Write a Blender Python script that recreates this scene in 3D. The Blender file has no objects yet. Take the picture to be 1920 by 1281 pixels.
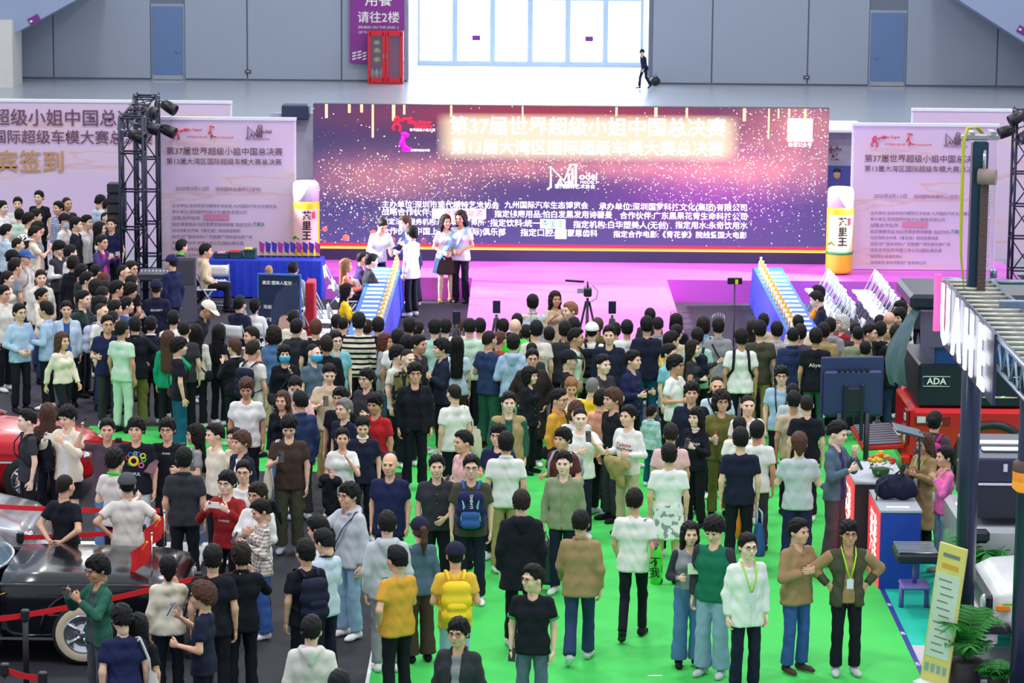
import bpy, bmesh, math, random
import numpy as np
from mathutils import Matrix, Vector
from mathutils.bvhtree import BVHTree
random.seed(7)
S = bpy.context.scene
COL = S.collection
R = math.radians

# ---------------------------------------------------------------- camera
F = 5600.0                                  # focal length in pixels of the 1920 px wide frame
CH = 9.0                                    # camera on a gallery 9 m above the hall floor
PITCH, ROLL, YAW = math.atan(943.5 / F), R(0.5), R(0.2)
CAMR = Matrix.Rotation(YAW, 3, 'Z') @ Matrix.Rotation(math.pi / 2 - PITCH, 3, 'X') @ Matrix.Rotation(ROLL, 3, 'Z')
cam = bpy.data.cameras.new('camera'); cam.lens = F * 36 / 1920; cam.sensor_width = 36
cam.clip_end = 500; cam.clip_start = 1
cam.dof.use_dof = True; cam.dof.focus_distance = 41; cam.dof.aperture_fstop = 5.0
co = bpy.data.objects.new('camera', cam); COL.objects.link(co)
co.matrix_world = Matrix.Translation((0, 0, CH)) @ CAMR.to_4x4()
S.camera = co

# ---------------------------------------------------------------- world, hall lamps, exposure
W = bpy.data.worlds.new('hall_air'); S.world = W; W.use_nodes = True
W.node_tree.nodes['Background'].inputs[0].default_value = (0.80, 0.88, 1.0, 1)
W.node_tree.nodes['Background'].inputs[1].default_value = 0.62
def area(name, loc, size, power, col=(1, 1, 1), rot=(0, 0, 0), sy=None):
    l = bpy.data.lights.new(name, 'AREA'); l.energy = power; l.color = col; l.size = size
    if sy: l.shape = 'RECTANGLE'; l.size_y = sy
    o = bpy.data.objects.new(name, l); o.location = loc; o.rotation_euler = rot; COL.objects.link(o); return o
for iy, y in enumerate((24, 40, 56, 74, 96)):           # rows of high-bay lamps under the hall roof
    for x in (-14, 0, 14):
        area('high_bay_lamp', (x, y, 17), 2.2, 820, (1.0, 0.97, 0.93))
vs = S.view_settings; vs.view_transform = 'Standard'; vs.look = 'None'; vs.exposure = 0.3; vs.gamma = 1; vs.use_curve_mapping = False

def ray(px, py):
    return CAMR @ Vector(((px - 960) / F, -(py - 640.5) / F, -1))
def at(px, py, z=0.0):                       # where a line of sight meets the level z
    d = ray(px, py); t = (z - CH) / d.z
    return Vector((d.x * t, d.y * t, z))
def aty(px, py, Y):                          # where a line of sight meets the upright plane at depth Y
    d = ray(px, py); t = Y / d.y
    return Vector((d.x * t, Y, CH + d.z * t))

# ---------------------------------------------------------------- materials
MATS = {}
def nodes(m):
    m.use_nodes = True; nt = m.node_tree; return nt, nt.nodes, nt.links, nt.nodes['Principled BSDF']
def lin(c):
    return tuple((v / 12.92 if v <= 0.04045 else ((v + 0.055) / 1.055) ** 2.4) for v in (c[0] / 255, c[1] / 255, c[2] / 255)) + (1,)
def mat(name, rgb, rough=0.6, metal=0.0, emit=0, var=0.08, scale=6.0, bump=0.0, bscale=60, coat=0, spec=0.5, alpha=None, trans=0, fold=False):
    if name in MATS: return MATS[name]
    m = bpy.data.materials.new(name); nt, N, L, b = nodes(m)
    c = lin(rgb)
    tc = N.new('ShaderNodeTexCoord')
    if var:
        nz = N.new('ShaderNodeTexNoise'); nz.inputs['Scale'].default_value = scale; nz.inputs['Detail'].default_value = 3
        L.new(tc.outputs['Object'], nz.inputs['Vector'])
        mx = N.new('ShaderNodeMix'); mx.data_type = 'RGBA'
        mx.inputs['A'].default_value = tuple(v * (1 - var) for v in c[:3]) + (1,)
        mx.inputs['B'].default_value = tuple(min(1, v * (1 + var)) for v in c[:3]) + (1,)
        L.new(nz.outputs['Fac'], mx.inputs['Factor']); L.new(mx.outputs['Result'], b.inputs['Base Color'])
    else: b.inputs['Base Color'].default_value = c
    b.inputs['Roughness'].default_value = rough; b.inputs['Metallic'].default_value = metal
    b.inputs['Coat Weight'].default_value = coat; b.inputs['Specular IOR Level'].default_value = spec
    if trans: b.inputs['Transmission Weight'].default_value = trans
    if alpha is not None: b.inputs['Alpha'].default_value = alpha
    if emit:
        b.inputs['Emission Color'].default_value = c; b.inputs['Emission Strength'].default_value = emit
    if bump:
        n2 = N.new('ShaderNodeTexNoise'); n2.inputs['Scale'].default_value = bscale; n2.inputs['Detail'].default_value = 2
        mp = N.new('ShaderNodeMapping'); mp.inputs['Rotation'].default_value = (.5, .35, 0) if fold else (0, 0, 0); mp.inputs['Scale'].default_value = (1, 1, .45) if fold else (1, 1, 1)
        L.new(tc.outputs['Object'], mp.inputs['Vector']); L.new(mp.outputs['Vector'], n2.inputs['Vector'])
        if fold: n2.inputs['Detail'].default_value = 4; n2.inputs['Distortion'].default_value = 1.2
        bp = N.new('ShaderNodeBump'); bp.inputs['Strength'].default_value = bump; bp.inputs['Distance'].default_value = 0.02
        L.new(n2.outputs['Fac'], bp.inputs['Height']); L.new(bp.outputs['Normal'], b.inputs['Normal'])
    MATS[name] = m; return m

# ---------------------------------------------------------------- object helpers
def link(name, me, parent=None, m=None, loc=None, smooth=False):
    o = bpy.data.objects.new(name, me); COL.objects.link(o)
    if parent: o.parent = parent
    if m and me is not None and len(me.materials) == 0: me.materials.append(m)
    if loc: o.location = loc
    return o
def empty(name, loc=(0, 0, 0), rz=0.0):
    o = bpy.data.objects.new(name, None); o.empty_display_size = .2; COL.objects.link(o); o.location = loc; o.rotation_euler = (0, 0, rz); return o
def tag(o, label, cat, group=None, kind=None):
    o['label'] = label; o['category'] = cat
    if group: o['group'] = group
    if kind: o['kind'] = kind
    return o
def struct(o, label=None, cat=None):
    o['kind'] = 'structure'
    if label: o['label'] = label
    if cat: o['category'] = cat
    return o
def omat(o, *ms):
    for i, m in enumerate(ms):
        if m: o.material_slots[i].link = 'OBJECT'; o.material_slots[i].material = m
class MB:
    """collects shapes into one mesh"""
    def __init__(s): s.v = []; s.f = []; s.mi = []; s.sm = []
    def add(s, v, f, mi=0, smooth=False):
        n = len(s.v); s.v += [tuple(p) for p in v]; s.f += [tuple(i + n for i in q) for q in f]; s.mi += [mi] * len(f); s.sm += [smooth] * len(f); return s
    def box(s, c, d, rz=0.0, rx=0.0, mi=0, bev=0.0, M=None, ry=0.0):
        x, y, z = d[0] / 2, d[1] / 2, d[2] / 2
        if bev:
            b = min(bev, x * .9, y * .9, z * .9); v = []
            for sz in (-1, 1):
                for (a, e) in ((x - b, z), (x, z - b)):
                    pass
            v = []; f = []
            # chamfered box: 24 corners
            for sx in (-1, 1):
                for sy in (-1, 1):
                    for sz in (-1, 1):
                        v += [(sx * x, sy * (y - b), sz * (z - b)), (sx * (x - b), sy * y, sz * (z - b)), (sx * (x - b), sy * (y - b), sz * z)]
            def I(sx, sy, sz, k): return (((sx > 0) * 2 + (sy > 0)) * 2 + (sz > 0)) * 3 + k
            for q in (-1, 1):
                f.append([I(q, -1, -1, 0), I(q, 1, -1, 0), I(q, 1, 1, 0), I(q, -1, 1, 0)][::q])
                f.append([I(-1, q, -1, 1), I(1, q, -1, 1), I(1, q, 1, 1), I(-1, q, 1, 1)][::-q])
                f.append([I(-1, -1, q, 2), I(1, -1, q, 2), I(1, 1, q, 2), I(-1, 1, q, 2)][::q])
                for w in (-1, 1):
                    f.append([I(q, w, -1, 0), I(q, w, 1, 0), I(q, w, 1, 1), I(q, w, -1, 1)][::q * w])
                    f.append([I(q, -1, w, 0), I(q, -1, w, 2), I(q, 1, w, 2), I(q, 1, w, 0)][::q * w])
                    f.append([I(-1, q, w, 1), I(1, q, w, 1), I(1, q, w, 2), I(-1, q, w, 2)][::q * w])
                    for u in (-1, 1): f.append([I(q, w, u, 0), I(q, w, u, 1), I(q, w, u, 2)][::q * w * u])
        else:
            v = [(a, e, g) for a in (-x, x) for e in (-y, y) for g in (-z, z)]
            f = [(0, 1, 3, 2), (4, 6, 7, 5), (0, 4, 5, 1), (2, 3, 7, 6), (0, 2, 6, 4), (1, 5, 7, 3)]
        T = Matrix.Translation(c) @ Matrix.Rotation(rz, 4, 'Z') @ Matrix.Rotation(ry, 4, 'Y') @ Matrix.Rotation(rx, 4, 'X')
        if M is not None: T = M @ T
        return s.add([T @ Vector(p) for p in v], f, mi)
    def tube(s, pts, r, n=8, mi=0, cap=True, smooth=True, flat=1.0, closed=False):
        pts = [Vector(p) for p in pts]; rs = r if isinstance(r, (list, tuple)) else [r] * len(pts)
        v = []; f = []; up = None; m = len(pts)
        for i, p in enumerate(pts):
            if closed: t = pts[(i + 1) % m] - pts[i - 1]
            else: t = pts[min(i + 1, m - 1)] - pts[max(i - 1, 0)]
            t.normalize()
            if up is None: up = Vector((0, 0, 1)) if abs(t.z) < .9 else Vector((0, 1, 0))
            a = t.cross(up); a.normalize(); b = a.cross(t); up = b
            for k in range(n):
                w = 2 * math.pi * k / n; v.append(p + a * math.cos(w) * rs[i] + b * math.sin(w) * rs[i] * flat)
        for i in range(m if closed else m - 1):
            j = (i + 1) % m
            for k in range(n): f.append((i * n + k, i * n + (k + 1) % n, j * n + (k + 1) % n, j * n + k))
        s.add(v, f, mi, smooth)
        if cap and not closed:
            n0 = len(s.v) - len(v)
            s.f += [tuple(n0 + k for k in range(n))[::-1], tuple(n0 + (m - 1) * n + k for k in range(n))]; s.mi += [mi] * 2; s.sm += [False] * 2
        return s
    def lathe(s, prof, n=20, c=(0, 0, 0), mi=0, smooth=True, M=None, cap=True):
        v = []; f = []
        for (r, z) in prof:
            for k in range(n):
                w = 2 * math.pi * k / n; p = Vector((r * math.cos(w), r * math.sin(w), z))
                v.append((M @ p if M is not None else p) + Vector(c))
        for i in range(len(prof) - 1):
            for k in range(n): f.append((i * n + k, i * n + (k + 1) % n, (i + 1) * n + (k + 1) % n, (i + 1) * n + k))
        if cap: f.append(tuple(range(n))[::-1]); f.append(tuple((len(prof) - 1) * n + k for k in range(n)))
        return s.add(v, f, mi, smooth)
    def ball(s, c, r, mi=0, n=10, m=7):
        v = []; f = []
        for i in range(m + 1):
            t = math.pi * i / m
            for k in range(n):
                w = 2 * math.pi * k / n; v.append((c[0] + r[0] * math.sin(t) * math.cos(w), c[1] + r[1] * math.sin(t) * math.sin(w), c[2] + r[2] * math.cos(t)))
        for i in range(m):
            for k in range(n): f.append((i * n + k, (i + 1) * n + k, (i + 1) * n + (k + 1) % n, i * n + (k + 1) % n))
        return s.add(v, f, mi, True)
    def quad(s, a, b, c, d, mi=0): return s.add([a, b, c, d], [(0, 1, 2, 3)], mi)
    def prism(s, poly, d0, d1, mi=0):
        """poly: list of 3-D points; extruded from d0 to d1 (vectors)"""
        n = len(poly); v = [Vector(p) + Vector(d0) for p in poly] + [Vector(p) + Vector(d1) for p in poly]
        f = [tuple(range(n))[::-1], tuple(range(n, 2 * n))] + [(i, (i + 1) % n, n + (i + 1) % n, n + i) for i in range(n)]
        return s.add(v, f, mi)
    def mesh(s, name, *ms):
        me = bpy.data.meshes.new(name); me.from_pydata([tuple(p) for p in s.v], [], s.f)
        for m in ms: me.materials.append(m)
        me.polygons.foreach_set('material_index', s.mi); me.polygons.foreach_set('use_smooth', s.sm)
        me.update(); return me
    def build(s, name, ms, parent=None, loc=None):
        ms = ms if isinstance(ms, (list, tuple)) else [ms]
        return link(name, s.mesh(name, *ms), parent, None, loc)
def copy_tree(o, parent=None):
    c = o.copy(); COL.objects.link(c); c.parent = parent
    for ch in list(o.children): copy_tree(ch, c)
    return c
def text_mesh(body, size=1.0, bold=0.0, align='CENTER', ext=0.0, shear=0, spacing=1.0, width=None):
    """lettering as a mesh in the x-y plane; scaled to a total width when asked"""
    c = bpy.data.curves.new('lettering', 'FONT'); c.body = body; c.size = size; c.align_x = align; c.align_y = 'CENTER'
    c.offset = bold; c.extrude = ext; c.shear = shear; c.space_character = spacing; c.resolution_u = 2
    o = bpy.data.objects.new('lettering', c); COL.objects.link(o)
    dg = bpy.context.evaluated_depsgraph_get(); me = bpy.data.meshes.new_from_object(o.evaluated_get(dg))
    bpy.data.objects.remove(o); bpy.data.curves.remove(c)
    if width:
        n = len(me.vertices); a = np.empty(n * 3); me.vertices.foreach_get('co', a); a = a.reshape(-1, 3)
        k = width / max(1e-6, np.ptp(a[:, 0])); a *= k; me.vertices.foreach_set('co', a.ravel()); me.update()
    me.materials.clear(); return me
# ================================================================ the hall
def floor_mat(name, rgb, rough, bump=.2, var=.08, scale=1.2):
    return mat(name, rgb, rough, var=var, scale=scale, bump=bump, bscale=90, spec=.4)
M_CONC = mat('polished_concrete', (170, 176, 186), .24, var=.06, scale=.5, spec=.6)
M_CARPET = floor_mat('dark_carpet', (56, 52, 64), .9); M_CARPET2 = floor_mat('black_carpet', (38, 38, 48), .8)
M_GREEN = floor_mat('green_carpet', (64, 198, 88), .8, bump=.1, var=.07, scale=.5)
M_TURQ = floor_mat('turquoise_carpet', (20, 190, 166), .85, bump=.1, var=.05)
M_LAV = floor_mat('pale_booth_floor', (196, 184, 200), .5, bump=.05)
def slab(name, x0, x1, y0, y1, z0, z1, m, parent=None):
    return MB().box(((x0 + x1) / 2, (y0 + y1) / 2, (z0 + z1) / 2), (x1 - x0, y1 - y0, z1 - z0)).build(name, m, parent)
struct(slab('floor', -32, 32, 2, 124, -.2, -.012, M_CONC), 'polished grey concrete hall floor', 'floor')
struct(slab('floor_event_carpet', -15, 11.5, 45.2, 62.5, -.012, .0, M_CARPET), 'dark carpet of the stage area', 'carpet')
struct(slab('floor_car_stand', -15, -1.62, 14, 42.0, -.012, .0, M_CARPET2), 'dark carpet around the vintage cars', 'carpet')
struct(slab('floor_green_aisle', -15, 14, 42.0, 45.2, -.012, .001, M_GREEN), 'bright green carpet across the aisle', 'carpet')
struct(slab('floor_green_walkway', -1.62, 4.39, 14, 42.0, -.012, .001, M_GREEN), 'bright green carpet of the walkway', 'carpet')
struct(slab('floor_booth_green', 4.45, 14, 37.2, 42, -.012, .001, M_GREEN), 'green carpet of the truck booth', 'carpet')
struct(slab('floor_booth_turquoise', 4.45, 14, 32.9, 37.2, -.012, .001, M_TURQ), 'turquoise carpet of the truck booth', 'carpet')
struct(slab('floor_booth_pale', 4.45, 14, 14, 32.9, -.012, .001, M_LAV), 'pale floor at the booth corner', 'floor')
tp = struct(slab('trim_1', 4.39, 4.45, 20, 38, -.012, .004, mat('blue_edge_tape', (50, 60, 150), .4)), 'blue edging tape with white print along the green carpet', 'trim')
for i in range(5):
    me = text_mesh('CIMP', .06, .002); o = link('lettering', me, tp, mat('white_print', (240, 240, 240), .5, var=0), (4.42, 29.5 + i * 1.3, .006)); o.rotation_euler = (0, 0, R(90))
struct(slab('trim_2', -1.66, -1.62, 20, 42, -.012, .004, mat('white_edge_tape', (225, 232, 240), .4)), 'white edging tape along the green carpet', 'trim')
# back wall with its door panels and the open entrance
M_WALL = mat('hall_wall_panel', (152, 162, 180), .45, var=.04, scale=.6)
WY = 111.6
wl = struct(MB().box((-19.2, WY + .3, 6), (29.6, .5, 12.4)).build('wall_back_left', mat('wall_joint', (110, 118, 136), .6)), 'grey panelled back wall beside the entrance', 'wall')
wr = struct(MB().box((19.2, WY + .3, 6), (29.2, .5, 12.4)).build('wall_back_right', mat('wall_joint', (110, 118, 136), .6)), 'grey panelled back wall beside the entrance', 'wall')
def panels(par, xs):
    for a, b in zip(xs[:-1], xs[1:]): MB().box(((a + b) / 2, WY + .02, 3.1), (b - a - .05, .08, 6.1), bev=.01).build('panel', M_WALL, par)
panels(wl, (-30, -26.4, -22.8, -19.2, -17.6, -13.95)); panels(wl, (-12.7, -10.36, -6.84, -4.4)); panels(wr, (4.74, 6.97, 10.54, 12.82)); panels(wr, (14.2, 17.6, 21.2, 24.8, 28.4))
M_DOOR = mat('blue_grey_door', (96, 124, 168), .45, var=.05, scale=.8)
for n, (x0, x1) in enumerate(((-13.88, -12.76), (12.88, 14.14))):
    d = struct(MB().box(((x0 + x1) / 2, WY - .02, 1.36), (x1 - x0, .1, 2.72), bev=.012).build('door_%d' % (n + 1), M_DOOR), 'blue-grey service door in the back wall', 'door')
    MB().box(((x0 + x1) / 2, WY + .05, 1.40), (x1 - x0 + .12, .06, 2.84)).build('door_frame', M_WALL, d)
    hx = x1 - .12 if n == 0 else x0 + .12
    MB().tube([(hx, WY - .08, 1.05), (hx, WY - .13, 1.05), (hx + (-.14 if n == 0 else .14), WY - .13, 1.05)], .018, 6).build('door_handle', mat('steel', (170, 175, 182), .3, .9), d)
    MB().box(((x0 + x1) / 2, WY - .085, .09), (x1 - x0, .02, .16)).build('kick_plate', mat('steel', (170, 175, 182), .3, .9), d)
# stair undersides in the top corners
M_SOFF = mat('stair_soffit', (150, 164, 196), .5, var=.03)
for sgn, nm in ((-1, 'left'), (1, 'right')):
    if sgn < 0: poly = [aty(-200, 150, 108), aty(-200, -300, 108), aty(175, -18, 108), aty(60, 45, 108), aty(-5, 80, 108)]; lab = 'sloping underside of a staircase at the upper left'
    else: poly = [aty(2150, 230, 108), aty(2150, -300, 108), aty(1770, -20, 108), aty(1810, 8, 108), aty(1925, 82, 108)]; lab = 'sloping underside of a staircase at the upper right'
    s = struct(MB().prism([tuple(p) for p in poly], (0, 0, 0), (0, 3.0, 0)).build('wall_stair_' + nm, M_SOFF), lab, 'stairs')
lo = struct(MB().box((-19.4, 108.6, 1.0), (1.6, 2.0, 3.6)).build('wall_stair_base', mat('pale_plaster', (214, 212, 208), .7)), 'pale plastered block below the staircase', 'wall')
lo.location = (aty(27, 100, 108).x + 18.6, 0, -.4)
for i, (px, py, lab) in enumerate(((64, 37, 'small purple wayfinding sign on the left staircase'), (1918, 58, 'small purple wayfinding sign on the right staircase'))):
    p = aty(px, py, 107.98); s = MB().box((0, 0, 0), (.42, .05, .26), bev=.01).build('wayfinding_sign', mat('sign_purple', (120, 40, 130), .5), None, p); s.rotation_euler = (0, R(-28 if i == 0 else 28), 0)
    MB().box((-.12, -.03, 0), (.1, .02, .06)).build('pictogram', mat('white_print', (240, 240, 240), .5, var=0), s); tag(s, lab, 'sign', 'wayfinding signs')
# sockets
for (px, py, lab) in ((465, 134, 'small socket box on the wall beside the left door'), (1512, 145, 'small socket box on the wall joint towards the right door')):
    p = aty(px, py, WY - .05); s = MB().box((0, 0, 0), (.22, .06, .12), bev=.01).build('socket_box', mat('dark_plastic', (60, 66, 84), .5), None, p); MB().box((0, -.035, 0), (.12, .02, .05)).build('socket', mat('steel', (170, 175, 182), .3, .9), s); tag(s, lab, 'socket')
# entrance: recess, glass doors, daylight
EY = 119.4
for x, nm in ((-4.45, 'left'), (4.8, 'right')): struct(MB().box((x, (WY + EY) / 2 + .3, 6), (.2, EY - WY, 12.4)).build('wall_entrance_' + nm, M_WALL), 'side wall of the bright entrance recess', 'wall')
struct(MB().box((0.15, WY + 3.9, 12.6), (64, 12, .3)).build('ceiling_entrance', M_WALL), 'ceiling above the entrance', 'ceiling')
M_DAY = mat('daylight', (236, 244, 255), .5, emit=11, var=0)
dl = struct(MB().box((0.15, EY + 2.6, 5.5), (26, .1, 14)).build('exterior_daylight', M_DAY), 'blown-out daylight outside the glass doors', 'daylight')
M_GLASS = mat('door_glass', (235, 245, 250), .05, var=0, alpha=.12)
M_ALU = mat('pale_aluminium', (196, 212, 226), .35, .3)
for n in range(6):
    x0, x1 = -4.3 + n * 1.5, -4.3 + (n + 1) * 1.5
    d = struct(empty('window_%d' % (n + 1), (x0, EY, 0)), 'tall glazed entrance door panel in pale metal frame', 'door')
    w = x1 - x0
    for nm, c, s in (('door_frame', (.06, 0, 3.2), (.12, .12, 6.4)), ('door_frame', (w - .06, 0, 3.2), (.12, .12, 6.4)), ('door_rail', (w / 2, 0, .12), (w - .24, .1, .24)), ('door_rail', (w / 2, 0, 2.7), (w - .24, .1, .12))):
        MB().box(c, s, bev=.01).build(nm, M_ALU, d)
    MB().box((w / 2, 0, 1.42), (w - .24, .02, 2.44)).build('pane', M_GLASS, d); MB().box((w / 2, 0, 4.6), (w - .24, .02, 3.6)).build('pane', M_GLASS, d)
    if n in (1, 4): MB().box((w / 2 + .1, -.03, 1.15), (.34, .02, .22)).build('door_sticker', mat('sign_purple', (120, 40, 130), .5), d)
# purple hall sign and the fire cabinet in front of it
sg = tag(empty('hall_sign', (-5.5, WY - .25, 0)), 'tall purple hanging sign with white Chinese directions', 'sign')
MB().box((0, 0, 2.75), (2.04, .06, 4.1), bev=.01).build('sign_board', mat('sign_purple2', (132, 44, 140), .5, var=.12, scale=.8), sg)
for i, (tx, z, wd) in enumerate((('用餐', 3.02, 1.0), ('请往2楼', 2.38, 1.55))):
    o = link('lettering', text_mesh(tx, .5, .003, width=wd), sg, mat('white_print', (240, 240, 240), .5, var=0), (0.05, -.04, z)); o.rotation_euler = (R(90), 0, 0)
for i, (tx, z) in enumerate((('DINING ON THE LEVEL 2', 2.03), ('OF THE EXHIBITION HALL', 1.84))):
    o = link('lettering', text_mesh(tx, .14, width=1.5), sg, mat('white_print', (240, 240, 240), .5, var=0), (.05, -.04, z)); o.rotation_euler = (R(90), 0, 0)
for j in range(3):
    for i in range(4): MB().box((-.85 + i * .19, -.04, .86 + j * .11 + (i % 2) * .045), (.15, .02, .05), ry=R(-18)).build('wave_mark', mat('white_print', (240, 240, 240), .5, var=0), sg)
cb = tag(empty('fire_cabinet', (-5.16, WY - .75, 0)), 'red fire-equipment cabinet with two glazed doors against the wall', 'cabinet')
M_RED = mat('cabinet_red', (206, 26, 44), .4, var=.05)
MB().box((0, .2, .98), (1.32, .06, 1.92)).box((-.63, 0, .98), (.06, .4, 1.92)).box((.63, 0, .98), (.06, .4, 1.92)).box((0, 0, .05), (1.2, .4, .08)).box((0, 0, 1.9), (1.2, .4, .08)).build('body', M_RED, cb)
for s in (-1, 1):
    d = MB().box((s * .33 - .27, -.21, .98), (.1, .04, 1.8)).box((s * .33 + .27, -.21, .98), (.1, .04, 1.8)).box((s * .33, -.21, .14), (.5, .04, .14)).box((s * .33, -.21, 1.82), (.5, .04, .12)).build('door', M_RED, cb)
    MB().box((s * .33, -.205, .98), (.46, .01, 1.56)).build('pane', mat('cabinet_glass', (120, 130, 160), .1, var=0, alpha=.25), d)
    MB().box((s * .06, -.25, 1.0), (.03, .04, .2), bev=.008).build('handle', mat('steel', (170, 175, 182), .3, .9), d)
for i in range(3):
    e = tag(MB().lathe([(.02, 0), (.075, .02), (.08, .3), (.06, .36), (.025, .40), (.025, .44)], 10).build('fire_extinguisher', mat('ext_white', (226, 210, 205), .4), None, (-5.66 + i * .17, WY - .72, .11)), ('pale extinguisher in the red cabinet, left of its row', 'pale extinguisher in the red cabinet, middle of its row', 'pale extinguisher in the red cabinet, right of its row')[i], 'extinguisher', 'extinguishers in the cabinet')
for i, z in enumerate((.78, 1.12, 1.42)):
    e = tag(MB().lathe([(.02, 0), (.15, .01), (.16, .06), (.11, .16), (.03, .2)], 12).build('fire_helmet', mat('helmet_yellow', (220, 220, 60), .4), None, (-5.48, WY - .72, z)), ('yellow helmet lowest in the red cabinet', 'yellow helmet in the middle of the red cabinet', 'yellow helmet highest in the red cabinet')[i], 'helmet', 'helmets in the cabinet')
MB().box((-5.48, WY - .72, .74), (.56, .36, .03)).build('shelf', M_RED, cb).location = (5.16, -(WY - .75), 0)

# ================================================================ stage
M_MAG = mat('magenta_stage_carpet', (214, 96, 214), .5, var=.04, scale=.8, spec=.6)
st = struct(MB().box((2.6, 59.75, .225), (14.6, 3.0, .45)).build('floor_stage', M_MAG), 'low magenta carpeted stage below the screen', 'stage')
MB().prism([(-1.0, 58.3, .448), (2.84, 58.3, .448), (2.84, 49.5, .448), (-1.0, 49.5, .448)], (0, 0, -.447), (0, 0, 0)).build('runway', M_MAG, st)
def spot(name, loc, target, power, ang, col=(1, 1, 1), rad=.12):
    l = bpy.data.lights.new(name, 'SPOT'); l.energy = power; l.spot_size = R(ang); l.spot_blend = .5; l.color = col; l.shadow_soft_size = rad
    o = bpy.data.objects.new(name, l); COL.objects.link(o); o.location = loc; o.rotation_euler = (Vector(target) - Vector(loc)).to_track_quat('-Z', 'Y').to_euler(); return o
# ---- LED wall
SY = 60.7
led = tag(empty('led_screen', (.95, SY, 0)), 'wide LED screen of gold glitter with white Chinese event titles', 'screen')
m = bpy.data.materials.new('led_picture'); nt, N, L, b = nodes(m)
tc = N.new('ShaderNodeTexCoord'); sx = N.new('ShaderNodeSeparateXYZ'); L.new(tc.outputs['Object'], sx.inputs[0])
def M2(op, a, b_=None, clamp=False):
    n = N.new('ShaderNodeMath'); n.operation = op; n.use_clamp = clamp
    for i, v in enumerate((a, b_)):
        if v is None: continue
        if isinstance(v, (int, float)): n.inputs[i].default_value = v
        else: L.new(v, n.inputs[i])
    return n.outputs[0]
X_, Z_ = sx.outputs['X'], sx.outputs['Z']      # x -5.25..5.25, z .68...3.64
def gauss(cx, cz, wx, wz):
    a = M2('DIVIDE', M2('SUBTRACT', X_, cx), wx); c = M2('DIVIDE', M2('SUBTRACT', Z_, cz), wz)
    return M2('POWER', 2.718, M2('MULTIPLY', M2('ADD', M2('MULTIPLY', a, a), M2('MULTIPLY', c, c)), -1.0))
def mixc(fac, A, B, mode='MIX'):
    n = N.new('ShaderNodeMix'); n.data_type = 'RGBA'; n.blend_type = mode; n.clamp_factor = True
    if isinstance(fac, (int, float)): n.inputs['Factor'].default_value = fac
    else: L.new(fac, n.inputs['Factor'])
    for s, v in (('A', A), ('B', B)):
        if isinstance(v, tuple): n.inputs[s].default_value = v
        else: L.new(v, n.inputs[s])
    return n.outputs['Result']
def soft(lo, hi, v): return M2('DIVIDE', M2('SUBTRACT', v, lo), hi - lo, True)
base = mixc(soft(.7, 3.0, Z_), lin((72, 62, 122)), lin((46, 42, 84)))
base = mixc(M2('MULTIPLY', gauss(2.9, 2.0, 1.7, .8), .7), base, lin((140, 50, 170)))
base = mixc(M2('MULTIPLY', gauss(-.4, 3.45, 3.6, .35), .75), base, lin((150, 40, 40)))
glow = M2('MULTIPLY', soft(-2.75, -2.35, X_), soft(3.45, 3.1, X_)); glow = M2('MULTIPLY', glow, M2('MULTIPLY', soft(2.5, 2.75, Z_), soft(3.5, 3.3, Z_)))
vo = N.new('ShaderNodeTexVoronoi'); vo.inputs['Scale'].default_value = 30; L.new(tc.outputs['Object'], vo.inputs['Vector'])
nz = N.new('ShaderNodeTexNoise'); nz.inputs['Scale'].default_value = 1.6; L.new(tc.outputs['Object'], nz.inputs['Vector'])
den = M2('ADD', M2('ADD', M2('MULTIPLY', gauss(-3.7, 1.75, 1.5, .62), 1.5), gauss(3.6, 2.2, 1.9, .75)), M2('ADD', gauss(.2, 2.35, 2.6, .28), M2('MULTIPLY', gauss(4.6, 3.2, .9, .7), .8)))
den = M2('MULTIPLY', den, M2('ADD', nz.outputs['Fac'], .35)); den = M2('MULTIPLY', den, M2('SUBTRACT', 1.0, gauss(.1, 1.75, 1.15, .5)))
sc = N.new('ShaderNodeSeparateColor'); L.new(vo.outputs['Color'], sc.inputs[0])
spk = M2('MULTIPLY', M2('LESS_THAN', vo.outputs['Distance'], M2('MULTIPLY', sc.outputs['Green'], .5)), M2('LESS_THAN', sc.outputs['Red'], M2('ADD', M2('MULTIPLY', den, 1.7), .05)))
gold = mixc(sc.outputs['Blue'], lin((255, 206, 140)), lin((235, 240, 255)))
gold = mixc(soft(3.6, 4.8, X_), gold, lin((200, 230, 255)))
pink = mixc(M2('MULTIPLY', M2('MULTIPLY', den, .55), soft(1.6, 2.4, Z_)), base, lin((250, 150, 150)))
c1 = mixc(spk, pink, gold)
c1 = mixc(glow, c1, lin((252, 222, 192)))
c1 = mixc(M2('MULTIPLY', soft(.82, .76, Z_), 1.0), c1, lin((225, 30, 40)))
c1 = mixc(M2('MULTIPLY', soft(.75, .71, Z_), 1.0), c1, lin((250, 190, 90)))
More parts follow.
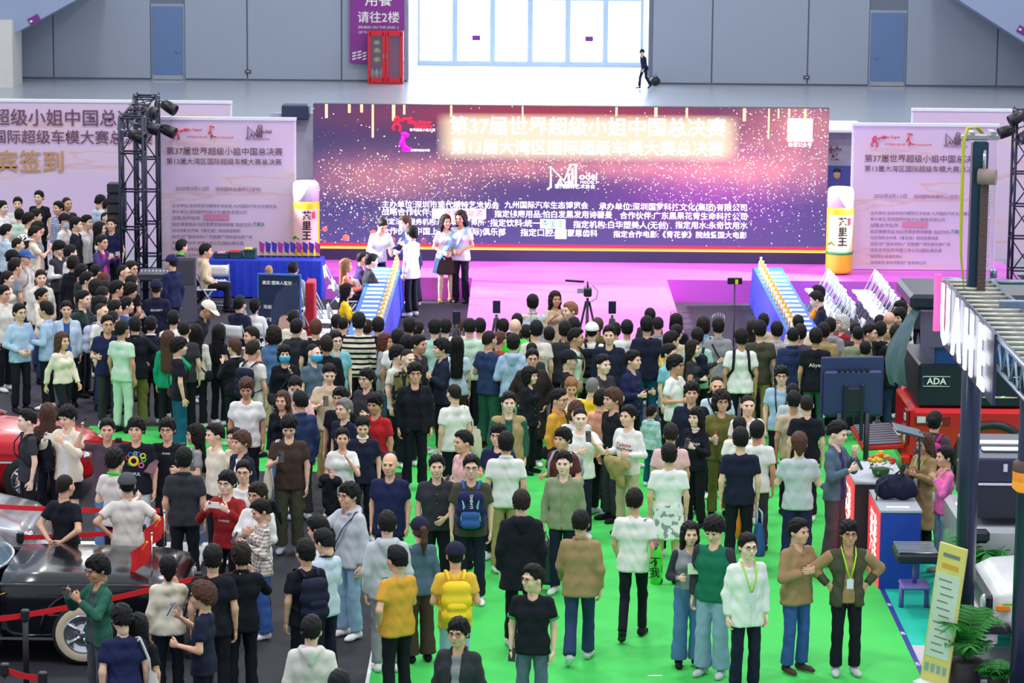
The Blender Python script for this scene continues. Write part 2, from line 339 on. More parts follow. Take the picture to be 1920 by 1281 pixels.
# bokeh at the lower left corner
vb = N.new('ShaderNodeTexVoronoi'); vb.inputs['Scale'].default_value = 3.6; L.new(tc.outputs['Object'], vb.inputs['Vector'])
c1 = mixc(M2('MULTIPLY', M2('LESS_THAN', vb.outputs['Distance'], .26), gauss(-4.3, 1.0, 1.3, .18)), c1, lin((255, 120, 90)))
L.new(c1, b.inputs['Emission Color']); L.new(M2('ADD', M2('MULTIPLY', glow, -.42), 1.4), b.inputs['Emission Strength'])
b.inputs['Base Color'].default_value = (.01, .01, .012, 1); b.inputs['Roughness'].default_value = .4
scr = MB().box((0, -.05, 2.16), (10.49, .02, 2.96)).build('display', m, led)
MB().box((0, .08, 2.16), (10.5, .2, 2.97)).build('housing', mat('dark_plastic2', (40, 40, 48), .5), led)
pl = tag(MB().box((.95, SY + .06, .565), (10.5, .26, .22), bev=.005).build('screen_plinth', mat('plinth_dark', (58, 50, 90), .6)), 'dark plinth that carries the LED screen', 'plinth')
M_TXW = mat('led_white', (255, 255, 255), .5, emit=2.2, var=0); M_TXR = mat('led_red', (245, 30, 60), .5, emit=1.0, var=0); M_TXM = mat('led_magenta', (255, 20, 220), .5, emit=1.0, var=0)
M_TXS = mat('led_soft_white', (250, 250, 255), .5, emit=1.15, var=0)
def screen_text(tx, px, py, wpx, m, bold=.012, par=led, Y=None, hmax=None):
    Y = SY - .075 if Y is None else Y
    p = aty(px, py, Y); q = aty(px + wpx, py, Y)
    me = text_mesh(tx, .3, bold, width=(q - p).length); o = link('lettering', me, par, m); o.location = Vector(((p.x + q.x) / 2, Y, p.z)) - par.location; o.rotation_euler = (R(90), 0, 0); return o
screen_text('第37届世界超级小姐中国总决赛', 843, 238, 518, M_TXW, .003); screen_text('第13届大湾区国际超级车模大赛总决赛', 845, 277, 512, M_TXW, .003)
for (tx, px, py, w) in (('主办单位:深圳市现代模特艺术协会', 716, 384, 220), ('九州国际汽车生态博览会', 946, 385, 157), ('承办单位:深圳国梦科技文化(集团)有限公司', 1124, 388, 277),
   ('战略合作伙伴:', 716, 398, 92), ('指定健康用品:怕白发黑发用诗碧曼', 927, 402, 221), ('合作伙伴:广东黑果花青生命科技公司', 1163, 405, 238),
   ('指定法律服务机构:广东联建律师所', 716, 416, 192), ('指定饮料:统一', 919, 419, 94), ('指定机构:白华塑美人(无创)', 1075, 422, 178), ('指定用水:永奇饮用水', 1266, 423, 136),
   ('合作伙伴:中国上市公司(国际)俱乐部', 716, 434, 232), ('指定口腔:', 976, 437, 64), ('蒙恩齿科', 1064, 438, 56), ('指定合作电影:《青花瓷》院线爱国大电影', 1150, 440, 250)): screen_text(tx, px, py, w, M_TXS, .0025)
for (x0, y0, x1, y1, mm) in ((810, 391, 911, 411, (255, 238, 240)), (1013, 411, 1060, 429, (255, 255, 255)), (1041, 430, 1062, 448, (255, 255, 255)), (1477, 222, 1523, 266, (255, 255, 255))):
    a, c = aty(x0, y0, SY - .07), aty(x1, y1, SY - .07)
    MB().box((0, 0, 0), (c.x - a.x, .004, a.z - c.z), bev=.001).build('logo_panel', mat('led_panel_%d' % mm[1], mm, .5, emit=1.3, var=0), led).location = (a + c) / 2 - led.location
screen_text('坚美 真能源', 833, 401, 72, mat('led_rose', (220, 90, 120), .5, emit=.7, var=0), .004, Y=SY - .08); screen_text('茶里王', 1016, 420, 41, mat('led_green', (20, 140, 100), .5, emit=.6, var=0), .004, Y=SY - .08)
screen_text('Miss Super', 764, 229, 45, M_TXR, .01); screen_text('Sisters', 776, 237, 34, M_TXR, .008); screen_text('世界超级小姐大赛', 768, 244, 48, M_TXS, .002); screen_text('大湾区国际超级车模', 760, 282, 46, M_TXS, .002); screen_text('微信公众号', 1478, 272, 44, M_TXS, .002)
def mark(par, m, segs, r, px0, py0, s, Y):
    """pen-stroke emblem from pixel strokes"""
    mb = MB()
    for seg in segs: mb.tube([tuple(aty(px0 + x * s, py0 + y * s, Y) - par.location) for (x, y) in seg], r, 5)
    return mb.build('emblem', m, par)
RIBBON = [[(2, 40), (-2, 34), (2, 26), (10, 24), (16, 30), (16, 38), (12, 42)], [(2, 22), (4, 12), (10, 8), (14, 14), (10, 22), (4, 24)], [(18, 18), (26, 12), (34, 14), (44, 10)]]
FIG = [[(2, 0), (8, -1), (14, 3)], [(5, 2), (4, 10), (7, 18), (6, 28)], [(7, 18), (12, 24), (18, 24)], [(3, 10), (0, 18)]]
mark(led, M_TXR, RIBBON, .028, 738, 213, .78, SY - .075); mark(led, M_TXM, FIG, .045, 750, 252, 1.15, SY - .075)
ARTM = [[(0, 44), (6, 40), (6, 6), (28, 30), (40, 2), (48, 4), (48, 40)], [(42, 10), (42, 40)], [(36, 18), (36, 40)]]
mark(led, M_TXW, ARTM, .022, 1026, 306, 1.12, SY - .075)
screen_text('Art', 1042, 344, 32, M_TXW, .003); screen_text('odel', 1087, 331, 33, M_TXW, .003); screen_text("MODEL'S", 1088, 342, 32, M_TXS, .0); screen_text('现代模特艺术协会', 1040, 350, 76, M_TXS, .002)
for (px, ln, w_) in ((612, 26, 5), (655, 16, 5), (678, 15, 5), (699, 62, 4), (738, 30, 6), (758, 18, 4), (846, 22, 4), (980, 24, 3), (1156, 17, 4), (1230, 18, 6), (1288, 20, 4), (1396, 24, 6), (1442, 56, 3), (1460, 18, 3), (1480, 16, 4), (1510, 22, 5)):
    a = aty(px, 195 + (px - 590) * .0104, SY - .072); k = ln / 92; MB().box((0, 0, -k / 2), (w_ / 92, .003, k)).build('light_streak', mat('led_streak', (255, 200, 140), .5, emit=1.0, var=0), led, a - led.location)
# ---- printed banners
M_BAN = bpy.data.materials.new('banner_print'); nt, N, L, b = nodes(M_BAN); tc = N.new('ShaderNodeTexCoord')
wv = N.new('ShaderNodeTexNoise'); mp = N.new('ShaderNodeMapping'); mp.inputs['Rotation'].default_value = (0, R(35), 0); mp.inputs['Scale'].default_value = (.22, 1, 1.5); L.new(tc.outputs['Object'], mp.inputs['Vector']); L.new(mp.outputs['Vector'], wv.inputs['Vector']); wv.inputs['Scale'].default_value = 1.1; wv.inputs['Detail'].default_value = 4
rp = N.new('ShaderNodeValToRGB'); L.new(wv.outputs['Fac'], rp.inputs['Fac']); e = rp.color_ramp.elements; e[0].position = .40; e[0].color = lin((214, 192, 224)); e[1].position = .60; e[1].color = lin((214, 194, 216))
for p_, c_ in ((.545, (214, 193, 220)), (.57, (222, 192, 200)), (.585, (208, 174, 196))): q = e.new(p_); q.color = lin(c_)
L.new(rp.outputs['Color'], b.inputs['Base Color']); b.inputs['Roughness'].default_value = .6
M_PLUM = mat('plum_print', (112, 70, 96), .6, var=0); M_PLUMS = mat('plum_print_soft', (140, 104, 140), .6, var=0); M_BRED = mat('red_print', (226, 60, 80), .6, var=0); M_GOLD = mat('gold_print', (190, 146, 96), .5, var=0); M_WFR = mat('white_frame', (228, 232, 240), .4)
def banner(lab, x0, x1, zt, Y, zb):
    o = tag(empty('event_banner', ((x0 + x1) / 2, Y, 0)), lab, 'banner'); w = x1 - x0
    MB().box((0, 0, (zt + zb) / 2), (w, .08, zt - zb), bev=.006).build('print', M_BAN, o)
    MB().box((0, .0, zt + .02), (w + .08, .12, .06)).box((-w / 2, .02, (zt + zb) / 2), (.06, .1, zt - zb)).box((w / 2, .02, (zt + zb) / 2), (.06, .1, zt - zb)).build('frame', M_WFR, o)
    for s in (-1, 1): MB().tube([(s * w * .3, .06, zt * .7), (s * w * .3, 1.0, .02)], .025, 6).tube([(s * w * .3, .06, .02), (s * w * .3, 1.0, .02)], .025, 6).build('prop', M_WFR, o)
    return o
YB = 59.9
BL = ('主办单位:深圳市现代模特艺术协会 九州国际汽车生态博览会', '承办单位:深圳国梦科技文化(集团)有限公司', '战略合作伙伴:', '指定健康用品:怕白发黑发用诗碧曼 指定饮料:', '指定电影合作商:《青花瓷》院线爱国电影', '指定法律服务机构:广东联建律师所徐劲草律师', '指定合作伙伴:中国上市公司(国际)俱乐部', '指定用水:永奇饮用水', '支持单位:深圳市策划广告有限公司')
BLW = (196, 140, 54, 150, 128, 150, 134, 60, 104)
def fill(bn, ox, oy, Y):
    def T_(tx, x, y, w, m, bold=.006): return screen_text(tx, x + ox, y + oy, w, m, bold, bn, Y)
    T_('第37届世界超级小姐中国总决赛', 312, 284, 218, M_PLUM, .002); T_('第13届大湾区国际超级车模大赛总决赛', 312, 303, 216, M_PLUM, .0015)
    T_('2025年3月1-2日', 330, 354, 62, M_PLUMS, .001); T_('深圳国际会展中心(宝安)', 404, 355, 86, M_PLUMS, .001)
    for i, (tx, w) in enumerate(zip(BL, BLW)): T_(tx, 323, 386 + i * 11.6, w, M_PLUMS, .001)
    a, c = aty(382 + ox, 402 + oy, Y), aty(430 + ox, 413 + oy, Y); MB().box((0, 0, 0), (c.x - a.x, .004, a.z - c.z)).build('logo_panel', mat('rose_print', (206, 130, 165), .6, var=0), bn).location = (a + c) / 2 - bn.location
    T_('茶里王', 474, 421, 22, mat('teal_print', (40, 130, 120), .6, var=0), .006)
    T_('Miss Super', 345, 243, 34, M_BRED, .003); T_('世界超级小姐大赛', 350, 257, 38, M_BRED, .001); T_('大湾区国际超级车模', 404, 258, 34, M_BRED, .001)
    mark(bn, M_BRED, RIBBON, .014, 326 + ox, 236 + oy, .62, Y); mark(bn, M_BRED, FIG, .012, 391 + ox, 237 + oy, .8, Y)
    mark(bn, M_PLUM, ARTM, .012, 461 + ox, 233 + oy, .62, Y); T_('odel', 491, 247, 18, M_PLUM, .004); T_('现代模特艺术协会', 464, 261, 42, M_PLUMS, .001); T_('Art', 468, 254, 16, M_PLUM, .004)
bl = banner('lilac event banner with plum Chinese text beside the left truss', -7.3, -4.62, 3.38, YB, .1); fill(bl, 0, 0, YB - .06)
br = banner('lilac event banner with plum Chinese text right of the screen', 6.62, 9.5, 3.38, YB, .46); fill(br, 1309, 14, YB - .06)
bb = banner('wide lilac sign-in banner with plum and gold text behind the left crowd', -13.2, -6.36, 3.3, 64.5, .05)
screen_text('超级小姐中国总决赛', -14, 222, 300, M_PLUM, .003, bb, 64.43); screen_text('国际超级车模大赛总决赛', -14, 258, 300, M_PLUM, .003, bb, 64.43); screen_text('嘉宾签到', -50, 305, 170, M_GOLD, .004, bb, 64.43)
b4 = banner('lilac banner partly hidden behind the right event banner', 8.4, 13.0, 3.28, 64.5, .05)
# grey partitions beside the screen, poster on the right one
gp = struct(MB().box((-4.6, 62.3, 1.65), (1.4, .1, 3.3)).build('wall_partition_left', mat('partition_grey', (176, 178, 196), .6)), 'grey partition left of the screen', 'wall')
gp2 = struct(MB().box((7.0, 63.6, 1.5), (1.9, .1, 3.0)).build('wall_partition_right', mat('partition_grey', (176, 178, 196), .6)), 'grey partition right of the screen', 'wall')
struct(MB().prism([(6.0, 63.0, 2.93), (7.3, 63.0, 2.93), (7.15, 64.2, 3.02), (6.0, 64.2, 3.02)], (0, 0, 0), (0, 0, .05)).build('trim_3', M_WFR), 'white ledge on top of the grey partition', 'trim')
ps = tag(empty('portrait_poster', (6.62, 63.5, 0)), 'small blue poster with a head portrait beside the right banner', 'poster'); MB().box((.06, 0, 1.95), (.62, .03, .44)).build('print', mat('poster_blue', (70, 84, 160), .5), ps)
MB().ball((.06, -.02, 1.98), (.075, .02, .10)).build('portrait_face', SK0 := mat('print_skin', (206, 160, 140), .6, var=0), ps); MB().ball((.06, -.018, 2.06), (.085, .02, .06)).build('portrait_hair', mat('print_hair', (30, 30, 38), .6, var=0), ps)
o = link('lettering', text_mesh('技', .3, .01), ps, M_PLUM, (.0, -.06, 2.42)); o.rotation_euler = (R(90), 0, 0)
bx = tag(MB().box((-4.75, 62.0, 3.36), (.56, .5, .3), bev=.02).build('equipment_case', mat('case_dark', (40, 52, 84), .5)), 'dark equipment case on the partition left of the screen', 'case'); 
# ---- drink-bottle columns
def bottle_column(x, Y, zb, lab, lc):
    o = tag(empty('bottle_column', (x, Y, zb)), lab, 'display bottle', 'giant tea bottle columns')
    MB().lathe([(.12, 0), (.24, .02), (.27, .08), (.27, 1.30), (.262, 1.34)], 24).build('body', mat('tea_yellow', (250, 206, 40), .35, var=.05), o)
    MB().lathe([(.262, 1.34), (.264, 1.62), (.25, 1.70), (.2, 1.74)], 24).build('cap', mat('bottle_cap', (238, 230, 240), .5), o)
    n = 14; pts = [(-1.05 + 2.1 * i / n) for i in range(n + 1)]; mb = MB()
    v = []; f = []
    for zz in (.46, 1.20):
        for a in pts: v.append((.276 * math.sin(a), -.276 * math.cos(a), zz))
    f = [(i, i + 1, n + 2 + i, n + 1 + i) for i in range(n)]; mb.add(v, f, 0, True); mb.build('label', mat('bottle_label_' + lab[:4], lc, .5, var=.1, scale=3), o)
    for i, ch in enumerate('茶里王'):
        t = link('lettering', text_mesh(ch, .19, .006), o, mat('ink_black', (30, 26, 26), .6, var=0), (.03, -.285, 1.06 - i * .2)); t.rotation_euler = (R(90), 0, 0)
    MB().box((.17, -.235, 1.08), (.05, .03, .14), rz=R(40)).build('seal_mark', mat('seal_red', (214, 60, 90), .6, var=0), o)
    MB().tube([(-.25, -.16, .60), (-.19, -.22, .66), (-.13, -.26, .60)], .02, 5).build('leaf_mark', mat('leaf_print', (120, 180, 60), .6, var=0), o)
    MB().lathe([(.277, .40), (.279, .46)], 24).build('label_band', mat('band_' + lab[:4], (60, 170, 80) if lc[1] > 220 else (226, 90, 80), .5, var=0), o)
bottle_column(-4.36, 59.5, .46, 'pink-labelled giant tea bottle column between left banner and screen', (248, 196, 196))
bottle_column(6.33, 59.3, .46, 'green-labelled giant tea bottle column right of the screen', (250, 244, 200))

# ---- truss towers with lamps
M_TR = mat('truss_black', (42, 46, 66), .4, .5)
def tower(lab, x, Y, h, w=.44):
    o = tag(empty('truss_tower', (x, Y, 0)), lab, 'truss', 'stage lighting towers')
    for sx in (-1, 1):
        for sy in (-1, 1): MB().tube([(sx * w / 2, sy * w / 2, 0), (sx * w / 2, sy * w / 2, h)], .028, 8).build('chord', M_TR, o)
    n = int(h / .62)
    for i in range(n + 1):
        z = min(h - .03, .03 + i * h / n)
        for a, c in (((-1, -1), (1, -1)), ((1, -1), (1, 1)), ((1, 1), (-1, 1)), ((-1, 1), (-1, -1))):
            MB().tube([(a[0] * w / 2, a[1] * w / 2, z), (c[0] * w / 2, c[1] * w / 2, z)], .02, 6).build('strut', M_TR, o)
            if i < n:
                z2 = .03 + (i + 1) * h / n; p, q = (a, c) if i % 2 else (c, a)
                MB().tube([(p[0] * w / 2, p[1] * w / 2, z), (q[0] * w / 2, q[1] * w / 2, z2)], .014, 6).build('brace', M_TR, o)
    MB().box((0, 0, .02), (w + .2, w + .2, .04)).build('base_plate', M_TR, o)
    return o
tower('front truss tower left of the stage beside the crowd', -7.54, 57.3, 3.68); tower('rear truss tower in front of the left banner', -7.54, 60.4 - .9, 3.9); tower('truss tower at the right edge of the stage', 9.86, 58.6, 3.85)
def beam(lab, a, c, w=.40):
    o = tag(empty('truss_beam', a), lab, 'truss'); d = Vector(c) - Vector(a); n = max(2, int(d.length / .5)); d = d
    y = d.normalized(); xx = y.cross(Vector((0, 0, 1))).normalized(); zz = Vector((0, 0, 1))
    P4 = [xx * sx * w / 2 + zz * sz * w / 2 for sx in (-1, 1) for sz in (-1, 1)]
    for p in P4: MB().tube([tuple(p), tuple(p + d)], .025, 6).build('chord', M_TR, o)
    for i in range(n + 1):
        k = d * (i / n)
        for (p, q) in ((0, 1), (1, 3), (3, 2), (2, 0)):
            MB().tube([tuple(P4[p] + k), tuple(P4[q] + k)], .016, 5).build('strut', M_TR, o)
            if i < n: MB().tube([tuple(P4[p] + k), tuple(P4[q] + d * ((i + 1) / n))], .012, 5).build('brace', M_TR, o)
    return o
beam('short truss beam joining the left towers at the top', (-7.54, 57.55, 3.46), (-7.54, 59.25, 3.62))
M_LAMPB = mat('lamp_black', (24, 26, 34), .4)
def par_lamp(lab, loc, target, lit, power=0, col=(1, 1, 1)):
    o = tag(empty('stage_lamp', loc), lab, 'stage lamp', 'lamps on the trusses'); q = (Vector(target) - Vector(loc)).to_track_quat('-Z', 'Y'); o.rotation_mode = 'QUATERNION'; o.rotation_quaternion = q
    MB().lathe([(.06, .16), (.10, .13), (.115, .0), (.12, -.16), (.11, -.17), (.10, -.12)], 14).build('housing', M_LAMPB, o)
    MB().lathe([(.002, -.121), (.098, -.12)], 14).build('lens', mat('lens_lit', (255, 236, 190), .3, emit=9, var=0) if lit else mat('lens_dark', (110, 120, 150), .1, var=0), o)
    MB().tube([(-.14, 0, .0), (-.15, 0, .2), (0, 0, .26), (.15, 0, .2), (.14, 0, 0)], .014, 5).build('yoke', M_LAMPB, o)
    MB().tube([(0, 0, .26), (0, 0, .36)], .022, 6).box((0, 0, .38), (.06, .05, .08)).build('clamp', mat('steel', (170, 175, 182), .3, .9), o)
    if power:
        l = spot('stage_lamp_beam', (0, 0, -.18), (0, 0, -1), power, 46, col, .1); l.parent = o; l.rotation_euler = (0, 0, 0)
T_ST = (1.0, 58.6, .4)
for i, (lab, loc, tg, lit, pw) in enumerate((
    ('lit stage lamp at the top of the left towers', (-7.42, 58.9, 3.62), (1.6, 57.6, .4), True, 5200), ('dark stage lamp hanging outermost at the upper left tower', (-7.1, 59.5, 3.66), (-1.0, 57.0, .4), False, 0),
    ('stage lamp tilted down on the front left tower', (-7.45, 57.2, 3.3), (.5, 55.0, .4), False, 4200), ('stage lamp below the beam between the left towers', (-7.3, 58.2, 3.36), (2.5, 59, .4), False, 0),
    ('small lamp low on the rear left tower', (-7.12, 59.4, 3.2), (0, 58, .4), False, 0),
    ('uppermost lamp on the right tower', (9.62, 58.3, 3.7), (3.0, 57.6, .4), False, 5200), ('lower lamp on the right tower', (9.8, 58.2, 3.35), (2.6, 54.5, .4), False, 4200), ('lamp hung aside on the right tower', (9.5, 58.7, 3.4), (0, 58, .4), False, 0))):
    par_lamp(lab, loc, tg, lit, pw, (1.0, .93, 1.0))
# ---- line-array speaker
sp = tag(empty('line_array_speaker', (-7.98, 58.2, 0)), 'black line-array loudspeaker stack beside the left truss', 'speaker')
for i in range(5): MB().box((0, 0, 1.38 + i * .2), (.34, .34, .19), bev=.015).build('cabinet', mat('speaker_black', (26, 28, 38), .6), sp); MB().box((0, -.172, 1.38 + i * .2), (.30, .01, .14)).build('grille', mat('grille_grey', (44, 46, 56), .7, bump=.4, bscale=140), sp)
MB().tube([(0, 0, 0), (0, 0, 1.3)], .03, 8).box((0, 0, .015), (.6, .6, .03)).build('stand', M_TR, sp)
sp2 = tag(empty('line_array_speaker', (10.35, 59.4, 0)), 'black loudspeaker stack inside the right truss tower', 'speaker')
for i in range(4): MB().box((0, 0, 1.2 + i * .42), (.42, .4, .4), bev=.015).build('cabinet', mat('speaker_black', (26, 28, 38), .6), sp2); MB().box((0, -.205, 1.2 + i * .42), (.36, .01, .32)).build('grille', mat('grille_grey', (44, 46, 56), .7, bump=.4, bscale=140), sp2)
MB().box((0, 0, .5), (.44, .42, 1.0)).build('stand', M_TR, sp2)

# ---- tables, bottles, papers
M_BLUE = mat('royal_blue_cloth', (20, 50, 190), .55, var=.12, scale=4, bump=.3, bscale=12); M_BTOP = mat('blue_table_top', (40, 110, 225), .5, var=.06, scale=2)
def skirt_table(lab, x0, x1, y0, y1, top=M_BTOP, h=.76):
    o = tag(empty('skirted_table', ((x0 + x1) / 2, (y0 + y1) / 2, 0)), lab, 'table'); wx, wy = (x1 - x0) / 2, (y1 - y0) / 2
    MB().box((0, 0, h - .015), (wx * 2, wy * 2, .03), bev=.006).build('tabletop', top, o)
    per = []; step = .055
    for (a, c) in (((-wx, -wy), (wx, -wy)), ((wx, -wy), (wx, wy)), ((wx, wy), (-wx, wy)), ((-wx, wy), (-wx, -wy))):
        n = max(2, int(math.hypot(c[0] - a[0], c[1] - a[1]) / step)); nx, ny = (c[1] - a[1]), -(c[0] - a[0]); ln = math.hypot(nx, ny); nx, ny = nx / ln, ny / ln
        for i in range(n):
            t = i / n; per.append((a[0] + (c[0] - a[0]) * t, a[1] + (c[1] - a[1]) * t, nx, ny))
    v = []; f = []; m_ = len(per)
    for zi, (z, amp) in enumerate(((h - .01, .004), (h - .1, .012), (.35, .022), (.03, .03))):
        for i, (x, y, nx, ny) in enumerate(per):
            d = amp * (1 + math.sin(i * 2.1) + .4 * math.sin(i * .7)); v.append((x + nx * d, y + ny * d, z))
    for k in range(3):
        for i in range(m_): f.append((k * m_ + i, (k + 1) * m_ + i, (k + 1) * m_ + (i + 1) % m_, k * m_ + (i + 1) % m_))
    MB().add(v, f, 0, True).build('table_skirt', M_BLUE, o)
    for sx in (-1, 1):
        for sy in (-1, 1): MB().tube([(sx * (wx - .06), sy * (wy - .1), 0), (sx * (wx - .06), sy * (wy - .1), h - .03)], .02, 6).build('leg', M_TR, o)
    return o
skirt_table('long judges table with blue skirt and paper sheets left of the runway', -2.95, -2.36, 49.0, 57.5)
skirt_table('long judges table with blue skirt right of the runway', 4.5, 5.07, 49.0, 57.9)
skirt_table('blue skirted prize table in front of the left banner', -6.2, -3.95, 58.25, 58.95, M_BLUE)
def tea_bottle(x, y, lab, grp):
    o = tag(empty('tea_bottle', (x, y, .762)), lab, 'bottle', grp); MB().lathe([(.03, 0), (.034, .01), (.034, .14), (.026, .17), (.014, .19), (.014, .205)], 10).build('body', mat('tea_amber', (244, 190, 60), .2, var=0), o)
    MB().lathe([(.035, .05), (.0352, .13)], 10).build('label', mat('tea_label', (250, 246, 220), .5, var=0), o); MB().lathe([(.017, .200), (.017, .225)], 10).build('cap', mat('white_plastic', (240, 240, 240), .4, var=0), o); o.scale = (1.3, 1.3, 1.3); return o
def sheet(x, y, lab, grp, m=None):
    return tag(MB().box((0, 0, .002), (.30, .21, .004)).box((0, -.03, .0045), (.22, .02, .001), mi=1).box((0, .04, .0045), (.18, .015, .001), mi=1).build('paper_sheet', [m or mat('paper', (240, 238, 240), .6, var=0), mat('paper_ink', (170, 160, 180), .6, var=0)], None, (x, y, .762)), lab, 'paper', grp)
ORD = ('first', 'second', 'third', 'fourth', 'fifth', 'sixth', 'seventh', 'eighth', 'ninth', 'tenth', 'eleventh', 'twelfth', 'thirteenth', 'fourteenth', 'fifteenth', 'sixteenth')
for i in range(15):
    y = 57.25 - i * .51
    tea_bottle(4.60, y, ORD[i] + ' tea bottle from the stage on the right judges table', 'tea bottles on the right table'); sheet(4.86, y - .1, ORD[i] + ' paper sheet from the stage on the right judges table', 'papers on the right table')
    tea_bottle(-2.44, y, ORD[i] + ' tea bottle from the stage on the left judges table', 'tea bottles on the left table'); sheet(-2.72, y - .1, ORD[i] + ' paper sheet from the stage on the left judges table', 'papers on the left table')
M_TC = mat('award_glass', (70, 60, 150), .2, var=.2, scale=9); M_TG = mat('award_gold', (225, 200, 90), .3, .4)
for i in range(10):
    x = at(494 + i * 11.6, 476, .78).x; o = tag(empty('trophy', (x, 58.75, .762)), ORD[i] + ' glass trophy from the left on the prize table', 'trophy', 'trophies on the prize table')
    MB().prism([(-.045, 0, .10), (.03, 0, .06), (.055, 0, .26), (-.06, 0, .31)], (0, -.012, 0), (0, .012, 0)).build('plaque', M_TC if i % 3 else mat('award_rose', (170, 60, 140), .2, var=.2, scale=9), o)
    MB().prism([(-.04, 0, .03), (.04, 0, .03), (.02, 0, .075), (-.045, 0, .11)], (0, -.014, 0), (0, .014, 0)).build('swoosh', M_TG, o); MB().box((0, 0, .015), (.10, .06, .03), bev=.004).build('base', mat('award_base', (40, 34, 60), .3), o)
for i, (px, w, lab) in enumerate(((415, .42, 'wide dark green box on the prize table near the truss'), (443, .34, 'middle dark green box on the prize table'), (469, .34, 'taller dark green box on the prize table next to the trophies'))):
    x = at(px, 480, .8).x; o = tag(empty('gift_box', (x, 58.6, .762)), lab, 'box', 'boxes on the prize table'); hh = (.09, .12, .17)[i]
    MB().box((0, 0, hh / 2), (w * .7, .3, hh), bev=.01).build('body', mat('box_green', (20, 66, 66), .5), o); MB().box((0, 0, hh - .01), (w * .72, .31, .03), bev=.006).build('lid', mat('box_green2', (16, 52, 54), .5), o)
for (px, py, c, w, lab) in ((436, 476, (226, 40, 50), .22, 'red folder lying on the middle green box'), (408, 477, (236, 150, 190), .16, 'pink folder lying on the wide green box'), (463, 472, (232, 200, 80), .16, 'yellow fan lying on the taller green box')):
    p = at(px, py, .9 if w != .16 else .93); tag(MB().box((0, 0, 0), (w, .2, .025), bev=.006).box((w * .1, 0, .016), (w * .5, .12, .008)).build('folder', mat('folder_%d' % c[1], c, .5), None, (p.x, 58.6, (.762 + .13, .762 + .10, .762 + .185)[(436, 408, 463).index(px)])), lab, 'folder')
# ---- white folding chairs
M_CH = mat('chair_white', (236, 238, 242), .4, var=.03); M_CL = mat('chair_frame', (176, 186, 200), .35, .4)
def folding_chair():
    o = empty('folding_chair')
    MB().box((0, -.02, .445), (.40, .38, .035), bev=.015).build('seat', M_CH, o)
    mb = MB(); v = []; f = []
    for zi in range(4):
        z = .62 + zi * .075
        for k in range(7):
            a = (k - 3) / 3; y = .20 + .03 * (1 - a * a) + (z - .62) * .12
            v += [(a * .2, y - .01, z), (a * .2, y + .012, z)]
    for zi in range(3):
        for k in range(6):
            b0 = (zi * 7 + k) * 2; b1 = b0 + 14
            f += [(b0, b0 + 2, b1 + 2, b1), (b0 + 1, b1 + 1, b1 + 3, b0 + 3)]
    for k in range(6): f += [(k * 2, k * 2 + 1, k * 2 + 3, k * 2 + 2), (42 + k * 2, 42 + k * 2 + 2, 42 + k * 2 + 3, 42 + k * 2 + 1)]
    f += [(0, 14, 15, 1), (14, 28, 29, 15), (28, 42, 43, 29), (12, 13, 27, 26), (26, 27, 41, 40), (40, 41, 55, 54)]
    mb.add(v, f, 0, True).build('backrest', M_CH, o)
    for s in (-1, 1):
        MB().tube([(s * .205, -.22, .0), (s * .205, .04, .45), (s * .205, .235, .86)], .012, 6).build('leg', M_CL, o)
        MB().tube([(s * .18, .22, .0), (s * .18, -.14, .44)], .012, 6).build('leg', M_CL, o)
    MB().tube([(-.2, -.19, .06), (.2, -.19, .06)], .009, 5).tube([(-.18, .19, .05), (.18, .19, .05)], .009, 5).build('stretcher', M_CL, o)
    return o
proto = folding_chair(); first = [True]; CHAIRS = []
def chair(x, y, rz_, lab, grp, z=0):
    o = proto if first[0] else copy_tree(proto); first[0] = False; o.location = (x, y, z); o.rotation_euler = (0, 0, rz_); tag(o, lab, 'chair', grp); CHAIRS.append(o); return o
for i in range(13): chair(5.66 + .02 * (i % 3), 57.0 - i * .50, R(-90), ORD[i] + ' white folding chair from the stage in the row behind the right table', 'chairs behind the right table')
for i in range(12): chair(6.56 + .02 * (i % 2), 56.9 - i * .49, R(-90), ORD[i] + ' white folding chair from the stage in the outer right row', 'chairs in the outer right row')
for i in range(5): chair(7.45, 53.4 - i * .5, R(-90), ORD[i] + ' white folding chair in the short rightmost row near the red truck', 'chairs in the rightmost row')
for i in range(13): chair(-3.58 + .02 * (i % 2), 56.9 - i * .52, R(90), ORD[i] + ' white folding chair from the stage in the row behind the left table', 'chairs behind the left table')
c_ = at(421, 560, 0); chair(c_.x, 57.2, R(180), 'white folding chair with a garment on it before the prize table', None)
tag(MB().ball((0, 0, .0), (.16, .14, .035)).ball((.05, -.03, .02), (.09, .08, .03)).box((.04, -.05, .045), (.12, .05, .012), mi=1).build('folded_garment', [mat('garment_white', (235, 235, 240), .8), M_LAMPB], None, (c_.x, 57.2, .495)), 'white garment lying on the chair before the prize table', 'garment')
c2 = at(375, 610, 0); chair(c2.x, 54.9, R(110), 'folding chair under the seated person in beige jacket', None); c3 = at(446, 690, 0); chair(c3.x, 50.2, R(200), 'folding chair under the man in navy suit on the phone', None)
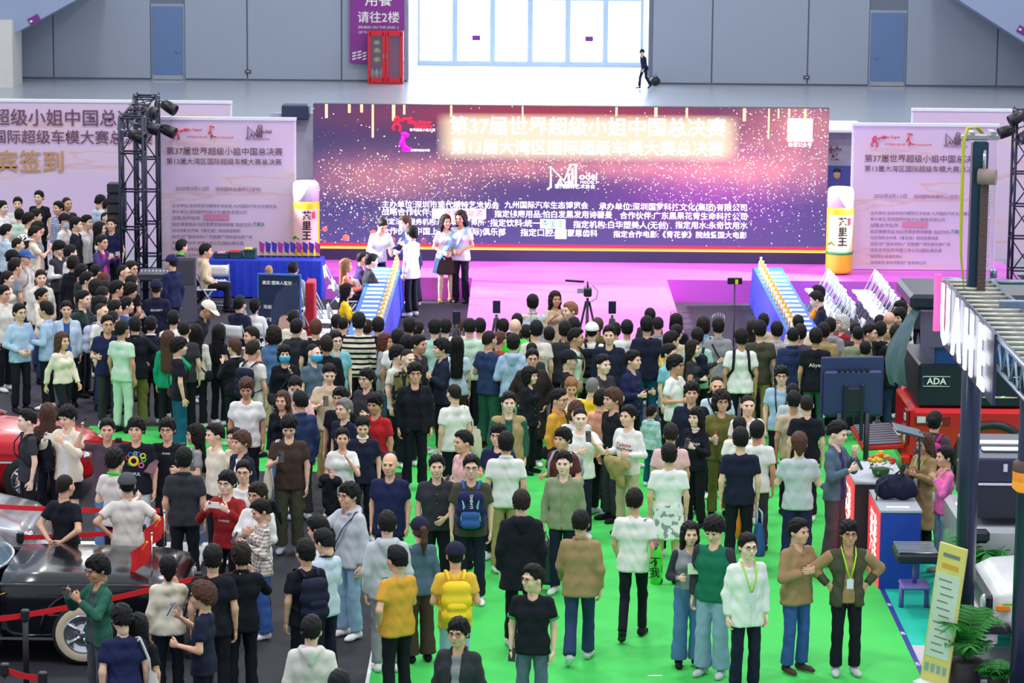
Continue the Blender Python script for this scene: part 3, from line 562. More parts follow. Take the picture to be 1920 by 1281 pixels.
# ---- mixing desk and panel at the left truss
dk = tag(empty('control_desk', (-6.9, 55.9, 0)), 'black control desk with cables beside the left truss', 'desk'); MB().box((0, 0, .74), (1.3, .6, .05), bev=.01).build('tabletop', mat('desk_black', (30, 30, 36), .5), dk)
for s in (-1, 1): MB().box((s * .6, 0, .36), (.05, .55, .72)).build('leg', mat('desk_black', (30, 30, 36), .5), dk)
mc = tag(empty('mixing_console', (-6.95, 55.85, .765)), 'grey mixing console with knobs on the control desk', 'mixer'); MB().box((0, 0, .06), (.6, .4, .10), rx=R(8), bev=.01).build('body', mat('console_grey', (70, 72, 84), .5), mc)
for i in range(8): MB().tube([(-.25 + i * .07, -.05, .10), (-.25 + i * .07, -.05, .135)], .012, 6).build('knob', M_CH, mc)
pn = tag(MB().box((0, 0, .62), (.5, .06, 1.24), bev=.01).box((0, -.035, .95), (.4, .012, .45), mi=1).build('grey_partition', [mat('panel_grey', (92, 90, 108), .6), mat('panel_grey2', (70, 70, 84), .5)], None, (at(355, 590, 0).x, 55.2, 0)), 'grey upright panel behind the navy uniformed guard', 'partition')
# ---- roll-up poster with a face
pp = aty(524, 600, 50.7); rp_ = tag(empty('rollup_poster', (pp.x, 50.7, 0), R(-8)), 'dark blue free-standing poster with a close-up face behind the crowd', 'poster')
MB().box((0, 0, .80), (.72, .03, 1.55), bev=.004).build('print', mat('poster_night', (24, 44, 78), .4, var=.3, scale=1.4), rp_); MB().box((0, 0, 1.585), (.76, .05, .03)).box((-.37, 0, .8), (.025, .05, 1.57)).box((.37, 0, .8), (.025, .05, 1.57)).build('frame', mat('poster_frame', (60, 110, 190), .4), rp_)
fc = MB().prism([(.08, 0, .1), (-.06, 0, .35), (-.04, 0, .6), (.0, 0, .82), (.1, 0, 1.05), (.24, 0, 1.28), (.345, 0, 1.36), (.345, 0, .06)], (0, -.024, 0), (0, -.016, 0)).build('printed_face', mat('print_skin2', (214, 170, 160), .6, var=.1, scale=3), rp_)
MB().prism([(.0, 0, .85), (-.12, 0, .5), (-.16, 0, .9), (-.05, 0, 1.25), (.16, 0, 1.44), (.345, 0, 1.48), (.345, 0, 1.0), (.2, 0, .95)], (0, -.034, 0), (0, -.026, 0)).build('printed_hair', mat('print_hair2', (44, 58, 92), .6, var=.3, scale=4), rp_)
MB().ball((.20, -.032, .82), (.075, .004, .03)).build('printed_eye', mat('print_eye', (30, 26, 34), .5, var=0), rp_); MB().ball((.2, -.034, .90), (.1, .004, .012)).build('printed_brow', mat('print_eye', (30, 26, 34), .5, var=0), rp_)
for (tx, x, z, w) in (('高定·塑美人整形', -.03, 1.44, .52), ('无创', -.2, 1.02, .14), ('年轻', -.2, .80, .14), ('紧致', -.2, .58, .14)):
    o = link('lettering', text_mesh(tx, .1, .002, width=w), rp_, mat('white_print', (240, 240, 240), .5, var=0), (x, -.04, z)); o.rotation_euler = (R(90), 0, 0)
MB().box((0, .0, .03), (.8, .28, .06), bev=.01).build('base', M_CL, rp_)
o = tag(MB().box((0, 0, .7), (.16, .5, 1.4), bev=.02).box((-.085, 0, 1.1), (.01, .4, .3), mi=1).build('banner_stand', [mat('stand_red', (196, 24, 50), .5), mat('white_print', (240, 240, 240), .5, var=0)], None, (pp.x + .50, 51.3, 0)), 'narrow red stand beside the dark blue poster', 'stand')
# ---- cameras, tripods and phones on the runway edge
def tripod(lab, px, py, h, kind, z=0.0, Y=None):
    p = at(px, py, z + h) if Y is None else Vector((aty(px, py, Y).x, Y, 0)); o = tag(empty('camera_tripod', (p.x, p.y, z)), lab, 'tripod', 'tripods among the crowd'); hh = h - .28 if kind == 'video' else h - .16
    if kind != 'pole':
        for k in range(3):
            a = 2 * math.pi * k / 3 + .4; MB().tube([(.03 * math.cos(a), .03 * math.sin(a), hh), (.34 * math.cos(a), .34 * math.sin(a), .0)], [.02, .012], 6).build('leg', M_LAMPB, o)
        MB().tube([(0, 0, hh * .55), (0, 0, hh + .06)], .022, 8).build('column', M_LAMPB, o)
    else: MB().tube([(0, 0, 0), (0, 0, hh)], .012, 6).box((0, 0, .01), (.3, .3, .02)).build('column', M_LAMPB, o)
    return o, hh
def video_cam(lab, p, rz_):
    o = tag(empty('video_camera', p, rz_), lab, 'camera'); MB().box((0, 0, .10), (.13, .26, .14), bev=.02).build('body', M_LAMPB, o); MB().tube([(0, .12, .1), (0, .26, .1)], [.05, .06], 12).build('lens', M_LAMPB, o)
    MB().tube([(0, -.08, .17), (0, -.06, .25), (0, .1, .25), (0, .12, .17)], .013, 6).build('handle', M_LAMPB, o); MB().tube([(-.06, .0, .26), (-.36, -.02, .28)], .02, 6).build('microphone', M_LAMPB, o)
    MB().box((-.12, -.05, .12), (.1, .02, .08), bev=.01).build('flip_screen', mat('screen_glow', (120, 130, 150), .3, emit=.3, var=0), o)
    MB().tube([(.08, .0, .2), (.16, -.05, .12), (.14, -.06, 0), (.06, -.05, -.05)], .007, 5).build('cable', M_LAMPB, o)
o, hh = tripod('tall tripod with video camera on the runway', 1102, 533, 1.55, 'video', .45); p = o.location; video_cam('black video camera with microphone on the tall tripod', (p.x, p.y, .45 + hh + .06), R(0))
for (px, py, lab, h) in ((931, 578, 'phone stand behind the bald man in neon shirt', 1.75), (1148, 579, 'phone stand between white cap and navy jacket', 1.75), (856, 598, 'camera rig in front of the white shirts left of the runway', 1.7)):
    o, hh = tripod(lab, px, py, h, 'stand', 0); c = tag(empty('phone_rig', (o.location.x, o.location.y, hh + .06)), 'black phone on the ' + lab.replace('phone stand', 'stand').replace('camera rig', 'rig').replace(' left of the runway', ''), 'phone'); MB().box((0, 0, .12), (.12, .03, .2), bev=.008).build('body', M_LAMPB, c); MB().box((0, -.018, .12), (.10, .006, .17)).build('screen', mat('phone_screen', (30, 36, 60), .2, emit=.1, var=0), c)
o, hh = tripod('thin light stand between runway and right table', 1378, 516, 1.75, 'pole', 0.0); p = o.location
c = tag(empty('led_light', (p.x, p.y, hh)), 'small black LED light with yellow label on the thin stand', 'light'); MB().box((0, 0, .06), (.25, .06, .11), bev=.01).build('body', M_LAMPB, c); MB().box((.03, -.033, .05), (.05, .01, .08)).build('label', mat('yellow_label', (230, 220, 40), .5, var=0), c)
# distant walker by the entrance and a bag
bg = tag(empty('travel_bag', (aty(1228, 158, 111).x, 110.9, 0)), 'dark bag on the floor beside the entrance', 'bag'); MB().ball((0, 0, .16), (.2, .14, .17)).build('body', M_LAMPB, bg); MB().tube([(-.1, 0, .3), (0, 0, .42), (.1, 0, .3)], .015, 6).build('strap', M_LAMPB, bg)
# ================================================================ vehicles and booth
def paint(name, rgb, metal=.2): return mat(name, rgb, .2, metal, var=.02, coat=.35)
M_CHR = mat('chrome', (215, 220, 228), .12, 1.0, var=0); M_TYRE = mat('tyre', (26, 26, 28), .8); M_VGL = mat('vehicle_glass', (150, 190, 215), .04, var=0, alpha=.35); M_DARKP = mat('dark_trim', (30, 34, 48), .45)
def loft(secs, n_top=7):
    """body from cross-sections (x, half width at sill, z sill, half width at belt, z belt, half width at top, z top)"""
    rings = []
    for (x, w0, z0, w1, z1, w2, z2) in secs:
        r = [(w0 * .96, z0), (w0, z0 + (z1 - z0) * .25), (w1 * 1.005, z0 + (z1 - z0) * .7), (w1, z1 - .03), (w1 * .97, z1)]
        for k in range(1, n_top): t = k / n_top; r.append((w1 * .97 + (w2 - w1 * .97) * min(1, t * 1.15), z1 + (z2 - z1) * math.sin(t * math.pi / 2)))
        r.append((w2 * .5, z2 + .006)); full = r + [(-a, c) for a, c in r[::-1]]
        rings.append([(x, -a, c) for a, c in full])
    m = len(rings[0]); v = [p for r in rings for p in r]; f = []
    for i in range(len(rings) - 1):
        for k in range(m): f.append((i * m + k, i * m + (k + 1) % m, (i + 1) * m + (k + 1) % m, (i + 1) * m + k))
    f += [tuple(range(m))[::-1], tuple((len(rings) - 1) * m + k for k in range(m))]
    return MB().add(v, f, 0, True)
def wheel(par, x, y, r, w=.22, rim=M_CHR, wall=None, out=-1):
    T = Matrix.Rotation(R(90), 4, 'X')
    o = MB().lathe([(r * .62, -w / 2), (r * .92, -w / 2), (r, -w * .32), (r, w * .32), (r * .92, w / 2), (r * .62, w / 2)], 28, (x, y, r), M=T, cap=False).build('tyre', M_TYRE, par)
    if wall: MB().lathe([(r * .60, w / 2 + .002), (r * .63, w / 2 + .006), (r * .84, w / 2 + .006), (r * .86, w / 2 + .002)], 28, (x, y, r), M=T, cap=False).build('whitewall', wall, o)
    MB().lathe([(.002, w / 2 + .012), (r * .14, w / 2 + .01), (r * .2, w / 2 - .01), (r * .45, w / 2 - .03), (r * .56, w / 2 + .004), (r * .62, w / 2 + .004), (r * .63, w / 2 - .05)], 28, (x, y, r), M=T).build('rim', rim, o)
    mb = MB()
    for k in range(5):
        a = 2 * math.pi * k / 5; mb.tube([(x + .04 * math.cos(a), y - w / 2 + .005, r + .04 * math.sin(a)), (x + r * .58 * math.cos(a), y - w / 2 + .01, r + r * .58 * math.sin(a))], .022, 6)
    mb.build('spokes', rim, o); return o
# ---- black convertible (front to the right)
cx0 = at(345, 1230).x; CY = 32.62
car = tag(empty('convertible_car', (cx0, CY, 0)), 'black vintage convertible with chrome trim and whitewall tyres', 'car')
M_BLK = paint('black_paint', (8, 11, 20), 0); hw = .88
loft([(-4.9, .7, .3, .72, .82, .5, .86), (-4.6, hw, .26, hw, .9, .6, .95), (-3.6, hw, .24, hw, .92, .62, .95), (-3.3, hw, .24, hw, .92, .7, .93)]).build('rear_body', M_BLK, car)
loft([(-1.95, hw, .22, hw, .92, .66, .99), (-1.5, hw, .22, hw, .92, .66, 1.0), (-.9, hw, .3, hw, .92, .64, .99), (-.3, hw, .32, hw, .91, .62, .97), (-.06, hw - .02, .34, hw - .03, .87, .58, .92), (0, hw - .06, .40, hw - .08, .78, .5, .82)]).build('front_body', M_BLK, car)
MB().box((-2.62, -hw + .04, .56), (1.38, .08, .72), bev=.03).box((-2.62, hw - .04, .56), (1.38, .08, .72), bev=.03).box((-2.62, 0, .28), (1.4, 1.6, .1)).build('doors', M_BLK, car)
for sy in (-.42, .42): s = MB().box((-2.75, sy, .55), (.6, .6, .2), bev=.06).box((-3.05, sy, .82), (.18, .58, .5), ry=R(-12), bev=.06).build('seat', mat('seat_yellow', (222, 190, 60), .6), car)
gl = []; fr = []
for k in range(13):
    a = -1.25 + 2.5 * k / 12; y = .80 * math.sin(a) / math.sin(1.25); xb = -1.98 - .42 * (1 - math.cos(a)); gl.append(((xb, y, .98), (xb - .42, y * .93, 1.48 - .02 * abs(a))))
v = [p for g_ in gl for p in g_]; MB().add(v, [(2 * i, 2 * i + 2, 2 * i + 3, 2 * i + 1) for i in range(12)], 0, True).build('windscreen', M_VGL, car)
MB().tube([g_[0] for g_ in gl], .022, 6).tube([g_[1] for g_ in gl], .02, 6).tube(gl[0], .02, 6).tube(gl[12], .02, 6).build('windscreen_frame', M_CHR, car)
MB().tube([(-1.2, -.62, .99), (-.5, -.6, .945)], .014, 6).build('hood_spear', mat('spear_red', (200, 40, 50), .3), car)
MB().box((-1.2, -hw - .002, .905), (2.0, .012, .02)).box((-2.4, -hw - .004, .30), (2.4, .02, .03)).build('chrome_strip', M_CHR, car)
for i in range(3): MB().box((-1.52 + i * .06, -hw - .008, .60), (.045, .012, .05), ry=R(-15)).build('badge', mat('badge_red', (190, 40, 60), .3), car)
MB().box((-1.42, -hw - .006, .565), (.5, .01, .012)).build('badge_bar', M_CHR, car)
MB().tube([(-2.18, -hw - .004, .80), (-2.12, -hw - .004, .83), (-2.08, -hw - .004, .79), (-2.02, -hw - .004, .82), (-1.96, -hw - .004, .79), (-1.9, -hw - .004, .81)], .008, 5).build('script_emblem', mat('gold_emblem', (220, 190, 70), .3, .6), car)
for sy in (-1, 1): MB().lathe([(.01, .06), (.09, .05), (.11, 0), (.11, -.08)], 16, (0, 0, 0), M=Matrix.Translation((-.02, sy * .6, .68)) @ Matrix.Rotation(R(90), 4, 'Y')).build('headlamp', M_CHR, car)
MB().tube([(-.05, -.86, .42), (.08, -.6, .42), (.12, 0, .42), (.08, .6, .42), (-.05, .86, .42)], .05, 8).build('bumper', M_CHR, car)
for (wx, wy) in ((-1.05, -hw + .08), (-3.95, -hw + .08), (-1.05, hw - .08), (-3.95, hw - .08)): wheel(car, wx, wy, .355, .22, M_CHR, mat('whitewall', (210, 196, 170), .6))
mb = MB(); P0 = [(-1.05 + .47 * math.cos(a), -hw - .004, .355 + .47 * math.sin(a)) for a in [math.pi * i / 14 for i in range(15)]]; mb.tube(P0, .025, 6); mb.build('wheel_arch', M_BLK, car)
for i, (px, py, lab) in enumerate(((272, 1095, 'red national flag on the near fender of the black convertible'), (296, 1060, 'red national flag on the far fender of the black convertible'))):
    p = aty(px, py, CY - .55 if i == 0 else CY + .55); fz = .92
    o = tag(empty('car_flag', (p.x + .08, p.y, fz)), lab, 'flag', 'flags on the black convertible'); MB().tube([(0, 0, 0), (0, 0, .48)], .008, 6).ball((0, 0, .49), (.014, .014, .02)).build('pole', M_CHR, o)
    v = []; f = []
    for a in range(6):
        for c in range(5): v.append((-.02 - a * .045 + .02 * math.sin(c), .02 * math.sin(a * 1.7 + c), .44 - c * .065 - a * .035))
    for a in range(5):
        for c in range(4): f.append((a * 5 + c, a * 5 + c + 1, a * 5 + c + 6, a * 5 + c + 5))
    MB().add(v, f, 0, True).build('cloth', mat('flag_red', (216, 34, 34), .6), o)
    for k in range(5): MB().ball((-.05 - k * .012 * (k > 0), -.025, .40 - k * .02), (.016 if k == 0 else .006, .004, .016 if k == 0 else .006)).build('star', mat('flag_star', (245, 200, 40), .6, var=0), o)
# ---- silver car and red car behind it
def simple_car(name, lab, x, Y, m, roof, wtype=None, L=4.4, low=0.0):
    o = tag(empty(name, (x, Y, 0)), lab, 'car')
    S_ = [(-L, .7, .35, .72, .75, .5, .8), (-L + .25, .88, .24, .88, .84, .6, .9), (-2.2, .9, .2, .9, .86, .62, .92), (-1.4, .9, .2, .9, .86, .6, .94), (-.7, .88, .24, .88, .82, .52, .88), (-.2, .82, .28, .82, .72, .45, .76), (0, .66, .34, .66, .62, .4, .64)]
    loft(S_).build('body', m, o)
    if roof:
        loft([(-L + .35, .6, .86, .6, .92, .4, .94), (-L + 1.0, .74, .86, .66, 1.22, .45, 1.26), (-2.9, .78, .86, .68, 1.32, .48, 1.36), (-2.3, .80, .86, .68, 1.26, .48, 1.30), (-1.45, .78, .86, .74, .93, .5, .95)]).build('cabin_glass', mat('dark_car_glass', (40, 60, 72), .06, var=0), o)
        for s in (-1, 1): MB().tube([(-1.4, s * .78, .93), (-2.3, s * .70, 1.28), (-2.9, s * .69, 1.35), (-L + .9, s * .69, 1.22), (-L + .3, s * .7, .92)], .035, 6).build('roof_rail', M_CHR, o)
    else:
        gl = [((-1.75 - .35 * (1 - math.cos(a)), .78 * math.sin(a) / .95, .9), (-2.1 - .35 * (1 - math.cos(a)), .7 * math.sin(a) / .95, 1.3)) for a in [-1.25 + 2.5 * k / 10 for k in range(11)]]
        MB().add([p for g_ in gl for p in g_], [(2 * i, 2 * i + 2, 2 * i + 3, 2 * i + 1) for i in range(10)], 0, True).build('windscreen', M_VGL, o); MB().tube([g_[1] for g_ in gl], .02, 6).build('windscreen_frame', M_CHR, o)
        MB().box((-2.9, 0, .93), (1.2, 1.3, .06), bev=.02).build('tonneau', M_DARKP, o)
    for s in (-1, 1):
        wheel(o, -.85, s * .82, .33); wheel(o, -L + .85, s * .82, .33)
        MB().ball((-.1, s * .6, .62), (.1, .14, .06)).build('headlamp', M_CHR, o)
    MB().box((-2.2, -.905, .58), (3.0, .015, .025)).box((-1.2, -.62, .89), (1.2, .02, .02)).build('chrome_strip', M_CHR, o)
    return o
sx_ = at(118, 1020).x; simple_car('silver_car', 'silver vintage car with its hood behind the black convertible', sx_, 35.9, paint('silver_paint', (176, 178, 186), .6), False)
struct(MB().box((sx_ - 1.2, 35.9, .03), (6.2, 2.9, .06), bev=.02).build('floor_car_plinth', mat('white_gloss', (236, 236, 240), .15)), 'white glossy plinth below the silver car', 'plinth')
rc = simple_car('red_car', 'glossy red car behind the barrier at the left edge', at(165, 950).x, 40.6, paint('red_paint', (196, 16, 30)), True)
MB().tube([(-.9, -.9, .68), (-.82, -.9, .42), (-.74, -.9, .68)], .018, 6).tube([(-.86, -.9, .66), (-.82, -.9, .52), (-.78, -.9, .66)], .012, 5).build('badge', M_CHR, rc)
# ---- barrier posts with red tape
BP = {}
M_TAPE = mat('barrier_red', (222, 22, 36), .55, var=.03); M_POST = mat('post_black', (26, 28, 36), .5)
for k, px, py, lab in (('a', 47, 1145, 'black barrier post in front of the black convertible'), ('b', 38, 1000, 'black barrier post behind the windscreen of the black convertible'), ('c', 9, 1246, 'black barrier post at the lower left corner'), ('d', 372, 1075, 'black barrier post beyond the nose of the black convertible'),
        ('e', 222, 822, 'black barrier post behind the laughing man in brown'), ('f', 343, 832, 'black barrier post behind the man with glasses in black'), ('g', 267, 985, 'black barrier post right of the man with cap and hands on hips'), ('h', 80, 1262, 'low barrier post at the bottom edge near the corner')):
    p = at(px, py, .95); o = tag(empty('barrier_post', (p.x, p.y, 0)), lab, 'barrier post', 'barrier posts'); BP[k] = p
    MB().lathe([(.16, 0), (.16, .015), (.05, .04)], 16).build('base', M_POST, o); MB().tube([(0, 0, .03), (0, 0, .88)], .032, 10).build('pole', M_POST, o); MB().box((0, 0, .90), (.085, .085, .12), bev=.012).build('tape_head', M_POST, o)
def tape(a, c, lab):
    a, c = Vector(a), Vector(c); n = 12; v = []; f = []; sd = (c - a).cross(Vector((0, 0, 1))).normalized() * .002
    for i in range(n + 1):
        p = a.lerp(c, i / n); p = p - Vector((0, 0, .10 * (i / n) * (1 - i / n)))
        v += [p + Vector((0, 0, .03)) + sd, p - Vector((0, 0, .03)) + sd, p - Vector((0, 0, .03)) - sd, p + Vector((0, 0, .03)) - sd]
    for i in range(n):
        for k in range(4): f.append((i * 4 + k, i * 4 + (k + 1) % 4, i * 4 + 4 + (k + 1) % 4, i * 4 + 4 + k))
    tag(MB().add(v, f).build('barrier_tape', M_TAPE), lab, 'barrier tape', 'red barrier tapes')
Z9 = lambda p: (p[0], p[1], .9)
tape(Z9(BP['a']), Z9(at(-60, 1150, .95)), 'red tape leading left from the post before the black convertible'); tape(Z9(BP['a']), Z9(BP['d']), 'red tape along the side of the black convertible'); tape(Z9(BP['b']), Z9(BP['g']), 'red tape behind the black convertible'); tape(Z9(BP['c']), Z9(BP['h']), 'red tape at the lower left corner')
tape(Z9(at(-40, 940, .95)), Z9(at(300, 950, .95)), 'red tape between the silver and the red car'); tape(Z9(BP['e']), Z9(BP['f']), 'red tape behind the men facing the cars'); tape(Z9(BP['e']), Z9(at(60, 815, .95)), 'red tape leading left above the red car'); tape(Z9(BP['d']), Z9(at(440, 1068, .95)), 'red tape beyond the nose of the black convertible')
# ---- pickups at the right
def pickup(name, lab, x, Y, m, gate=True):
    o = tag(empty(name, (x, Y, 0)), lab, 'pickup truck')
    MB().box((1.0, 0, .72), (2.0, 1.86, .76), bev=.06).box((.02, -.86, .75), (.12, .1, .7), bev=.03).build('bed', m, o)
    loft([(2.0, .93, .35, .93, 1.12, .8, 1.14), (3.6, .93, .35, .93, 1.1, .8, 1.14), (3.8, .93, .38, .92, 1.06, .7, 1.12), (5.0, .9, .4, .9, 1.0, .6, 1.06), (5.2, .8, .45, .8, .9, .5, .95)]).build('cab_lower', m, o)
    loft([(2.02, .86, 1.1, .74, 1.68, .5, 1.72), (3.2, .86, 1.1, .74, 1.70, .5, 1.74), (3.95, .84, 1.1, .8, 1.14, .6, 1.16)]).build('cab_glass', mat('dark_car_glass', (40, 60, 72), .06, var=0), o)
    for (wx, s) in ((1.15, -1), (1.15, 1), (4.3, -1), (4.3, 1)): wheel(o, wx, s * .82, .39, .26, M_DARKP)
    for wx in (1.15, 4.3):
        MB().tube([(wx + .5 * math.cos(a), -.95, .42 + .47 * math.sin(a)) for a in [math.pi * i / 12 for i in range(13)]], .055, 8).build('wheel_arch', M_DARKP, o)
    lp = MB().box((-.045, -.80, .83), (.05, .24, .5), bev=.02).build('tail_lamp', mat('tail_red', (130, 14, 30), .25), o); MB().box((-.075, -.82, .97), (.02, .14, .09)).box((-.075, -.82, .66), (.02, .1, .08)).build('reflector', mat('lamp_clear', (210, 215, 225), .2, var=0), lp)
    if gate: lp = MB().box((.30, -.936, .93), (.5, .02, .14), bev=.01).build('side_lamp', mat('tail_red', (130, 14, 30), .25), o); MB().box((.14, -.95, .95), (.12, .01, .09)).box((.14, -.95, .60), (.1, .01, .08)).build('reflector', mat('lamp_clear', (210, 215, 225), .2, var=0), lp)
    if gate:
      tg = MB().box((-.36, 0, .50), (.62, 1.5, .07), ry=R(-4), bev=.015).build('tailgate', m, o)
      for k in range(9): MB().box((-.36, -.66 + k * .165, .55), (.54, .08, .03), ry=R(-4), bev=.008).build('ridge', mat('ridge_grey', (120, 128, 142), .4, .5), tg)
    MB().box((-.05, -.5, .36), (.14, .9, .14), bev=.03).build('bumper', m, o)
    return o
rx_ = at(1690, 885).x; red = pickup('red_pickup', 'red pickup truck with its tailgate down and black canopy', rx_, 42.4, paint('red_truck_paint', (214, 16, 30)))
cn = tag(empty('truck_canopy', (rx_, 42.4, 1.105)), 'black and blue camper canopy mounted on the red pickup', 'canopy'); M_CAN = mat('canopy_black', (22, 28, 48), .4); M_CBL = mat('canopy_blue', (24, 60, 130), .4)
MB().box((1.05, 0, .32), (1.9, 1.7, .62), bev=.03).build('lower_box', M_CAN, cn); MB().box((1.15, 0, 1.0), (1.66, 1.64, .8), bev=.02).build('side_panel', M_CBL, cn); MB().box((.95, 0, 1.5), (2.0, 1.66, .22), bev=.05).build('roof_tent', M_CAN, cn)
for s in (.35, 1.62): o = link('lettering', text_mesh('ADA', .13, .003), cn, mat('white_print', (240, 240, 240), .5, var=0), (s, -.862, .38)); o.rotation_euler = (R(90), 0, 0)
for s in (.35, 1.62): MB().tube([(s - .19, -.86, .31), (s + .19, -.86, .31), (s + .19, -.86, .45), (s - .19, -.86, .45)], .006, 4, closed=True).build('logo_frame', mat('white_print', (240, 240, 240), .5, var=0), cn)
MB().tube([(1.0, -.87, .16), (1.5, -.87, .16)], .02, 6).build('rail', M_CHR, cn)
v = []; f = []
for i in range(9):
    for j in range(7):
        t, u = i / 8, j / 6; v.append((.1 - .42 * math.sin(u * 2.2) * (.5 + .5 * t) + .04 * math.sin(i * 2.0), -.86 + 1.2 * t * .4 + .05 * math.sin(j * 2 + i), 1.42 - 1.15 * u + .05 * math.sin(i * 1.5)))
for i in range(8):
    for j in range(6): f.append((i * 7 + j, i * 7 + j + 1, i * 7 + j + 8, i * 7 + j + 7))
MB().add(v, f, 0, True).build('awning_cloth', mat('awning_grey', (86, 112, 122), .7, var=.15, scale=3), cn)
MB().box((.55, -.84, 1.12), (.9, .02, .5), rx=R(-14)).build('awning_flap', mat('awning_dark', (70, 66, 92), .6), cn)
sp_, SVY = 5.2, 35.0; siv = pickup('silver_pickup', 'silver pickup truck with black drawer boxes behind the steel column', sp_, SVY, paint('silver_truck_paint', (196, 200, 208), .2), False)
MB().tube([(.10, -.92, 1.02), (.10, -1.06, 1.04)], .03, 6).box((.14, -1.12, 1.05), (.22, .14, .16), bev=.04).build('wing_mirror', M_DARKP, siv)
db = tag(empty('drawer_box', (sp_, SVY, 1.105)), 'black drawer boxes with white lids on the silver pickup', 'storage box')
MB().box((.9, -.1, .3), (1.6, 1.5, .42), bev=.02).build('lower_box', M_CAN, db); MB().box((.9, -.1, .66), (1.6, 1.5, .3), bev=.02).build('upper_box', mat('canopy_navy', (34, 36, 70), .4), db); MB().box((.9, -.87, .51), (1.6, .02, .03)).build('seam', M_CHR, db)
for k in range(2): MB().box((.55 + k * .7, -.4, .83), (.62, .16, .03), bev=.01).box((.55 + k * .7, -.1, .85), (.62, .16, .03), bev=.01).build('lid', M_CH, db)
for s in (.45, 1.3): MB().box((s, -.86, .70), (.06, .03, .1), bev=.008).build('latch', M_CHR, db)
hp = tag(MB().box((0, 0, 0), (.36, .5, .03), ry=R(14), bev=.008).box((-.14, 0, .01), (.04, .46, .04), ry=R(14), mi=1).tube([(.15, 0, 0), (.15, 0, -.5)], .015, 6).build('hatch_panel', [mat('hatch_dark', (40, 70, 90), .4), M_CH], None, (at(1765, 905, 1.75).x, 36.6, 1.75)), 'tilted hatch panel in front of the woman with pink top', 'hatch')
tr = tag(empty('slide_out_tray', (at(1728, 1050, .72).x, 34.6, 0)), 'ridged metal slide-out tray beside the blue counter', 'tray'); MB().box((0, 0, .66), (.5, .6, .12), bev=.03).build('body', M_DARKP, tr)
for k in range(8): MB().box((0, -.26 + k * .074, .735), (.46, .035, .025), bev=.006).build('ridge', M_CHR, tr)
MB().box((0, 0, .28), (.34, .4, .05), bev=.02).tube([(0, 0, .3), (0, 0, .62)], .03, 8).tube([(.15, 0, 0), (.15, 0, .28)], .03, 6).tube([(-.15, 0, 0), (-.15, 0, .28)], .03, 6).build('stand', mat('tray_violet', (120, 110, 190), .4), tr)
# ---- white off-roader nose at the lower right
wx_ = aty(1838, 1180, 31.9).x; wh = tag(empty('white_offroader', (wx_, 32.55, 0)), 'white off-road car with black grille at the lower right corner', 'car'); M_WP = paint('white_paint', (236, 238, 242), .0)
loft([(.12, .70, .52, .72, .86, .55, .90), (.3, .82, .5, .82, .92, .62, .97), (1.2, .86, .5, .86, .98, .66, 1.03), (1.5, .88, .5, .88, 1.0, .7, 1.05), (3.6, .88, .5, .88, 1.0, .7, 1.05)]).build('body', M_WP, wh)
MB().box((.10, 0, .72), (.1, 1.4, .26), bev=.03).build('grille', M_DARKP, wh); MB().box((.0, 0, .42), (.34, 1.7, .26), bev=.06).build('bumper', M_WP, wh); MB().box((.05, -.84, .52), (.5, .08, .12), bev=.03).build('fender_trim', M_DARKP, wh)
for s in (-1, 1):
    h_ = MB().ball((.06, s * .52, .74), (.05, .13, .09)).build('headlamp', mat('lamp_clear', (210, 215, 225), .2, var=0), wh); MB().box((.24, s * .80, .74), (.2, .04, .07), bev=.01).build('indicator', mat('indicator_orange', (240, 140, 30), .3), h_); wheel(wh, .75, s * .78, .36, .24, M_DARKP); wheel(wh, 2.9, s * .78, .36, .24, M_DARKP)
MB().box((.45, -.865, .80), (.5, .012, .02)).build('stripe', mat('stripe_green', (70, 190, 60), .4, var=0), wh)
loft([(1.5, .84, 1.02, .74, 1.06, .6, 1.08), (1.9, .84, 1.02, .72, 1.55, .55, 1.6), (3.4, .84, 1.02, .72, 1.58, .55, 1.62)]).build('cabin_glass', mat('dark_car_glass', (40, 60, 72), .06, var=0), wh)
# ---- steel columns, ladder truss and letter sign
M_COL = mat('column_teal', (34, 62, 88), .35, .3); M_COLS = mat('column_dark', (40, 52, 80), .3, .3)
pc = at(1803, 1262); col1 = tag(empty('steel_column', (pc.x, pc.y, 0)), 'dark round steel column carrying the ladder truss, with hoist on top', 'column', 'booth columns')
MB().lathe([(.11, .02), (.11, 4.28)], 24).build('shaft', M_COLS, col1); MB().box((.0, 0, 5.05), (.17, .17, 1.62), bev=.015).build('upper_shaft', M_COL, col1); MB().box((0, 0, .01), (.5, .5, .02)).build('base_plate', M_COLS, col1)
MB().box((0, 0, 5.9), (.4, .12, .05), bev=.01).box((.12, 0, 5.95), (.06, .3, .05)).box((-.1, 0, 5.94), (.05, .22, .05)).build('top_bracket', mat('steel', (170, 175, 182), .3, .9), col1)
hs = tag(empty('chain_hoist', (pc.x + .03, pc.y - .16, 5.5)), 'grey chain hoist with hanging chain bag on the steel column', 'hoist'); MB().tube([(-.06, 0, .0), (.12, -.06, .0)], .085, 14).build('motor', mat('hoist_grey', (150, 130, 126), .6), hs); MB().tube([(0, 0, .08), (0, .02, .28)], .02, 8).build('hook', M_CHR, hs)
MB().box((.01, 0, -.68), (.085, .05, 1.25)).build('load_chain', mat('chain_brown', (84, 66, 66), .6, bump=.8, bscale=60), hs)
for k in range(40): MB().ball((.07, -.02, -.15 - k * .03), (.007, .007, .018), n=5, m=4).build('link', M_CHR, hs)
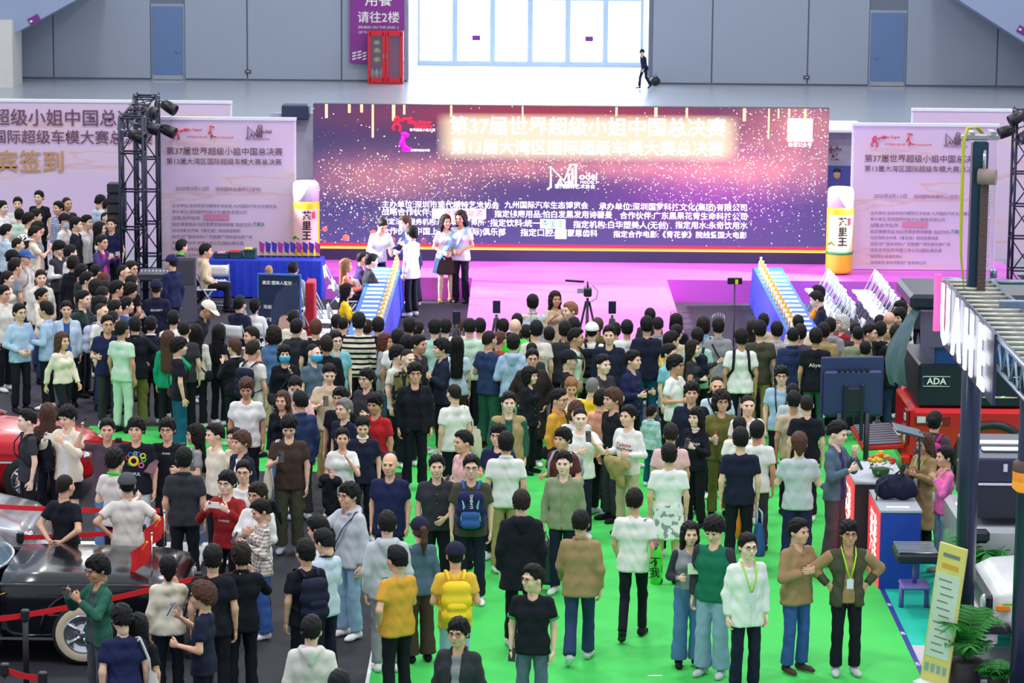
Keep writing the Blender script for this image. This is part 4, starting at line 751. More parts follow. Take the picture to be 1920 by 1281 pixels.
ys = tag(MB().tube([(.0, 0, 0), (-.06, -.03, .06), (-.16, -.05, .05), (-.2, -.06, -.1), (-.2, -.07, -.8), (-.19, -.08, -1.3), (-.14, -.08, -1.72)], [.045, .05, .06, .062, .062, .05, .012], 6, flat=.3).build('lifting_strap', mat('strap_yellow', (190, 192, 30), .6, var=.12, scale=6), None, (pc.x, pc.y - .1, 5.96)), 'yellow lifting strap hanging from the steel column', 'strap')
pc2 = Vector((aty(1915, 1200, 30.8).x, 30.8, 0)); col2 = tag(empty('steel_column', pc2), 'dark steel column at the right edge of the picture', 'column', 'booth columns'); MB().lathe([(.11, .02), (.11, 4.28)], 24).build('shaft', M_COLS, col2); MB().box((0, 0, 5.4), (.15, .15, 2.3), bev=.015).build('upper_shaft', mat('column_olive', (96, 100, 70), .4), col2); MB().box((0, 0, .01), (.5, .5, .02)).build('base_plate', M_COLS, col2)
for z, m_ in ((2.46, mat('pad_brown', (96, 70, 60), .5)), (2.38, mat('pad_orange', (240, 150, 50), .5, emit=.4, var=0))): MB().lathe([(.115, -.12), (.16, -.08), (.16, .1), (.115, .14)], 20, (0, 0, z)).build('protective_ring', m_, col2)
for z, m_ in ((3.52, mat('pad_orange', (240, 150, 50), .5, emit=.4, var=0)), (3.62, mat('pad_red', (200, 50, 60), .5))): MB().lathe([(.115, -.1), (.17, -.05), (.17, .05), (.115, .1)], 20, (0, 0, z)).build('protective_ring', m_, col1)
lt = tag(empty('ladder_truss', (4.6, 32.3, 4.28)), 'horizontal ladder truss with rungs beside the steel column', 'truss')
M_LAD = mat('ladder_steel', (120, 140, 164), .3, .7)
for x in (0, .52): MB().tube([(x, 0, 0), (x, -12, 0)], .028, 8).build('rail', M_LAD, lt); MB().tube([(x, 0, -.3), (x, -12, -.3)], .02, 8).build('lower_rail', M_LAD, lt)
for k in range(40): MB().tube([(0, -.05 - k * .29, 0), (.52, -.05 - k * .29, 0)], .022, 6).build('rung', mat('rung_pale', (190, 186, 176), .4, .4), lt)
for k in range(24): MB().tube([(0, -k * .48, 0), (0, -k * .48 - .24, -.3), (0, -k * .48 - .48, 0)], .012, 5).build('web', M_LAD, lt)
MB().tube([(0, 0, 0), (.52, 0, 0)], .03, 8).tube([(.45, -.3, .12), (.52, -.3, .12)], .05, 8).box((.42, -2.0, .05), (.26, .12, .08), bev=.01).build('end_bar', M_LAD, lt)
MB().tube([(.52, 0, -.02), (2.2, 0, -.02)], .025, 6).tube([(.52, .05, -.4), (2.2, .05, -.4)], .02, 6).build('cross_beam', M_LAD, lt)
ls_ = tag(empty('letter_sign', (4.5, 32.0, 4.02)), 'row of glowing white box letters hanging on the ladder truss', 'sign')
M_LET = mat('letter_glow', (255, 255, 255), .5, emit=3.0, var=0); M_LETS = mat('letter_side', (40, 46, 80), .4)
MB().box((.07, -1.75, -.05), (.03, 3.6, .7)).build('backing', M_LETS, ls_)
for k, ch in enumerate('UAHE'):
    me = text_mesh(ch, .86, .02, ext=.010); o = link('letter', me, ls_, M_LET, (.02, -.42 - k * .86, -.05)); o.rotation_euler = (R(90), 0, R(-90))
MB().box((.0, .06, .05), (.07, .05, .62)).build('end_light', mat('neon_pink', (255, 60, 120), .4, emit=2.0, var=0), ls_)
# ---- counters
M_CB = mat('counter_blue', (30, 66, 180), .5, var=.03); M_CR = mat('counter_red_lit', (240, 70, 80), .5, emit=.55, var=.05); M_CT = mat('counter_top', (180, 186, 200), .35, var=.03); M_CD = mat('counter_dark', (30, 34, 54), .5)
def counter(lab, x0, x1, y0, y1, h, front):
    o = tag(empty('reception_counter', ((x0 + x1) / 2, (y0 + y1) / 2, 0)), lab, 'counter', 'reception counters'); w, d = x1 - x0, y1 - y0
    MB().box((0, .0, h / 2 - .02), (w - .02, d - .02, h - .04)).build('body', M_CD, o); MB().box((0, -d / 2, h / 2 - .02), (w, .03, h - .04)).build('front_panel', front, o); MB().box((-w / 2, 0, h / 2 - .02), (.03, d, h - .04)).build('lit_side', M_CR, o); MB().box((0, 0, h - .015), (w + .03, d + .03, .04), bev=.008).build('top', M_CT, o)
    for k, (tx, s, z) in enumerate((('征途', .34, h * .68), ('汽车', .34, h * .42))):
        t = link('lettering', text_mesh(tx, s, .004), o, mat('counter_white', (255, 255, 255), .5, emit=1.2, var=0), (-w / 2 - .02, -.02, z)); t.rotation_euler = (R(90), 0, R(-90))
    return o
counter('lower reception counter with blue front and lit red side', 4.38, 4.87, 35.5, 36.65, .98, M_CB); counter('upper reception counter with flowers on its top', 4.2, 4.84, 36.75, 38.0, 1.06, M_CD)
sg_ = tag(MB().box((0, 0, .004), (.28, .1, .008)).box((0, -.02, .0085), (.2, .02, .001), mi=1).build('name_card', [mat('paper', (240, 238, 240), .6, var=0), mat('paper_ink', (170, 160, 180), .6, var=0)], None, (4.6, 35.62, .987)), 'white card lying on the blue counter', 'card')
fl = tag(empty('flower_arrangement', (4.56, 37.1, 1.066)), 'bowl of orange, yellow and red flowers on the upper counter', 'flowers'); MB().lathe([(.06, 0), (.1, .02), (.12, .09), (.1, .1)], 16).build('bowl', mat('leaf_green', (40, 100, 40), .6), fl)
rnd = random.Random(3)
for k in range(26):
    a = rnd.uniform(0, 6.28); r = rnd.uniform(0, .15); z = .20 + .08 * (1 - r / .15) + rnd.uniform(-.03, .03); c = ((240, 150, 30), (236, 190, 50), (206, 40, 40))[k % 3]; s = rnd.uniform(.03, .045)
    MB().ball((r * math.cos(a) * 1.2, r * math.sin(a), z), (s, s, s * .75), n=7, m=4).build('bloom', mat('bloom_%d' % c[1], c, .6, var=.2, scale=40), fl)
for k in range(40):
    a = rnd.uniform(0, 6.28); r = rnd.uniform(.08, .2); p = Vector((r * math.cos(a), r * math.sin(a), rnd.uniform(.10, .2))); q = p + Vector((.07 * math.cos(a), .07 * math.sin(a), rnd.uniform(-.05, .06))); sd = Vector((-math.sin(a), math.cos(a), 0)) * .02
    MB().add([p, (p + q) / 2 + sd, q, (p + q) / 2 - sd + Vector((0, 0, .004))], [(0, 1, 2, 3)]).build('leaf', mat('leaf_green', (40, 100, 40), .6), fl)
# ---- plants
def palm(lab, x, y, h, n, spread, seed, pot=True, z=0):
    rnd = random.Random(seed); o = tag(empty('potted_palm', (x, y, z)), lab, 'plant', 'booth plants'); M_LF = mat('palm_green', (44, 132, 52), .5, var=.3, scale=3)
    if pot: MB().lathe([(.12, 0), (.17, .03), (.2, .28), (.18, .29)], 16).build('pot', mat('pot_dark', (46, 40, 44), .6), o)
    for k in range(n):
        a = 2 * math.pi * k / n + rnd.uniform(-.3, .3); L_ = spread * rnd.uniform(.7, 1.1); H_ = h * rnd.uniform(.65, 1.05); pts = []
        for i in range(9): t = i / 8; pts.append(Vector((math.cos(a) * L_ * t, math.sin(a) * L_ * t, .25 + (H_ - .25) * math.sin(t * 1.9) / .95)))
        mb = MB(); mb.tube(pts, [.012 - .001 * i for i in range(9)], 4)
        for i in range(2, 9):
            p = pts[i]; d = (pts[i] - pts[i - 1]).normalized(); sd = d.cross(Vector((0, 0, 1))).normalized()
            for s in (-1, 1):
                for w in (0, .5):
                    q = p - d * .04 * w * 2; e = q + sd * s * (.2 * math.sin(math.pi * (i + 1) / 10) + .04) + d * .09 - Vector((0, 0, .05)); nn = d * .016
                    mb.add([q - nn, q + nn, (q + e) / 2 + nn * 1.3 + Vector((0, 0, .012)), e, (q + e) / 2 - nn * 1.3 + Vector((0, 0, .012))], [(0, 1, 2, 3, 4)])
        mb.build('frond', M_LF, o)
    return o
p_ = at(1840, 1180); palm('bushy green palm between the column and the silver pickup', aty(1842, 1150, 33.72).x - .1, 33.72, .95, 16, .34, 1); palm('small leafy palm below the white off-road car', aty(1872, 1260, 31.1).x, 31.1, .5, 14, .34, 2).scale = (.62, .62, .62); palm('thin palm at the foot of the steel column', at(1800, 1275).x + .02, 31.3, .75, 9, .34, 5)
# ---- yellow information board and monitor
pb = at(1752, 1290); ib = tag(empty('info_board', (pb.x, 31.25, 0), R(-38)), 'slim yellow information board with text lines beside the column', 'board'); ib.rotation_euler = (0, R(7), R(-38))
MB().box((0, 0, .82), (.34, .03, 1.56), bev=.006).build('panel', mat('board_yellow', (222, 206, 120), .5), ib); MB().box((0, -.018, .80), (.29, .006, .95)).build('text_field', mat('board_field', (206, 214, 206), .5, var=.03), ib); MB().box((0, 0, .02), (.36, .3, .04), bev=.01).build('foot', M_CH, ib)
for k in range(11): MB().box((-.03 + .02 * (k % 3), -.022, 1.2 - k * .08), (.16 - .03 * (k % 2), .004, .014)).build('text_line', mat('text_grey', (120, 124, 124), .6, var=0), ib)
MB().box((0, -.018, 1.48), (.2, .006, .04)).build('heading', mat('text_grey', (120, 124, 124), .6, var=0), ib); MB().box((0, -.018, 1.36), (.2, .006, .05)).build('heading_band', mat('band_orange', (220, 160, 60), .5, var=0), ib)
for k in range(4): MB().box((-.11 + k * .073, -.018, .2), (.045, .006, .09)).build('icon', mat('icon_grey', (130, 170, 170), .5, var=0), ib)
tv = tag(empty('monitor_on_stand', (aty(1600, 700, 41.2).x, 41.2, 0), R(8)), 'large dark monitor on a stand seen from behind', 'monitor'); M_TV = mat('tv_back', (46, 56, 104), .45, var=.05)
MB().box((0, .06, 1.45), (.90, .05, .86), bev=.015).build('casing', M_TV, tv); MB().box((0, .0, 1.37), (.84, .07, .64), bev=.03).build('rear_bulge', M_TV, tv); MB().box((0, -.05, 1.28), (.26, .05, .34), bev=.01).build('mount_plate', M_DARKP, tv)
for k in range(6): MB().box((-.2 + k * .08, -.01, 1.70), (.05, .08, .02)).build('vent', M_DARKP, tv)
for s in (-1, 1): MB().box((s * .12, -.06, 1.1), (.05, .05, .8), bev=.01).build('mount_arm', M_DARKP, tv)
MB().tube([(-.2, -.05, 0), (-.2, -.05, 1.1)], .04, 8).tube([(.2, -.05, 0), (.2, -.05, 1.1)], .04, 8).box((0, -.05, .02), (.8, .5, .04), bev=.01).build('stand', M_DARKP, tv); MB().box((-.4, .02, 1.06), (.02, .02, .08)).build('cable_tag', M_CH, tv)
# ================================================================ people
V = lambda *a: np.array(a, float)
def smin(a, b, k):
    h = np.maximum(k - np.abs(a - b), 0) / k
    return np.minimum(a, b) - h * h * k * .25
CORN = [(i, j, k) for i in (0, 1) for j in (0, 1) for k in (0, 1)]
EDGES = [(a, b) for a in range(8) for b in range(a + 1, 8) if sum(abs(CORN[a][q] - CORN[b][q]) for q in range(3)) == 1]
def surface(f, lo, res):
    """a closed quad surface around the negative region of a sampled field"""
    ins = (f < 0)
    c = np.zeros(tuple(n - 1 for n in f.shape), np.int8)
    sl = lambda d, n: slice(d, n - 1 + d)
    for (i, j, k) in CORN: c += ins[sl(i, f.shape[0]), sl(j, f.shape[1]), sl(k, f.shape[2])]
    act = (c > 0) & (c < 8); I, J, K = np.nonzero(act)
    idx = np.full(act.shape, -1, np.int64); idx[I, J, K] = np.arange(len(I))
    vals = [f[I + a, J + b, K + d] for (a, b, d) in CORN]
    pos = np.zeros((len(I), 3)); cnt = np.zeros(len(I))
    for (a, b) in EDGES:
        va, vb = vals[a], vals[b]; m = (va < 0) != (vb < 0)
        t = np.where(m, va / np.where(m, va - vb, 1), 0)
        ca, cb = np.array(CORN[a], float), np.array(CORN[b], float)
        pos += m[:, None] * (ca + t[:, None] * (cb - ca)); cnt += m
    pos = (pos / cnt[:, None] + np.stack([I, J, K], 1)) * res + lo
    F_ = []
    for ax in range(3):
        s0 = [slice(None)] * 3; s1 = [slice(None)] * 3; s0[ax] = slice(0, -1); s1[ax] = slice(1, None)
        a, b = ins[tuple(s0)], ins[tuple(s1)]
        e = np.argwhere(a != b); u, w = (ax + 1) % 3, (ax + 2) % 3
        e = e[(e[:, u] > 0) & (e[:, w] > 0) & (e[:, u] < f.shape[u] - 1) & (e[:, w] < f.shape[w] - 1)]
        fl = a[tuple(e.T)]
        def cell(du, dw):
            q = e.copy(); q[:, u] -= du; q[:, w] -= dw; return idx[tuple(q.T)]
        q = np.stack([cell(1, 1), cell(0, 1), cell(0, 0), cell(1, 0)], 1)
        q[~fl] = q[~fl][:, ::-1]; F_.append(q)
    return pos, np.concatenate(F_)
def prim(p0, p1, r0, r1=None, n=None, kf=1.0, k=.03, c0=False, c1=False):
    return (np.array(p0, float), np.array(p1, float), r0, r0 if r1 is None else r1, None if n is None else np.array(n, float), kf, k, c0, c1)
def field(prims, res, lo_cut=None, hi_cut=None):
    rm = lambda q: max(q[2], q[3])
    lo = np.min([np.minimum(q[0], q[1]) - rm(q) for q in prims], 0) - 3 * res
    hi = np.max([np.maximum(q[0], q[1]) + rm(q) for q in prims], 0) + 3 * res
    lo = np.floor(lo / res) * res
    sh = np.ceil((hi - lo) / res).astype(int) + 1
    f = np.full(sh, .25)
    ax = [lo[i] + res * np.arange(sh[i]) for i in range(3)]
    for (p0, p1, r0, r1, n, kf, k, c0, c1) in prims:
        m = max(r0, r1) + abs(k) + 2 * res
        a = np.maximum(np.floor((np.minimum(p0, p1) - m - lo) / res).astype(int), 0)
        b = np.minimum(np.ceil((np.maximum(p0, p1) + m - lo) / res).astype(int) + 1, sh)
        s = tuple(slice(a[i], b[i]) for i in range(3))
        X = ax[0][s[0]][:, None, None] - p0[0]; Y = ax[1][s[1]][None, :, None] - p0[1]; Z = ax[2][s[2]][None, None, :] - p0[2]
        ba = p1 - p0; X0, Y0, Z0 = X, Y, Z
        if n is not None:
            t = (X * n[0] + Y * n[1] + Z * n[2]) * (kf - 1)
            X = X + t * n[0]; Y = Y + t * n[1]; Z = Z + t * n[2]
            ba = ba + (kf - 1) * ba.dot(n) * n
        L2 = max(ba.dot(ba), 1e-9)
        h = np.clip((X * ba[0] + Y * ba[1] + Z * ba[2]) / L2, 0, 1)
        d = np.sqrt((X - ba[0] * h) ** 2 + (Y - ba[1] * h) ** 2 + (Z - ba[2] * h) ** 2) - (r0 + (r1 - r0) * h)
        if c0 or c1:
            e = p1 - p0; L = math.sqrt(e.dot(e)); e = e / L; w = X0 * e[0] + Y0 * e[1] + Z0 * e[2]
            if c1: d = np.maximum(d, w - L)
            if c0: d = np.maximum(d, -w)
        if k < 0: f[s] = np.maximum(f[s], -d)
        else: f[s] = smin(f[s], d, k)
    if lo_cut is not None: f = np.maximum(f, lo_cut - ax[2][None, None, :])
    if hi_cut is not None: f = np.maximum(f, ax[2][None, None, :] - hi_cut)
    return surface(f, lo, res)
def ell(P, c, r):
    q = np.sqrt(sum(((P[i] - c[i]) / r[i]) ** 2 for i in range(3))); return (q - 1) * min(r)
def grid(lo, hi, res):
    ax = [np.arange(lo[i], hi[i], res) for i in range(3)]
    return np.meshgrid(*ax, indexing='ij', sparse=True), np.array(lo, float)

def head_template(res, fem):
    P, lo = grid((-.13, -.16, -.17), (.13, .16, .16), res)
    jw = .90 if fem else 1.0
    d = ell(P, (0, .016, .032), (.078, .096, .090))
    d = smin(d, ell(P, (0, -.026, -.022), (.064 * jw, .066, .084)), .03)
    d = smin(d, ell(P, (0, -.054, -.086), (.036 * jw, .034, .028)), .03)
    d = smin(d, ell(P, (0, .03, -.09), (.052 * jw, .05, .07)), .03)
    for s in (-1, 1):
        d = smin(d, ell(P, (s * .040, -.062, -.028), (.028, .026, .03)), .02)
        d = -smin(-d, ell(P, (s * .031, -.104, .010), (.020, .016, .011)), .012)
        d = smin(d, ell(P, (s * .079, .014, -.008), (.011, .019, .031)), .006)
        d = smin(d, ell(P, (s * .030, -.084, .030), (.024, .012, .007)), .012)
    for (y, z, r) in ((-.088, .008, .010), (-.098, -.012, .0125), (-.102, -.026, .016)):
        d = smin(d, ell(P, (0, y, z), (r, r, r)), .014)
    d = smin(d, ell(P, (0, -.088, -.057), (.023, .010, .007)), .008)
    d = smin(d, ell(P, (0, -.086, -.067), (.019, .010, .007)), .008)
    return surface(d, lo, res)
def hand_template(res, kind):
    """left hand, wrist at the origin, fingers to -z, palm to -x, thumb to -y"""
    pr = [prim((0, 0, .01), (0, 0, -.03), .024, .028, (1, 0, 0), 1.5, .02), prim((0, -.018, -.05), (0, -.022, -.085), .018, .016, (1, 0, 0), 1.25, .018),
          prim((0, .018, -.05), (0, .022, -.08), .018, .015, (1, 0, 0), 1.25, .018), prim((0, 0, -.05), (0, 0, -.086), .02, .018, (1, 0, 0), 1.35, .018)]
    curl = {'relax': (.35, .5, .5), 'grip': (1.0, 1.0, .7), 'flat': (.08, .1, .1), 'fist': (1.25, 1.45, 1.0)}[kind]
    for q, (y, ln) in enumerate(((-.030, .068), (-.010, .076), (.011, .071), (.030, .056))):
        p = V(0, y, -.088); a = 0
        for j in range(3):
            a += curl[j] * (1 + .08 * q); l = ln * (.45, .32, .25)[j]
            e = p + V(-math.sin(a), y * .15 / .05 * .12, -math.cos(a)) * l
            pr.append(prim(p, e, .0092 - j * .0009, .0085 - j * .0009, k=.005)); p = e
    t = V(0, -.028, -.03); sp = .7 if kind != 'fist' else .3
    e = t + V(-.012, -.026 * sp - .01, -.032); pr.append(prim(t, e, .014, .011, k=.012))
    e2 = e + V(-.012 if kind in ('grip', 'fist') else -.002, -.004, -.03); pr.append(prim(e, e2, .010, .0085, k=.006))
    return field(pr, res)
HEADS, HANDS = {}, {}
def head_t(res, fem):
    if (res, fem) not in HEADS: HEADS[res, fem] = head_template(res, fem)
    return HEADS[res, fem]
def hand_t(res, kind, side):
    if (res, kind, side) not in HANDS:
        v, f = hand_template(res, kind)
        if side < 0: v = v * V(-1, 1, 1); f = f[:, ::-1]
        HANDS[res, kind, side] = (v, f)
    return HANDS[res, kind, side]

HAIRLINE = {  # (y, lowest z of hair) from brow to nape
 'short': ((-.14, .075), (-.075, .070), (-.055, .045), (-.035, .012), (-.012, .0), (.01, .012), (.04, -.03), (.14, -.085)),
 'fade': ((-.14, .078), (-.075, .075), (-.05, .05), (-.03, .02), (.0, .02), (.04, -.01), (.14, -.06)),
 'fringe': ((-.14, .036), (-.085, .040), (-.05, .02), (-.03, -.005), (.0, -.012), (.04, -.04), (.14, -.095)),
 'bob': ((-.14, .040), (-.085, .044), (-.062, .03), (-.05, -.07), (0, -.12), (.14, -.125)),
 'open': ((-.14, .080), (-.08, .076), (-.065, .06), (-.052, -.05), (0, -.11), (.14, -.125)),
 'tied': ((-.14, .078), (-.075, .072), (-.05, .04), (-.03, .0), (.0, -.005), (.04, -.04), (.14, -.09)),
 'buzz': ((-.14, .078), (-.075, .074), (-.05, .05), (-.03, .02), (.0, .02), (.04, -.02), (.14, -.07))}
def hair_template(style, res):
    if style in ('long', 'longfringe', 'longside'): lo, hi = (-.18, -.18, -.46), (.18, .22, .19)
    elif style in ('pony',): lo, hi = (-.14, -.16, -.28), (.14, .24, .19)
    elif style == 'curly': lo, hi = (-.17, -.17, -.19), (.17, .18, .20)
    else: lo, hi = (-.145, -.165, -.19), (.145, .2, .19)
    P, l0 = grid(lo, hi, res); X, Y, Z = P
    base = {'short': 'short', 'spiky': 'short', 'quiff': 'fade', 'fade': 'fade', 'buzz': 'buzz', 'receding': 'buzz', 'fringe': 'fringe', 'mop': 'fringe', 'curly': 'bob',
            'bob': 'bob', 'long': 'open', 'longfringe': 'bob', 'longside': 'open', 'pony': 'tied', 'bun': 'tied', 'tied': 'tied'}[style]
    tk = {'short': .012, 'spiky': .014, 'quiff': .012, 'fade': .012, 'buzz': .0035, 'receding': .0035, 'fringe': .018, 'mop': .024, 'curly': .034, 'bob': .022, 'long': .018, 'longfringe': .020, 'longside': .02, 'pony': .011, 'bun': .011, 'tied': .012}[style]
    top = {'short': .014, 'spiky': .022, 'quiff': .026, 'fade': .018, 'buzz': 0, 'receding': 0, 'fringe': .014, 'mop': .02, 'curly': .02}.get(style, .008)
    d = ell(P, (0, .016, .032), (.078 + tk, .096 + tk, .090 + tk))
    if top: d = smin(d, ell(P, (0, -.012, .072 + top), (.066, .085, .052)), .02)
    d = smin(d, ell(P, (0, .05, -.03), (.062 + tk, .055 + tk, .07)), .03)
    if base in ('bob', 'open'): d = smin(d, ell(P, (0, .012, -.05), (.082 + tk, .075 + tk, .10)), .03)
    wav = .005 * np.sin(70 * X + 9 * np.sin(21 * Z)) * np.sin(52 * Y + 3) + .004 * np.sin(150 * X + 60 * Z + 40 * Y)
    if style == 'curly': wav = wav + .008 * np.sin(88 * X) * np.sin(84 * Y + 1) * np.sin(90 * Z)
    if style == 'spiky': wav = wav + .005 * np.sin(120 * X + 40 * Y) * np.sin(110 * Y)
    if style not in ('buzz', 'receding'): d = d + (wav if tk > .0125 else wav * .6)
    hl = np.interp(Y, [a for a, b in HAIRLINE[base]], [b for a, b in HAIRLINE[base]])
    if style == 'receding': hl = hl + np.where(Y < .03, .10 * np.clip((.035 - np.abs(X)) / .03, 0, 1) * 0 + .03, 0)
    if base in ('short', 'fade', 'fringe', 'tied'): hl = hl + .007 * np.sin(170 * X + 60 * Y) + .008 * np.sin(53 * X + 1)
    d = np.maximum(d, hl - Z)
    if base in ('bob', 'open'):                 # leave the face free
        fw = .050 if style != 'open' else .06
        face = np.maximum(np.maximum(np.abs(X) - fw - .12 * np.maximum(-Z - .04, 0) * 0, Y + .028), Z - (.046 if base == 'bob' else .078))
        d = np.maximum(d, -face)
    if style in ('long', 'longfringe', 'longside'):
        for (a, b, r0, r1, n, kf) in (((0, .07, .0), (0, .10, -.42), .092, .092, (0, 1, 0), 2.3), ((.07, .03, -.05), (.085, .0, -.36), .030, .018, (0, 1, 0), 1.1), ((-.07, .03, -.05), (-.085, .0, -.34), .030, .018, (0, 1, 0), 1.1)):
            a, b, n = np.array(a), np.array(b), np.array(n); q = [P[i] - a[i] for i in range(3)]; t = sum(q[i] * n[i] for i in range(3)) * (kf - 1)
            q = [q[i] + t * n[i] for i in range(3)]; ba = b - a + (kf - 1) * (b - a).dot(n) * n
            h = np.clip(sum(q[i] * ba[i] for i in range(3)) / ba.dot(ba), 0, 1)
            d = smin(d, np.sqrt(sum((q[i] - ba[i] * h) ** 2 for i in range(3))) - (r0 + (r1 - r0) * h) + .005 * np.sin(130 * X + 4 * np.sin(30 * Z)) + .05 * np.maximum(0, -Z - .30 + .04 * np.sin(60 * X)), .025)
    if style == 'pony':
        for (a, b, r0, r1) in (((0, .095, .05), (0, .15, .03), .026, .03), ((0, .15, .03), (0, .165, -.10), .034, .036), ((0, .165, -.10), (0, .15, -.24), .036, .012)):
            a, b = np.array(a), np.array(b); q = [P[i] - a[i] for i in range(3)]; ba = b - a; h = np.clip(sum(q[i] * ba[i] for i in range(3)) / ba.dot(ba), 0, 1)
            d = smin(d, np.sqrt(sum((q[i] - ba[i] * h) ** 2 for i in range(3))) - (r0 + (r1 - r0) * h) + .004 * np.sin(140 * X) * np.sin(40 * Z), .02)
    if style == 'bun': d = smin(d, ell(P, (0, .108, .035), (.045, .04, .042)) + .003 * np.sin(150 * X) * np.sin(120 * Z), .012)
    if style == 'tied': d = smin(d, ell(P, (0, .09, -.07), (.035, .03, .05)), .02)
    return surface(d, l0, res)
def np_mesh(name, v, f, mats, mi=None, smooth=True):
    me = bpy.data.meshes.new(name); nv, nf = len(v), len(f)
    me.vertices.add(nv); me.vertices.foreach_set('co', np.ascontiguousarray(v, np.float32).ravel())
    me.loops.add(nf * 4); me.loops.foreach_set('vertex_index', np.ascontiguousarray(f, np.int32).ravel())
    me.polygons.add(nf); me.polygons.foreach_set('loop_start', np.arange(nf, dtype=np.int32) * 4)
    try: me.polygons.foreach_set('loop_total', np.full(nf, 4, np.int32))
    except Exception: pass
    me.polygons.foreach_set('use_smooth', np.full(nf, smooth, bool))
    for m in mats: me.materials.append(m)
    if mi is not None: me.polygons.foreach_set('material_index', np.ascontiguousarray(mi, np.int32))
    me.update(calc_edges=True); return me

SKINS = [mat('skin_%d' % i, c, .55, var=.05, scale=14) for i, c in enumerate(((238, 194, 168), (228, 178, 150), (208, 154, 124), (244, 206, 184)))]
M_EYE = mat('eye', (34, 24, 22), .3, var=0); M_BROW = mat('brow', (42, 32, 30), .9, var=0); M_LIP = mat('lips', (190, 105, 100), .5, var=0)
HAIRC = {'black': (17, 16, 19), 'dark': (32, 25, 24), 'brown': (78, 52, 42), 'light': (140, 100, 70), 'auburn': (86, 44, 36), 'grey': (120, 116, 116), 'white': (190, 188, 188), 'blond': (170, 130, 90)}
HAIRM = {}
for k_, c_ in HAIRC.items():
    m_ = mat('hair_' + k_, c_, .62, var=0.0, spec=.22); nt_, N_, L_, b_ = nodes(m_)
    tc_ = N_.new('ShaderNodeTexCoord'); mp_ = N_.new('ShaderNodeMapping'); mp_.inputs['Scale'].default_value = (1, 1, .18); L_.new(tc_.outputs['Object'], mp_.inputs['Vector'])
    nz_ = N_.new('ShaderNodeTexNoise'); nz_.inputs['Scale'].default_value = 150; L_.new(mp_.outputs['Vector'], nz_.inputs['Vector'])
    bp_ = N_.new('ShaderNodeBump'); bp_.inputs['Strength'].default_value = .6; bp_.inputs['Distance'].default_value = .006
    L_.new(nz_.outputs['Fac'], bp_.inputs['Height']); L_.new(bp_.outputs['Normal'], b_.inputs['Normal']); HAIRM[k_] = m_

COLS = {'black': (21, 24, 36), 'navy': (30, 36, 78), 'deepnavy': (26, 31, 56), 'white': (236, 236, 236), 'cream': (232, 222, 204), 'offwhite': (222, 218, 212), 'grey': (150, 152, 160), 'lightgrey': (192, 198, 208), 'darkgrey': (78, 80, 88), 'charcoal': (52, 54, 62),
 'beige': (205, 186, 158), 'tan': (160, 132, 96), 'khaki': (170, 150, 105), 'olive': (112, 110, 58), 'darkolive': (74, 74, 60), 'sage': (140, 150, 120), 'green': (22, 110, 84), 'emerald': (10, 150, 110), 'neon': (60, 225, 60), 'forest': (44, 96, 80), 'teal': (20, 90, 120),
 'palegreen': (196, 224, 206), 'lightblue': (168, 196, 226), 'paleblue': (196, 214, 236), 'blue': (56, 92, 160), 'denim': (84, 124, 174), 'lightdenim': (140, 170, 200), 'darkdenim': (42, 60, 100), 'slate': (84, 104, 126), 'purple': (66, 46, 110), 'plum': (84, 66, 80), 'maroon': (90, 46, 48),
 'brown': (70, 54, 48), 'darkbrown': (50, 40, 40), 'red': (186, 34, 44), 'darkred': (150, 36, 40), 'rust': (160, 70, 50), 'peach': (236, 176, 150), 'pink': (232, 186, 190), 'hotpink': (240, 120, 190), 'yellow': (240, 205, 50), 'mustard': (214, 160, 60), 'gold': (230, 188, 70), 'orange': (240, 150, 50),
 'coral': (236, 130, 110), 'magenta': (190, 40, 130), 'aqua': (120, 190, 200), 'mint': (170, 214, 200), 'lilac': (190, 186, 220), 'darkgreen': (34, 60, 54)}
